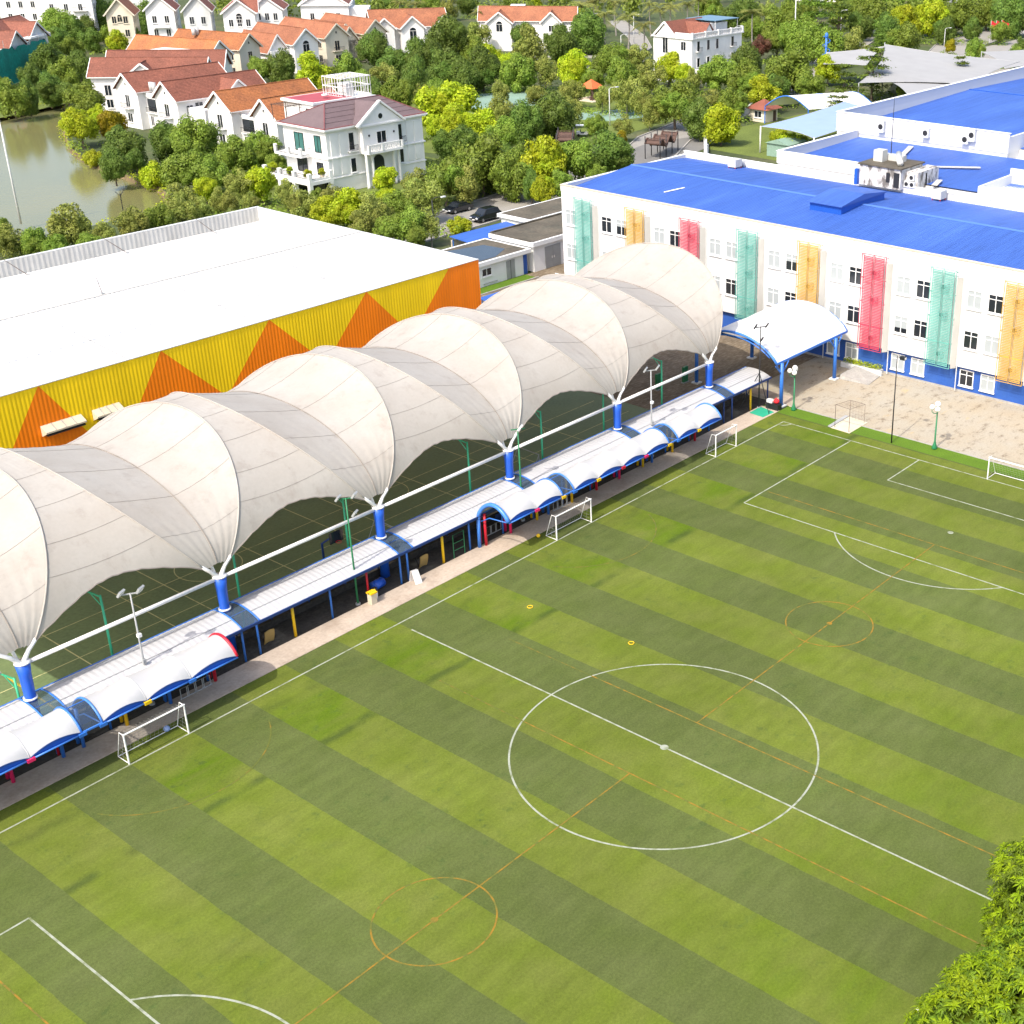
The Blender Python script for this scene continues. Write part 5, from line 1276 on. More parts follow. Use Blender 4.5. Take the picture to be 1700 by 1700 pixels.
h=House('white house with dark red gable, second row from the lake corner',(93.6,206.6),0,roof='tile_red',group='row houses by the lake'); h.block(0,20,-3.5,3.5,7.2,9.9); h.front(0); h.sides(20,-3.5,3.5,7.2); wing(h,1.6,12,-11.3,-3.5,6.0)
for k in (0,1): MB().cyl((2.6,-4.3-k*0.9,7.0),(2.6,-4.3-k*0.9,8.6),0.4,n=12).build('water_tank','metal_grey_roof',h.t,True)
h.box('roof_room',5,9,-9,-5,6,8.4,mm='cream_wall')
h=House('white house with dark red gable and side dormer, third row from the lake corner',(92.3,191.7),1,roof='tile_red',group='row houses by the lake'); h.block(0,19.5,-3.3,3.3,7.2,9.9); h.front(0); h.sides(19.5,-3.3,3.3,7.2); h.block(-5.2,0,9.2,14.6,7.2,9.5,0.5,'y')
h.win((4.5,-3.3,5.4),(0,-1),1.6,1.7,split=2); h.box('link_wall',2,14,-8.5,-3.3,0,5.6)
h=House('white house with orange tiled gable and corner balcony left of the villa',(91.9,174.9),2,roof='tile_orange',group='row houses by the lake'); h.block(0,19.5,-3.3,3.3,7.2,9.9); h.front(0); h.sides(19.5,-3.3,3.3,7.2); wing(h,1.8,11,-9.3,-3.3,5.6)
h=House('white house with orange tiled gable and creeper closest to the villa',(91.9,161.9),3,roof='tile_orange',group='row houses by the lake'); h.block(0,15,-3.0,3.0,7.2,9.9); h.front(0); h.sides(15,-3.0,3.0,7.2)
h=House('long white house with dark red double roof at the lake corner',(102.0,231.2),-46,roof='tile_red',group='row houses by the lake'); h.block(0,22,-4.2,4.2,7.0,9.8); h.block(1,24,4.4,12.4,7.2,10.2); h.block(-4.7,0,8.0,12.4,7.6,9.3,0.4,'y',base=6.5)
for x in (3.0,6.0): h.win((x,-4.2,4.2),(0,-1),1.2,2.0,split=2,sill=False); h.win((x,-4.2,1.6),(0,-1),1.2,1.6,split=2)
h.win((0,0,5.0),(-1,0),1.4,2.0,split=2); h.balcony(0,0,3.9,3.0)
h=House('white house with long orange roof and tall arched window behind the row',(134.9,236.7),104,roof='tile_orange'); h.block(0,23,-3.5,3.5,7.0,9.9); h.front(0.6,2); h.sides(23,-3.5,3.5,7.0); h.block(-5.4,0,9,13,7.4,9.0,0.4,'y',base=6.5); h.box('flat_wing',3,12,3.5,8.5,0,8.0); h.box('white_deck',2.5,12.5,3.4,9,8.0,8.3)
h=House('cream house with orange roof and two tanks, next to the arched window house',(147.0,242.6),104,'cream_wall','tile_orange'); h.block(0,20,-3.5,3.5,7.1,9.9); h.front(0); h.sides(20,-3.5,3.5,7.1)
for k in (0,1): MB().cyl((14,1.0+k*1.1,9.2),(14,1.0+k*1.1,10.8),0.45,n=12).build('water_tank','metal_grey_roof',h.t,True)
h=House('white house with coral roof and arched gable window left of the dark trees',(162.1,241.4),87,roof='tile_coral'); h.block(0,19,-3.4,3.4,6.9,9.9); h.front(0,1); h.sides(19,-3.4,3.4,6.9); h.box('side_wing',2,14,3.4,8.5,0,5.4); h.block(3,16,3.4,8.6,5.4,8.8); h.balcony(2,6,3.4,3.4)
h=House('cream house with coral roof, middle of three behind the bright green tree',(173.4,244.0),86,'cream_wall','tile_coral'); h.block(0,21,-3.3,3.3,7.2,10.0); h.front(0); h.sides(21,-3.3,3.3,7.2); h.box('side_wing',3,15,-8.0,-3.3,0,5.5); h.block(3,18,-8.2,-3.3,5.6,8.6)
h=House('cream house with coral roof, right one of three behind the bright green tree',(185.8,244.1),85,'cream_wall','tile_coral'); h.block(0,21,-3.2,3.2,7.2,10.0); h.front(0); h.sides(21,-3.2,3.2,7.2); h.block(5,18,3.2,8,6,9)
h=House('wide coral roofed house with three gables behind the round dark tree',(197.5,243.2),60,roof='tile_coral'); h.block(0,9,-2.9,2.9,7.4,10.0); h.front(0,1,2.9); h.block(-10,9.5,4,12.5,7.4,11.0,0.5,'y'); h.block(1.5,10,4.5,9.5,7.3,9.6); h.block(1.5,10,-11,-6,7.4,9.8); h.win((1.5,7,5),(-1,0),0.9,1.6,split=2); h.balcony(0,0,3.8,3.0); h.box('flat_deck',8,14,-3,5,8.5,9.3)
h=House('white house with twin coral gables at the top centre',(226.3,230.0),40,roof='tile_coral'); h.block(-13,13,2.5,11,7.6,10.6,0.5,'y'); h.block(-1.2,8,4.2,10.6,7.4,9.9); h.block(-0.6,8,-9,-4,7.6,9.9); h.win((-1.2,7.4,6.0),(-1,0),1.6,1.8,split=2,arch=True,sill=False); h.win((-0.6,-6.5,5.8),(-1,0),1.3,1.6,split=2); h.box('roof_tank',8.5,12.0,1,5,9.6,10.9,mm='white_paint')
# tall houses at the top edge
def tall(label,loc,ang,w,ze,zr,wall='villa_white',roof='tile_red',floors=3,gable=True,d=12):
    h=House(label,loc,ang,wall,roof,'tall houses at the top left'); h.block(0,d,-w/2,w/2,ze,zr)
    for f in range(floors):
        for k in (-1,0,1) if w>7 else (-0.8,0.8):
            h.win((0,k*w*0.27,1.9+f*3.3),(-1,0),1.0,1.7,split=2)
    for f in range(floors):
        for k in range(3): h.win((2+k*3.6,-w/2,1.9+f*3.3),(0,-1),1.0,1.6,split=1); h.win((2+k*3.6,w/2,1.9+f*3.3),(0,1),1.0,1.6,split=1)
    return h
h=tall('tall white house with steep red gable at the top edge, left of three',(159.5,297.3),52,7.0,11.0,14.2); h.balcony(0,0,6.6,4)
h=tall('tall pale house with narrow windows at the top edge, middle of three',(164.5,288.4),52,6.6,11.0,14.4,'grey_white'); 
h=tall('tall white house with broad gable and arched window at the top edge',(168.1,275.5),52,7.8,11.0,14.0); h.win((0,0,9.3),(-1,0),1.4,1.6,split=2,arch=True,sill=False); h.balcony(0,2.2,3.6,3.2); h.block(-4.5,0.5,0.5,9,11.0,13.5,0.4,'y'); 
h=tall('cream house with arched window behind the dark trees at the top',(152.0,304.0),52,6.4,10.0,13.5,'cream_wall','tile_coral'); h.win((0,0,8.6),(-1,0),1.1,1.2,split=2,arch=True)
h=tall('white block with iron balcony behind the trees at top left',(160.0,344.0),47,14,13.0,15.5,floors=4); h.balcony(0,3.6,7.6,4); h.balcony(0,-3.6,7.6,4)
h=tall('white block at the far top left corner',(155.5,360.0),47,12,12.0,14.5,floors=3)
h=tall('long grey white house between the tall houses and the corner',(176.0,330.0),47,13,12.0,15.0,'grey_white',floors=3)
h=tall('white mansion with red mansard roof at the top edge above the coral roofs',(192.5,272.0),47,12.5,11.5,15.5,roof='tile_red',floors=3); h.balcony(0,3,7.4,3.4); h.box('cornice',-0.5,12.5,-6.8,6.8,11.2,11.6); h.box('side_tower',1,9,-11.5,-6.25,0,10.5)
h=tall('white building behind the mansion at the top edge',(210,290),47,10,11,14,roof='tile_red',floors=3)
h=tall('white house by the lane with ground floor garage at the top',(182,283),47,8,10.5,13.4,roof='tile_red',floors=3); h.box('garage_door',-0.05,0,-3,3,0.1,2.5,mm='glass_dark')
h=tall('far grey roofed house seen through the trees at the top right',(400,250),20,16,8,11,roof='tile_coral',floors=2); h=tall('far white hall among the trees at the top right edge',(430,215),20,24,7,9,'grey_white','tile_coral',floors=2)
# house wrapped in green scaffold netting
h=House('red roofed house wrapped in green scaffold netting on the far shore',(107.0,276.7),36,'grey_white','tile_red','houses on the far shore'); h.block(2,27,3,15,8.0,11.8); h.block(1.0,9,13,23,8.0,11.4,0.5,'y'); h.block(0.2,8,2,10,7.6,10.6,0.5,'y')
nm=MB(); pts=[(-14,-0.6),(-6,-0.9),(2,-0.5),(10,-0.8),(18.5,-0.6),(20.8,1),(20.6,8),(20.8,15)]
rn=random.Random(5); rows=[]
for j in range(9):
    row=[]
    for (xa,ya),(xb,yb) in zip(pts[:-1],pts[1:]):
        for q in range(6):
            u=q/6; row.append((xa+(xb-xa)*u+rn.uniform(-.12,.12), ya+(yb-ya)*u+rn.uniform(-.15,.15), j*0.95+(rn.uniform(-.6,.5) if j==8 else 0)))
    rows.append(row)
nm.grid(rows); nm.build('safety_net','net_green',h.t,True)
for i in range(9): MB().cyl((-13+i*4,-0.4,0),(-13+i*4,-0.4,9.5),0.05,n=6).build('scaffold_pole','grey_steel',h.t)
h.box('plastic_sheet',12,20,-0.3,1.4,8.3,8.7,mm='white_paint')
# white house with red roof and balustrade
v2=thing('white_house','white house with red gable roof and roof balustrade among park trees','house',(217,163.5,0))
MB().box(207,226.6,158.5,170,0,10.3).build('walls','villa_white',v2); MB().box(206.6,227,158.1,170.4,10.0,10.3).build('cornice','villa_white',v2)
m=MB(); m.extr([(206.9,163.6,10.2),(206.9,169.2,10.2),(206.9,166.4,13.2)],(0.35,0,0)); m.build('gable_wall','villa_white',v2)
for sg,ye in ((-1,163.1),(1,169.7)):
    m=MB(); m.extr([(206.7,166.4,13.35),(221,166.4,13.35),(221,ye,10.25),(206.7,ye,10.25)],(0,0,0.15)); m.build('roof','tile_red',v2)
    MB().bar((206.6,166.4,13.4),(206.6,ye,10.35),0.2,0.4).build('bargeboard','villa_white',v2)
m=MB(); m.extr([(212.2,158.9,10.3),(216.0,158.9,10.3),(214.1,158.9,12.9)],(0,0.3,0)); m.build('dormer_wall','villa_white',v2)
for xe in (211.6,216.6):
    m=MB(); m.extr([(214.1,158.7,13.05),(214.1,166.4,13.05),(xe,166.4,10.2),(xe,158.7,10.2)],(0,0,0.12)); m.build('dormer_roof','tile_red',v2)
bl=MB().box(206.7,226.9,158.2,158.5,11.15,11.35).build('balustrade_rail','villa_white',v2)
for i in range(34): MB().box(207.2+i*0.58,207.45+i*0.58,158.25,158.45,10.3,11.15).build('baluster','villa_white',bl)
for x in (207,212,217,222,226.6): MB().box(x-0.25,x+0.25,158.1,158.6,10.3,11.5).build('pier','villa_white',bl)
MB().box(206.8,207.1,158.4,163.4,10.3,11.3).build('parapet','villa_white',v2)
MB().box(216.5,224,161,168,10.3,12.6).build('roof_room','villa_white',v2); MB().box(218,227.5,160,169,13.1,13.25).build('solar_canopy','solar_blue',v2)
for x,y in ((218.3,160.3),(227.2,160.3),(227.2,168.7)): MB().bar((x,y,10.3),(x,y,13.1),0.12).build('canopy_post','white_steel',v2)
window(v2,(207,166.4,8.6),(-1,0),1.5,4.2,'villa_white','glass_dark',2,False,True); window(v2,(207,161.0,8.4),(-1,0),1.4,1.9,'villa_white','glass_dark',2)
for x in (209.4,213.2,216.7,222.8):
    window(v2,(x,158.5,8.35),(0,-1),1.0,2.2,'villa_white','glass_dark',1,False); window(v2,(x,158.5,4.7),(0,-1),1.0,2.0,'villa_white','glass_dark',1); window(v2,(x,158.5,1.6),(0,-1),1.0,1.8,'villa_white','glass_dark',1)
for x in (209.4,222.8):
    o=MB().box(x-0.9,x+0.9,157.8,158.5,7.1,7.25).build('balcony','villa_white',v2); rail_(o,(x-0.85,157.85,0),(x+0.85,157.85,0),7.25,8.1)
MB().box(205,207,154,158.4,3.2,3.6).build('porch_slab','villa_white',v2)
for x,y in ((205.3,154.3),(206.7,154.3)): MB().cyl((x,y,0),(x,y,3.2),0.3,n=12).build('porch_column','villa_white',v2,True)

# ------------------------------------------------------------------ cars, buggy
def car(label,loc,rz,suv=False):
    t=thing('parked_car',label,'car',loc,rz,'dark cars parked beyond the annexes',local=True)
    L,Wd,H=(4.75,1.9,1.78) if suv else (4.65,1.82,1.45)
    z0=0.28; belt=0.98 if suv else 0.86
    if suv: prof=[(-L/2,0.45),(-L/2,belt+0.1),(-L/2+0.25,belt+0.15),(-L/2+0.6,H-0.08),(-L/2+1.4,H),(0.55,H-0.03),(1.25,belt+0.08),(L/2-0.3,belt-0.05),(L/2,belt-0.25),(L/2,0.42),(L/2-0.2,z0),(-L/2+0.2,z0)]
    else: prof=[(-L/2,0.45),(-L/2,belt+0.02),(-L/2+0.65,belt+0.08),(-L/2+1.35,H-0.05),(-0.35,H),(0.35,H-0.03),(1.2,belt+0.05),(L/2-0.35,belt-0.12),(L/2,belt-0.3),(L/2,0.42),(L/2-0.2,z0),(-L/2+0.2,z0)]
    m=MB(); k=len(prof); sec=[(-Wd/2,0.86),(-Wd/2+0.1,1.0),(Wd/2-0.1,1.0),(Wd/2,0.86)]
    rows=[]
    for y,f in sec:
        row=[]
        for x,z in prof:
            inn=max(0,(z-belt)/(H-belt)); yy=y*(1-0.16*inn) ; row.append((x*(0.985 if f<1 else 1),yy,z if f==1 else min(z,z*0.985)))
        rows.append(row+[row[0]])
    m.grid(rows); m.poly(rows[0][:-1]); m.poly(rows[-1][:-1][::-1]); m.build('body','car_paint',t)
    def gl(x0,x1,s):
        yb=s*(Wd/2+0.004); yt=s*(Wd/2*0.86+0.008)
        q=MB(); q.poly([(x0-0.25,yb*0.985,belt+0.08),(x1+0.28,yb*0.985,belt+0.08),(x1-0.15,yt,H-0.14),(x0+0.2,yt,H-0.14)]); q.build('side_window','glass_dark',t)
    for s in (-1,1): gl(-L/2+1.1,0.7,s)
    f=prof[5]; g_=prof[6]; r=prof[3]; r2_=prof[2]
    q=MB(); q.poly([(f[0]+0.05,-Wd*0.40,f[1]-0.02),(g_[0]+0.02,-Wd*0.45,g_[1]+0.02),(g_[0]+0.02,Wd*0.45,g_[1]+0.02),(f[0]+0.05,Wd*0.40,f[1]-0.02)]); q.build('windscreen','glass_dark',t)
    q=MB(); q.poly([(r[0]-0.03,-Wd*0.40,r[1]+0.0),(r2_[0]-0.02,-Wd*0.44,r2_[1]+0.03),(r2_[0]-0.02,Wd*0.44,r2_[1]+0.03),(r[0]-0.03,Wd*0.40,r[1])]); q.build('rear_window','glass_dark',t)
    for x in (-1.4,1.4):
        for s in (-1,1):
            w=MB().cyl((x,s*(Wd/2-0.2),0.33),(x,s*(Wd/2+0.01),0.33),0.33,n=18).build('wheel','tyre',t,True); MB().cyl((x,s*(Wd/2+0.005),0.33),(x,s*(Wd/2+0.025),0.33),0.21,n=14).build('rim','rim_metal',w)
    for s in (-1,1):
        MB().box(L/2-0.12,L/2+0.015,s*0.62-0.2,s*0.62+0.2,belt-0.36,belt-0.2).build('headlight','headlight',t); MB().box(-L/2-0.015,-L/2+0.1,s*0.66-0.18,s*0.66+0.18,belt-0.22,belt-0.02).build('tail_light','tail_red',t)
        MB().box(0.75,0.95,s*(Wd/2+0.1)-0.1,s*(Wd/2+0.1)+0.1,belt,belt+0.14).build('mirror','car_paint',t)
    MB().box(L/2-0.02,L/2+0.02,-0.26,0.26,0.42,0.54).build('number_plate','white_steel',t)
car('black saloon car under the tree on the road behind the annexes',(85.7,108.4,0),pi)
car('large black car parked nearest the blue shed roof',(84.6,101.5,0),pi,True)
t=thing('golf_buggy','white golf buggy with a roof on the park road','buggy',(142.6,134.6,0),radians(-50),local=True)
m=MB(); m.extr([(-1.3,-0.6,0.35),(1.25,-0.6,0.35),(1.35,-0.6,0.75),(0.7,-0.6,1.0),(0.2,-0.6,0.55),(-0.5,-0.6,0.55),(-0.5,-0.6,0.85),(-1.3,-0.6,0.85)],(0,1.2,0)); m.build('body','white_paint',t)
MB().box(-1.4,1.0,-0.68,0.68,1.95,2.05).build('roof','white_paint',t)
for x in (-1.2,0.75):
    for y in (-0.6,0.6): MB().bar((x,y,0.8),(x,y,1.95),0.05).build('roof_post','grey_steel',t)
for x in (-0.9,0.95):
    for y in (-0.6,0.6): MB().cyl((x,y-0.09,0.25),(x,y+0.09,0.25),0.25,n=12).build('wheel','tyre',t,True)
MB().box(-0.5,0.15,-0.5,0.5,0.55,0.7).build('seat','black_plastic',t); MB().box(-0.6,-0.48,-0.5,0.5,0.7,1.15).build('seat_back','black_plastic',t)
for i,(x,y,l) in enumerate(((137.2,133.2,'left of the buggy'),(138.9,134.6,'just left of the leaning tree trunk'))):
    tt=thing('litter_bin','dark bin beside the park road, '+l,'bin',(x,y,0),0,'bins by the park road'); MB().box(x-0.3,x+0.3,y-0.3,y+0.3,0,0.9).build('body','black_plastic',tt); MB().box(x-0.34,x+0.34,y-0.34,y+0.34,0.9,1.0).build('lid','black_steel',tt)

# ------------------------------------------------------------------ park furniture
def pergola(label,x0,y0,ang,n=3):
    t=thing('wavy_pergola',label,'pergola',(x0,y0,0),ang,'brown wavy pergolas',local=True)
    def wz(u): return 2.6+0.75*sin(u*1.6)
    for s in (-1.4,1.4):
        MB().tube([(u,s,wz(u)) for u in [k*0.35 for k in range(int(n*3/0.35)+1)]],0.18,6).build('wave_beam','pergola_brown',t,True)
        for k in range(n+1): MB().cyl((k*3,s,0),(k*3,s,3.9),0.09,n=8).build('post','black_steel',t,True)
    m=MB()
    L=n*3
    m.grid([[(k*0.35,s,wz(k*0.35)-0.05) for k in range(int(L/0.35)+1)] for s in (-1.35,0,1.35)]); m.build('deck','pergola_brown',t,True)
    for k in range(int(L/0.5)): MB().bar((k*0.5,-1.5,wz(k*0.5)+0.1),(k*0.5,1.5,wz(k*0.5)+0.1),0.07).build('slat','pergola_brown',t)
pergola('brown wavy pergola on the forecourt behind the blue school roof',134.0,110.6,radians(18))
pergola('second brown wavy pergola, left one among the trees behind the school',126.5,124.5,radians(40),2)
t=thing('park_kiosk','orange pyramid roofed kiosk on the park lawn','kiosk',(175.8,162,0))
m=MB(); c=(175.8,162.0)
for k in range(4):
    a=pi/4+k*pi/2; b_=a+pi/2; m.poly([(c[0]+3.0*cos(a),c[1]+3.0*sin(a),2.6),(c[0]+3.0*cos(b_),c[1]+3.0*sin(b_),2.6),(c[0],c[1],4.3)])
m.build('roof','tent_orange',t)
for k in range(4): a=pi/4+k*pi/2; MB().cyl((c[0]+2.4*cos(a),c[1]+2.4*sin(a),0),(c[0]+2.4*cos(a),c[1]+2.4*sin(a),2.7),0.12,n=8).build('post','pergola_brown',t)
MB().box(c[0]-1.6,c[0]+1.6,c[1]-1.2,c[1]-0.8,0.0,0.9).build('counter','pergola_brown',t); MB().box(c[0]-3,c[0]+3,c[1]-3,c[1]+3,-0.03,0.1).build('floor','sand_stone',t)
def pole(label,x,y,h,mm='grey_white',arm=True,r=0.09,cat='street lamp',group='street lamps of the estate'):
    t=thing('street_lamp',label,cat,(x,y,0),0,group)
    MB().tube([(x,y,0),(x,y,h*0.5),(x,y,h)],[r*1.3,r,r*0.7],8).build('pole',mm,t,True)
    if arm: MB().tube([(x,y,h),(x+0.4,y-0.3,h+0.25),(x+1.1,y-0.8,h+0.3)],0.05,6).build('arm',mm,t,True); MB().box(x+0.9,x+1.6,y-1.15,y-0.75,h+0.22,h+0.36).build('lamp','grey_white',t)
    return t
pole('pale grey park lamp post beside the teal plaza',154.4,138.2,7.0)
pole('very tall pale mast behind the park trees',250.5,159.0,17.5,'grey_white',False,0.16,'mast')
pole('white lamp post among the dark trees at the top right',309,181.6,7.5); pole('white curved lamp at the bend of the gate road',300.5,142.5,6.0); pole('white curved lamp left of the tiered trees',262,186,6.5)
pole('white lamp at the right end of the gate road',338,128,6.0); pole('white lamp in front of the palm row',258,219,7.5); pole('thin white lamp at the palm road bend',236,205,5); pole('white lamp behind the twin gabled coral house',242.5,236,7.5); pole('second white lamp right of the twin gabled coral house',252,229,7.5)
pole('pale lamp post at the park corner behind the school',131.0,141.0,6.0); pole('thin black lamp by the parked saloon',74.5,101.3,4.8,'black_steel')
t=pole('tall pale mast leaning out of the far left shore',41.5,150.6,14.5,'grey_white',False,0.13,'mast')
t=thing('shore_lamp','small dark twin lamp on the near lake shore','street lamp',(50.2,138.4,0)); MB().tube([(50.2,138.4,0),(50.2,138.4,4.6)],0.07,6).build('pole','black_steel',t); MB().tube([(49.6,138.6,4.9),(50.2,138.4,4.2),(50.9,138.2,5.3)],0.05,6).build('arms','black_steel',t)
# sails and tents around the school gate
def sail(name,label,pts,mm,th=0.06,sag=0.12,posts=(),pm='grey_steel'):
    t=thing(name,label,'sail canopy',(sum(p[0] for p in pts)/4,sum(p[1] for p in pts)/4,0),0,'sail canopies by the school gate')
    A,B,C,D=[Vector(p) for p in pts]; n=14; rows=[]
    for i in range(n+1):
        row=[]
        for j in range(n+1):
            u,v_=i/n,j/n; bu=u+0.10*sin(2*pi*u)*0; p=A.lerp(B,u).lerp(D.lerp(C,u),v_); ctr=(A+B+C+D)/4
            e=(4*v_*(1-v_))*abs(2*u-1)**3+(4*u*(1-u))*abs(2*v_-1)**3
            p=p.lerp(ctr,sag*e*0.9); row.append((p.x,p.y,p.z))
        rows.append(row)
    m=MB(); m.grid(rows); m.build('fabric',mm,t,True)
    edge=[r[0] for r in rows]; 
    for e in (rows[0],rows[-1],[r[0] for r in rows],[r[-1] for r in rows]): MB().tube(e,0.05,5).build('edge_cable','grey_steel',t)
    for (x,y,z) in posts: MB().tube([(x,y,0),(x,y,z)],[0.16,0.11],8).build('mast',pm,t,True)
sail('sail_canopy','large grey sail canopy with a high peak behind the rear school block',[(243,128,8.2),(205,112,5.0),(222,93,4.6),(258,100,5.2)],'sail_grey',posts=((243.2,128.3,8.6),(205,112,5.0),(258,100,5.2),(222,93,4.6)))
sail('sail_canopy','low grey sail in front of the large grey sail',[(215,112,5.0),(197,95,4.2),(228,86,4.0),(236,102,4.6)],'sail_grey',posts=((215,112,5),(197,95,4.2),(228,86,4.0)))
sail('sail_canopy','narrow grey sail running to the blue tower',[(236,140,6.0),(222,132,5.4),(228,124,5.2),(243,128,7.8)],'sail_grey',posts=((236,140,6.2),))
sail('sail_canopy','far right grey sail behind the white parapet',[(262,112,6.0),(246,98,5.0),(278,92,4.6),(292,104,5.2)],'sail_grey',posts=((262,112,6.2),(292,104,5.2)))
sail('sail_canopy','light blue sail beside the rear school block',[(151,99.5,4.6),(148.5,86.5,4.4),(176,84,5.6),(180,100,5.4)],'sail_blue',posts=((151,99.5,4.7),(148.5,86.5,4.5),(180,100,5.5)),pm='white_steel')
t=thing('arched_tent','white arched canopy on blue steel behind the light blue sail','canopy',(186,110,0))
m=MB(); rows=[[(176+v_*2.0+15*0+ (i*1.3), 116-1.2*i*0.6 - 9*v_, 3.4+2.3*sin(pi*v_)) for v_ in [k/12 for k in range(13)]] for i in range(11)]
m.grid(rows); m.build('fabric','sail_white',t,True)
for r in (rows[0],rows[5],rows[-1]): MB().tube([(p[0],p[1],p[2]-0.06) for p in r],0.12,8).build('arch_rib','blue_steel',t,True)
for r in (rows[0],rows[-1]):
    for p in (r[0],r[-1]): MB().cyl((p[0],p[1],0),p,0.12,n=8).build('post','blue_steel',t)
def kiosk(label,x,y):
    t=thing('gate_kiosk',label,'kiosk',(x,y,0),0,'red roofed kiosks'); MB().box(x-2,x+2,y-2,y+2,0,2.6).build('walls','cream_wall',t)
    m=MB(); 
    for k in range(4):
        a=pi/4+k*pi/2; b_=a+pi/2; m.poly([(x+3.9*cos(a),y+3.9*sin(a),2.5),(x+3.9*cos(b_),y+3.9*sin(b_),2.5),(x,y,4.3)])
    m.build('roof','kiosk_roof',t); window(t,(x-2,y,1.5),(-1,0),1.6,1.2,'white_paint','glass_dark',2); MB().box(x+0.4,x+1.4,y-2.05,y-2.0,0.05,2.1).build('door','pergola_brown',t)
kiosk('red roofed kiosk left of the white arched canopy',178.5,118.0)
t=thing('slide_tower','blue spiral play tower above the park trees','play tower',(238,141.5,0)); MB().tube([(238,141.5,0),(238,141.5,9.5)],0.25,10).build('core','blue_steel',t,True)
MB().tube([(238+0.9*cos(k*0.5),141.5+0.9*sin(k*0.5),2+k*0.18) for k in range(42)],0.10,6).build('spiral','blue_steel',t,True); MB().ball((238,141.5,9.6),0.45,10,8,1.6).build('finial','blue_steel',t,True)
t=thing('green_shed','pale green garden shed on the lawn beside the school','shed',(152,94.5,0)); MB().box(149.5,155,92.5,97,0,2.3).build('walls','plaza_teal',t); m=MB(); m.extr([(149.2,92.2,2.3),(149.2,97.3,2.3),(149.2,94.7,3.1)],(6.1,0,0)); m.build('roof','plaza_teal',t)
fl=[(325.7,141.1,'left'),(327.3,140.2,'middle'),(328.9,139.3,'right')]
for x,y,w in fl:
    t=thing('flag_pole','red flag on a pole by the gate road, %s one of three'%w,'flag',(x,y,0),0,'red flags at the gate'); MB().cyl((x,y,0),(x,y,6.4),0.06,n=6).build('pole','grey_white',t)
    m=MB(); m.grid([[(x+0.25*k,y-0.22*k,6.3-0.5*j-0.14*k+0.12*sin(k*1.3)) for k in range(8)] for j in range(4)]); m.build('flag','red_cloth',t,True)
# garden wall with posts on the park road
t=thing('boundary_wall','low pale boundary wall behind the school lawn','wall',(152,105,0))
for p,q in (((137,101),(150,111)),((150,111),(171,120)),((171,120),(196,131))): MB().bar((p[0],p[1],0.7),(q[0],q[1],0.7),0.3,1.5).build('wall_panel','grey_white',t)
for p in ((137,101),(143.5,106),(150,111),(160.5,115.5),(171,120),(183,125.5),(196,131)): MB().box(p[0]-0.3,p[0]+0.3,p[1]-0.3,p[1]+0.3,0,1.75).build('pier','grey_white',t)
AREAS = {
  'north_left': 'near the top left houses',
  'shore_far': 'below the green netting',
  'shore_house': 'on the lake shore by the houses',
  'row_front': 'in front of the row houses',
  'hall_edge': 'behind the sports hall roof',
  'row_back': 'between orange roofs and villa',
  'dark_belt': 'in the dark belt behind the villa',
  'north_mid': 'by the coral roofed houses',
  'villa_right': 'right of the white villa',
  'villa_left': 'left of the white villa',
  'villa_front': 'between villa and sports hall',
  'car_park': 'by the parked cars',
  'school_north': "behind the school's left end",
  'park': 'in the park',
  'park_tall': 'beside the brown wavy pergola',
  'white_house': 'around the white park house',
  'north_right': 'in the wood at the top right',
  'sail_trees': 'around the grey sails',
  'school_shrub': 'beside the rear school block',
  'palms': 'along the far road',
}
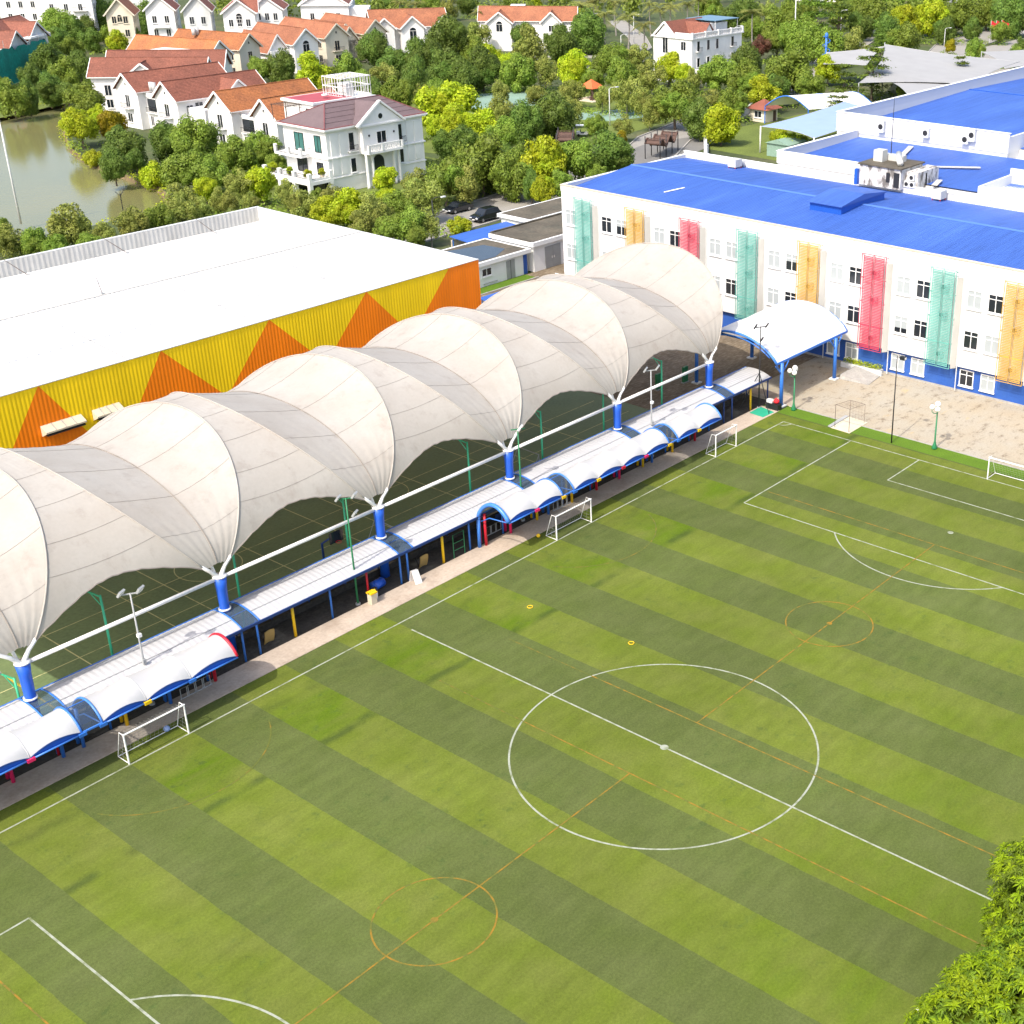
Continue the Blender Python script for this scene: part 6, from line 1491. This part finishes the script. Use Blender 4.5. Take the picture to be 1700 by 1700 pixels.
TREES = [
  ('north_left', [(169.7,395.6,3.70,'mid'), (179.6,397.9,2.83,'mid'), (161.0,361.4,3.13,'dark'), (183.5,393.6,2.84,'bright'), (149.3,331.5,3.91,'mid'), (141.3,317.0,2.51,'dark'), (133.7,297.0,2.40,'mid'), (151.2,325.3,2.92,'dark'), (161.7,338.4,2.36,'dark'), (148.2,313.0,2.22,'dark'), (170.2,344.4,3.63,'dark'), (152.6,311.9,2.23,'mid'), (148.1,300.1,2.33,'bright'), (169.2,332.2,3.39,'mid'), (155.5,304.7,2.22,'dark'), (170.2,322.5,3.85,'dark'), (179.5,314.2,2.19,'mid')]),
  ('shore_far', [(96.8,260.6,1.55,'mid'), (84.9,233.3,2.61,'mid'), (88.2,233.8,2.16,'dark'), (103.2,259.9,1.84,'dark'), (95.9,239.7,2.48,'dark'), (116.2,275.7,2.78,'dark'), (106.8,253.1,2.87,'mid'), (97.7,236.2,1.98,'dark'), (117.9,266.4,2.33,'dark')]),
  ('shore_house', [(77.1,195.3,2.67,'bright'), (92.5,220.1,2.83,'mid'), (111.3,250.4,1.84,'dark'), (70.7,181.1,1.33,'shrub'), (85.8,204.3,1.79,'bright'), (82.6,194.9,1.96,'yellow'), (63.7,162.9,1.80,'dark'), (70.4,170.6,2.96,'dark'), (69.2,165.5,1.56,'dark'), (67.9,158.8,2.11,'shrub')]),
  ('row_front', [(78.4,170.9,2.54,'dark'), (58.3,136.5,1.74,'airy'), (67.3,148.6,2.59,'mid'), (80.1,165.2,3.42,'mid'), (63.6,138.5,1.60,'bright'), (69.1,144.8,2.12,'mid'), (61.2,131.7,1.39,'airy'), (78.7,152.2,2.53,'mid'), (68.1,135.7,2.16,'airy'), (98.8,174.5,1.53,'mid'), (85.7,155.6,2.01,'mid')]),
  ('hall_edge', [(34.1,140.4,1.12,'mid'), (29.5,129.7,1.97,'airy'), (31.9,127.6,1.83,'mid'), (33.0,125.5,1.37,'mid'), (37.6,129.2,2.51,'airy'), (36.9,123.9,1.23,'mid'), (39.5,124.6,1.56,'airy'), (44.3,126.1,1.84,'airy'), (48.4,127.1,1.55,'mid'), (52.6,127.8,1.82,'airy'), (55.9,127.9,1.51,'airy'), (61.8,129.8,1.38,'airy'), (62.5,126.1,1.37,'airy')]),
  ('row_back', [(141.4,231.9,2.46,'mid'), (156.5,249.2,1.75,'dark'), (211.1,320.0,2.71,'mid'), (144.4,227.1,2.59,'dark'), (141.6,212.7,3.69,'bright'), (138.7,204.2,1.94,'bright'), (147.9,209.3,3.33,'mid'), (142.2,197.6,2.57,'mid')]),
  ('dark_belt', [(174.7,231.9,3.68,'dark'), (136.1,186.5,2.23,'dark'), (150.5,199.5,2.77,'airy'), (164.3,212.9,3.48,'dark'), (137.3,180.5,2.70,'mid'), (149.8,188.9,3.22,'dark'), (169.3,208.6,4.05,'dark'), (145.8,178.7,2.13,'mid'), (189.3,222.0,5.22,'dark'), (162.3,192.7,3.88,'dark'), (161.0,186.0,2.90,'dark'), (192.4,216.5,2.99,'mid'), (214.0,236.7,3.06,'airy'), (169.2,188.7,3.51,'dark'), (182.3,199.3,2.84,'bright'), (183.0,194.1,2.40,'bright')]),
  ('north_mid', [(245.9,334.0,2.34,'mid'), (240.3,318.3,2.65,'mid'), (225.6,294.4,2.86,'mid'), (257.5,324.1,2.55,'dark'), (266.0,312.0,2.75,'mid'), (263.6,300.9,2.51,'airy'), (273.9,303.4,2.75,'dark'), (229.2,245.8,2.36,'airy'), (285.2,294.0,2.58,'mid'), (223.0,228.5,2.92,'dark'), (198.1,201.8,3.98,'airy'), (294.7,292.3,2.41,'bright'), (240.7,237.1,2.04,'dark'), (211.0,203.7,3.80,'dark'), (256.1,242.0,2.12,'mid'), (265.0,246.0,2.52,'bright'), (232.6,213.9,4.20,'dark')]),
  ('villa_right', [(139.7,175.4,2.21,'airy'), (121.0,151.7,1.66,'bright'), (109.2,136.8,1.86,'dark'), (127.3,154.5,4.30,'bright'), (117.7,142.4,3.01,'bright'), (111.9,134.5,2.07,'dark'), (121.7,140.1,2.70,'bright'), (134.7,148.2,2.52,'airy'), (118.4,131.9,2.73,'mid')]),
  ('villa_left', [(70.1,133.9,2.07,'bright'), (86.3,154.9,2.01,'mid'), (96.7,167.3,2.13,'mid'), (81.0,145.4,1.54,'mid'), (69.4,127.1,1.50,'airy')]),
  ('villa_front', [(65.4,117.6,1.86,'airy'), (70.3,120.6,1.22,'mid'), (65.3,112.2,1.83,'bright'), (71.8,119.0,1.91,'airy'), (67.9,110.7,2.09,'bright'), (64.2,104.0,1.62,'airy'), (67.9,106.9,2.15,'airy'), (69.9,105.8,1.33,'airy'), (84.8,123.0,1.84,'bright'), (76.9,113.1,1.48,'bright'), (65.4,99.4,1.61,'mid'), (74.0,108.0,1.53,'mid'), (67.4,97.7,2.01,'mid'), (85.9,117.6,1.64,'airy'), (64.9,94.0,1.26,'mid'), (77.6,106.9,2.66,'brown'), (69.5,96.3,1.46,'airy'), (87.3,112.6,2.89,'mid')]),
  ('car_park', [(77.3,99.3,1.27,'shrub'), (88.2,109.2,1.98,'airy'), (95.5,113.1,3.35,'mid'), (107.2,119.6,1.78,'dark'), (95.4,106.5,2.75,'mid')]),
  ('school_north', [(107.1,115.4,2.15,'mid'), (95.5,102.7,1.64,'dark'), (94.0,99.0,1.79,'bright'), (102.6,106.5,3.28,'bright'), (99.8,100.7,1.65,'mid'), (109.1,105.4,3.16,'mid'), (108.7,101.2,1.52,'mid'), (115.2,104.6,3.31,'dark')]),
  ('park', [(156.1,170.1,1.77,'airy'), (173.1,181.4,3.10,'mid'), (128.3,136.0,3.06,'dark'), (156.5,160.1,1.87,'airy'), (178.9,178.6,2.85,'airy'), (136.1,135.9,2.91,'dark'), (147.5,142.1,1.87,'airy'), (163.6,156.5,2.26,'airy'), (181.4,171.7,3.24,'bright'), (179.9,165.1,2.13,'mid'), (138.7,127.8,1.88,'mid'), (164.2,148.7,1.74,'airy'), (200.2,177.3,3.70,'mid'), (186.4,163.1,3.23,'mid'), (135.3,119.0,1.19,'yellow'), (143.4,125.0,1.68,'airy'), (165.3,143.1,3.19,'brown'), (211.4,178.3,3.22,'airy'), (161.9,135.8,2.40,'airy'), (155.2,128.7,1.86,'airy'), (188.5,155.4,3.20,'airy'), (202.2,161.6,2.79,'bright'), (200.1,155.2,1.92,'bright')]),
  ('park_tall', [(159.2,125.6,4.19,'mid'), (153.5,115.1,2.47,'dark'), (173.4,127.6,2.20,'airy'), (151.7,108.8,2.65,'bright'), (174.1,122.4,2.66,'mid')]),
  ('white_house', [(227.0,181.9,2.13,'airy'), (217.2,169.9,1.90,'bright'), (195.6,149.5,1.88,'airy'), (218.6,162.2,3.18,'dark'), (199.8,144.9,3.63,'mid'), (250.2,176.7,1.90,'mid'), (193.9,134.7,3.25,'mid'), (216.4,149.6,3.52,'dark'), (250.2,169.5,2.51,'red'), (185.9,123.3,3.00,'bright')]),
  ('north_right', [(304.6,226.8,4.14,'mid'), (296.6,213.4,3.46,'dark'), (303.5,213.0,3.69,'dark'), (281.2,193.9,2.76,'mid'), (313.9,211.5,3.37,'airy'), (194.0,125.8,2.82,'dark'), (259.2,170.4,3.68,'mid'), (291.9,190.8,4.38,'mid'), (207.7,131.8,4.28,'mid'), (249.5,156.4,4.90,'mid'), (325.1,204.3,3.03,'mid'), (200.1,121.1,2.58,'mid'), (249.7,149.2,3.94,'mid'), (225.7,132.9,2.66,'bright'), (343.3,200.0,3.50,'dark'), (263.6,148.9,3.43,'airy'), (306.0,172.8,3.16,'dark'), (320.5,179.6,5.09,'mid'), (296.9,159.3,3.22,'dark'), (359.2,193.6,3.56,'mid'), (310.4,161.3,4.18,'bright'), (274.1,140.6,4.09,'mid'), (366.0,186.2,3.57,'mid'), (327.9,162.1,4.50,'bright'), (314.7,149.8,2.77,'dark'), (337.7,158.2,4.92,'mid'), (326.7,147.3,2.47,'dark'), (354.5,156.6,4.49,'mid'), (325.3,138.0,2.43,'mid'), (343.0,142.9,5.04,'dark')]),
  ('sail_trees', [(280.2,171.9,5.99,'tier'), (180.3,101.8,2.48,'tier'), (297.6,175.5,4.85,'tier'), (199.4,112.1,3.29,'tier'), (214.8,114.4,4.22,'tier'), (265.6,142.4,2.33,'tier'), (214.5,106.4,1.30,'mid'), (231.4,108.9,0.68,'mid'), (292.4,136.3,1.46,'yellow'), (239.4,105.8,2.48,'tier'), (284.6,124.9,2.20,'mid'), (281.9,112.1,1.99,'mid'), (300.7,119.3,1.94,'dark')]),
  ('school_shrub', [(161.6,102.5,1.58,'shrub'), (153.4,94.9,2.16,'shrub'), (161.5,97.6,1.34,'shrub')]),
  ('palms', [(227.2,281.5,2.46,'palm'), (226.5,274.4,2.43,'palm'), (222.4,244.3,2.31,'palm'), (253.6,234.8,3.46,'palm'), (268.1,243.0,3.23,'palm'), (243.1,217.0,3.30,'palm'), (268.4,234.6,3.19,'palm'), (240.4,206.2,3.23,'palm'), (229.8,192.0,2.79,'palm'), (272.6,224.7,2.82,'palm'), (260.9,211.9,3.39,'palm'), (271.3,215.8,3.13,'palm'), (280.1,216.7,3.19,'palm'), (291.1,221.1,2.54,'palm'), (273.5,188.6,3.03,'palm')]),
]
# ------------------------------------------------------------------ trees
def leaf_quad(m, c, n, s, rn, asp=0.62, mi=0):
    a=n.cross(Vector((rn.uniform(-1,1),rn.uniform(-1,1),rn.uniform(-1,1))))
    if a.length<1e-3: a=Vector((1,0,0))
    a.normalize(); b=n.cross(a)
    m.poly([c-a*s, c+b*s*asp, c+a*s, c-b*s*asp], mi)
def crown_mesh(kind, seed):
    rn=random.Random(seed*131+len(kind)*17); m=MB(); blobs=[]
    P=dict(dark=(20,.28,.46,.92,5600,.050),mid=(24,.24,.42,.95,5200,.052),bright=(28,.20,.36,.95,5200,.056),airy=(30,.16,.30,1.0,4000,.050),brown=(30,.16,.30,1.0,3400,.048),
           yellow=(18,.24,.40,.9,4000,.055),red=(16,.24,.4,.8,3600,.05),shrub=(18,.26,.44,.7,4200,.06))
    if kind=='tier':
        leaves=0
        for lv in range(6):
            z=-0.75+lv*0.32; rr=1.0-0.13*lv+rn.uniform(-.08,.08)
            for k in range(9):
                a=rn.uniform(0,2*pi); d=rr*sqrt(rn.random()); cx,cy=d*cos(a),d*sin(a)
                for q in range(52):
                    c=Vector((cx+rn.gauss(0,.13),cy+rn.gauss(0,.13),z+rn.gauss(0,.035)-0.10*d)); n=Vector((rn.gauss(0,.35),rn.gauss(0,.35),1)).normalized(); leaf_quad(m,c,n,rn.uniform(.045,.075),rn)
        return m.mesh('crown_tier','leaf_tier')
    nb,r0,r1,zs,nl,ls=P[kind]
    for k in range(nb):
        while True:
            p=Vector((rn.uniform(-1,1),rn.uniform(-1,1),rn.uniform(-.8,1)))
            if p.length<1: break
        p=p.normalized()*(0.34+0.46*p.length) if k else Vector((0,0,0)); p.z*=zs
        blobs.append((p, rn.uniform(r0,r1)*(1.7 if k==0 else 1)))
    for c,r in blobs: 
        if r>0.3: m.ball(c, r*0.66, 7, 5)
    tot=sum(r*r for _,r in blobs); 
    for c,r in blobs:
        for q in range(int(nl*r*r/tot)):
            for tr_ in range(6):
                d=Vector((rn.gauss(0,1),rn.gauss(0,1),rn.gauss(0.25,1))).normalized(); p=c+d*r*rn.uniform(.78,1.06)*(1.0 if rn.random()<.9 else 1.18)
                if all((p-c2).length>r2_*0.72 for c2,r2_ in blobs if c2 is not c): break
            n=(d*1.0+Vector((rn.gauss(0,.45),rn.gauss(0,.45),rn.gauss(.25,.45)))).normalized(); leaf_quad(m,p,n,ls*rn.uniform(.65,1.35),rn)
    lm={'brown':'leaf_airy','shrub':'leaf_bright'}.get(kind,'leaf_'+kind)
    return m.mesh('crown_'+kind, lm)
def trunk_mesh(seed, airy=False):
    rn=random.Random(seed); m=MB(); r=0.055
    m.tube([(0,0,-0.02),(rn.uniform(-.03,.03),rn.uniform(-.03,.03),.4),(rn.uniform(-.06,.06),rn.uniform(-.06,.06),.8),(0,0,1.2)],[r*1.4,r,r*.75,r*.35],7)
    for k in range(6):
        a=rn.uniform(0,2*pi); z=rn.uniform(.5,.85); L=rn.uniform(.35,.6)
        m.tube([(0,0,z),(cos(a)*L*.5,sin(a)*L*.5,z+.12),(cos(a)*L,sin(a)*L,z+.32)],[r*.5,r*.33,r*.14],5)
    return m.mesh('trunk','bark_grey' if airy else 'bark')
def palm_crown(seed):
    rn=random.Random(seed); m=MB()
    for k in range(17):
        a=2*pi*k/17+rn.uniform(-.15,.15); el=rn.uniform(-.1,.95); L=rn.uniform(.85,1.1); prev=None
        pts=[]
        for i in range(10):
            u=i/9; x=L*u*cos(el*(1-u*.5)); z=L*u*sin(el)-0.55*u*u*L
            pts.append(Vector((cos(a)*x,sin(a)*x,z)))
        side=Vector((-sin(a),cos(a),0))
        for i in range(9):
            for q in range(2):
                p=pts[i].lerp(pts[i+1],q/2); w=0.26*sin(pi*min(1,(i+q/2)/9*.85+.12)); d=(pts[i+1]-pts[i]).normalized()
                for s in (-1,1):
                    tip=p+side*s*w+d*.10+Vector((0,0,-.10*rn.uniform(.5,1.3))); m.poly([p, p+d*.05, tip])
    m.ball((0,0,0.0),.09,7,5)
    return m.mesh('crown_palm','leaf_palm')
PROTO={}
for kd,n in (('dark',4),('mid',5),('bright',3),('airy',4),('brown',1),('yellow',1),('red',1),('shrub',2),('tier',2)): PROTO[kd]=[crown_mesh(kd,s+1) for s in range(n)]
PALMS=[palm_crown(s) for s in range(3)]
TRUNKS=[trunk_mesh(s) for s in range(3)]; TRUNKA=[trunk_mesh(s+9,True) for s in range(3)]
ptm=MB(); ptm.tube([(0,0,0),(.02,0,.3),(.05,.01,.7),(.03,.0,1.0)],[.030,.022,.018,.016],7); PTRUNK=ptm.mesh('trunk','bark_grey')
ADJ=dict(dark='dense dark green tree',mid='leafy mid green tree',bright='bright yellow green tree',airy='loose olive green tree',brown='brownish open crowned tree',yellow='golden yellow leaved tree',red='reddish leaved tree',shrub='low bright green shrub',tier='tiered dark green tree',palm='feathery coconut palm')
ORD=['first','second','third','fourth','fifth','sixth','seventh','eighth','ninth','tenth','eleventh','twelfth','thirteenth','fourteenth','fifteenth','sixteenth']
tr=random.Random(21); under=[]
for area,L in TREES:
    cnt={}
    for q in L: cnt[q[3]]=cnt.get(q[3],0)+1
    seen={}
    for (x,y,R,kd) in L:
        i=seen.get(kd,0); seen[kd]=i+1
        lab=ADJ[kd]+' '+AREAS[area]
        if cnt[kd]>1: lab+=', '+ORD[i]+' from left'
        nm={'palm':'palm_tree','shrub':'shrub'}.get(kd,'tree')
        t=thing(nm,lab,{'palm_tree':'palm','shrub':'shrub'}.get(nm,'tree'),(x,y,-0.05),tr.uniform(0,2*pi),('palms along the far road' if kd=='palm' else 'trees '+AREAS[area]),local=True)
        if kd=='palm':
            c=obj('crown',tr.choice(PALMS),t,(9.0*.03,0,9.2)); s=max(2.6,R*1.25); c.scale=(s,s,s); k=obj('trunk',PTRUNK,t); k.scale=(9.2,9.2,9.2)
            continue
        zc={'shrub':R*0.62,'tier':2.2+R*0.95}.get(kd,1.5+R*0.88)
        c=obj('crown',tr.choice(PROTO[kd]),t,(0,0,zc)); s=R*tr.uniform(1.12,1.32); c.scale=(s*tr.uniform(.85,1.15),s*tr.uniform(.85,1.15),s*tr.uniform(.95,1.3))
        for e_ in range(2 if kd not in ('tier','shrub') else 0):
            a_=tr.uniform(0,2*pi); c2=obj('crown',tr.choice(PROTO[kd]),t,(cos(a_)*R*.62,sin(a_)*R*.62,zc+R*tr.uniform(-.35,.45))); q_=R*tr.uniform(.55,.8); c2.scale=(q_,q_*tr.uniform(.8,1.2),q_*tr.uniform(.8,1.1)); c2.rotation_euler=(0,0,tr.uniform(0,6))
        k=obj('trunk',tr.choice(TRUNKA if kd in ('airy','brown') else TRUNKS),t); k.scale=(R*1.0,R*1.0,zc*1.02)
        under.append((x,y,R))
# undergrowth that nobody could count fills the ground between the trees
um=MB(); ur=random.Random(4)
def in_lake(x,y):
    ins=False; n=len(LAKE)
    for i in range(n):
        (xa,ya),(xb,yb)=LAKE[i],LAKE[(i+1)%n]
        if (ya>y)!=(yb>y) and x<(xb-xa)*(y-ya)/(yb-ya)+xa: ins=not ins
    return ins
def on_road(x,y):
    return (76<x<100 and 98<y<113) or (118<x<162 and 104<y<137) or (44<x<93 and 60<y<99)
for (x,y,R) in under:
    for q in range(5):
        a=ur.uniform(0,2*pi); d=ur.uniform(.2,2.1)*R; cx,cy=x+d*cos(a),y+d*sin(a)
        if in_lake(cx,cy) or on_road(cx,cy): continue
        rr=ur.uniform(.8,2.1)
        for i in range(int(45*rr)):
            v_=Vector((ur.gauss(0,1),ur.gauss(0,1),abs(ur.gauss(0,1)))).normalized(); leaf_quad(um,Vector((cx,cy,0))+Vector((v_.x*rr,v_.y*rr,v_.z*rr*.8)),(v_+Vector((0,0,.4))).normalized(),ur.uniform(.12,.26),ur)
# the far wood beyond the palm road: one mass at this distance
fw=MB()
for q in range(600):
    cx=ur.uniform(215,520); cy=ur.uniform(170,470)
    if abs((cy-cx*0.2)-180)<10 or (cx+cy<520) or (cx<300 and cy>360) or (cx<262 and cy<300 and cx+cy<545): continue
    rr=ur.uniform(2.5,5.0)
    for k in range(4):
        ox,oy,oz=ur.uniform(-.6,.6)*rr,ur.uniform(-.6,.6)*rr,ur.uniform(.6,1.6)*rr
        for i in range(42):
            v_=Vector((ur.gauss(0,1),ur.gauss(0,1),ur.gauss(.5,.8))).normalized(); leaf_quad(fw,Vector((cx+ox,cy+oy,oz))+v_*rr*.55*ur.uniform(.8,1.1),(v_+Vector((0,0,.3))).normalized(),ur.uniform(.35,.7),ur)
o=stuff(fw.build('far_wood','leaf_mid')); o['label']='far wood beyond the palm row'; o['category']='wood'
o=stuff(um.build('undergrowth','leaf_mid')); o['label']='low green undergrowth between the trees'; o['category']='undergrowth'
# reeds and creepers along the water's edge
rm=MB()
for i in range(len(LAKE)-1):
    (xa,ya),(xb,yb)=LAKE[i],LAKE[i+1]; n=int(hypot(xb-xa,yb-ya)/0.5)
    for k in range(n):
        if ur.random()<0.35: continue
        x=xa+(xb-xa)*k/n+ur.uniform(-.7,.9); y=ya+(yb-ya)*k/n+ur.uniform(-.7,.9)
        for q in range(10): leaf_quad(rm,Vector((x+ur.gauss(0,.35),y+ur.gauss(0,.35),-.5+ur.random()*.9)),Vector((ur.gauss(0,.6),ur.gauss(0,.6),1)).normalized(),ur.uniform(.12,.25),ur)
o=stuff(rm.build('shore_plants','leaf_bright')); o['label']='bright green plants along the lake edge'; o['category']='shore plants'
# hedge in the planter at the school wall
hm=MB()
for i in range(900):
    x=63.55+ur.random()*.8; y=22.95+ur.random()*4.3; leaf_quad(hm,Vector((x,y,.45+.45*ur.random())),Vector((ur.gauss(0,.6),ur.gauss(0,.6),1)).normalized(),ur.uniform(.05,.1),ur)
tag(stuff(hm.build('hedge','leaf_bright',None,False,(63.9,25,.42))),'clipped green hedge in the planter at the blue school wall','hedge')
# potted plants on the villa terrace
for (x,y,s,w) in ((77.4,132.2,1.0,'at the near corner'),(77.2,136.4,.9,'at the middle'),(77.3,140.6,1.1,'at the far end'),(79.8,131.9,.8,'beside the front wall')):
    t=thing('potted_plant','bushy potted plant on the villa terrace '+w,'plant',(x,y,2.7),ur.uniform(0,6),'potted plants on the villa terrace',local=True)
    MB().tube([(0,0,0),(0,0,.5)],[.22,.3],10).build('pot','sand_stone',t,True); c=obj('foliage',PROTO['bright'][0],t,(0,0,1.05)); c.scale=(s*.7,)*3

# ------------------------------------------------------------------ broad leaved trees in front of the camera side of the pitch
def rosette_tree(label, base, blobs, seed, n_ros):
    rn=random.Random(seed); t=thing('mango_tree',label,'tree',(base[0],base[1],0),0,'trees at the near side of the pitch')
    mo,mn=MB(),MB(); tot=sum(b[3]**2 for b in blobs); B=[(Vector(b[:3]),b[3]) for b in blobs]
    for c,r in B:
        for q in range(int(n_ros*r*r/tot)):
            for k in range(6):
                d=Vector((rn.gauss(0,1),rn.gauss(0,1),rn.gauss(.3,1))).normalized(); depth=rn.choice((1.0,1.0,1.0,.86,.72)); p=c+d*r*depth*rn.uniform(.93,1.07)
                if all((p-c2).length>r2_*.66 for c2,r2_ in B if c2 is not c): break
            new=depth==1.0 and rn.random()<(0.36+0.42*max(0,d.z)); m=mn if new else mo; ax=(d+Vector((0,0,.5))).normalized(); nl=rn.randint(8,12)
            s1=ax.cross(Vector((.3,.8,.1))).normalized(); s2=ax.cross(s1)
            for i in range(nl):
                a=2*pi*i/nl+rn.uniform(-.25,.25); L=rn.uniform(.22,.44); w=L*rn.uniform(.11,.16); o=(s1*cos(a)+s2*sin(a)); elev=rn.uniform(-.1,.8)
                d0=(o*cos(elev)+ax*sin(elev)).normalized(); d1=(d0+Vector((0,0,-.75))).normalized(); sd=d0.cross(ax).normalized()
                p1=p+d0*L*.5; p2=p1+d1*L*.55
                n0=len(m.v); m.v+=[tuple(x) for x in (p,p1+sd*w,p1-sd*w,p1+Vector((0,0,.02)),p2)]; m.f+=[(n0,n0+1,n0+3),(n0,n0+3,n0+2),(n0+1,n0+4,n0+3),(n0+3,n0+4,n0+2)]; m.mi+=[0]*4
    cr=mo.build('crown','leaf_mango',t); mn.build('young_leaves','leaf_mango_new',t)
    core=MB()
    for c,r in B: core.ball(c,r*.6,9,6)
    core.build('inner_foliage','leaf_mango',t,False)
    bx_,by_=base; cz=sum(b[2] for b in blobs)/len(blobs)
    w=MB(); w.tube([(bx_,by_,0),(bx_+.1,by_,1.5),(bx_,by_+.1,3.2)],[.34,.24,.2],10)
    for b in blobs: w.tube([(bx_,by_+.1,2.8),((bx_+b[0])/2,(by_+b[1])/2,(2.8+b[2])/2+.3),(b[0],b[1],b[2])],[.15,.1,.05],6)
    w.build('trunk','bark',t,True)
rosette_tree('big leafy tree at the right edge beside the halfway line',(-5.2,-26.4),[(-4.8,-25.1,6.6,1.8),(-5.6,-25.4,4.6,1.8),(-7.0,-26.0,4.9,1.7),(-3.8,-25.5,5.6,2.2),(-6.4,-26.7,7.2,2.4),(-8.6,-27.2,6.0,1.9)],5,1750)
rosette_tree('bright leafy tree filling the bottom right corner',(-13.0,-28.6),[(-11.4,-27.7,7.4,2.0),(-13.2,-27.3,7.0,2.0),(-14.2,-26.3,5.8,1.9),(-11.2,-26.1,5.2,1.8),(-15.2,-27.3,6.8,2.2),(-13.2,-29.5,8.0,2.4),(-9.6,-28.0,6.2,1.9)],9,2300)
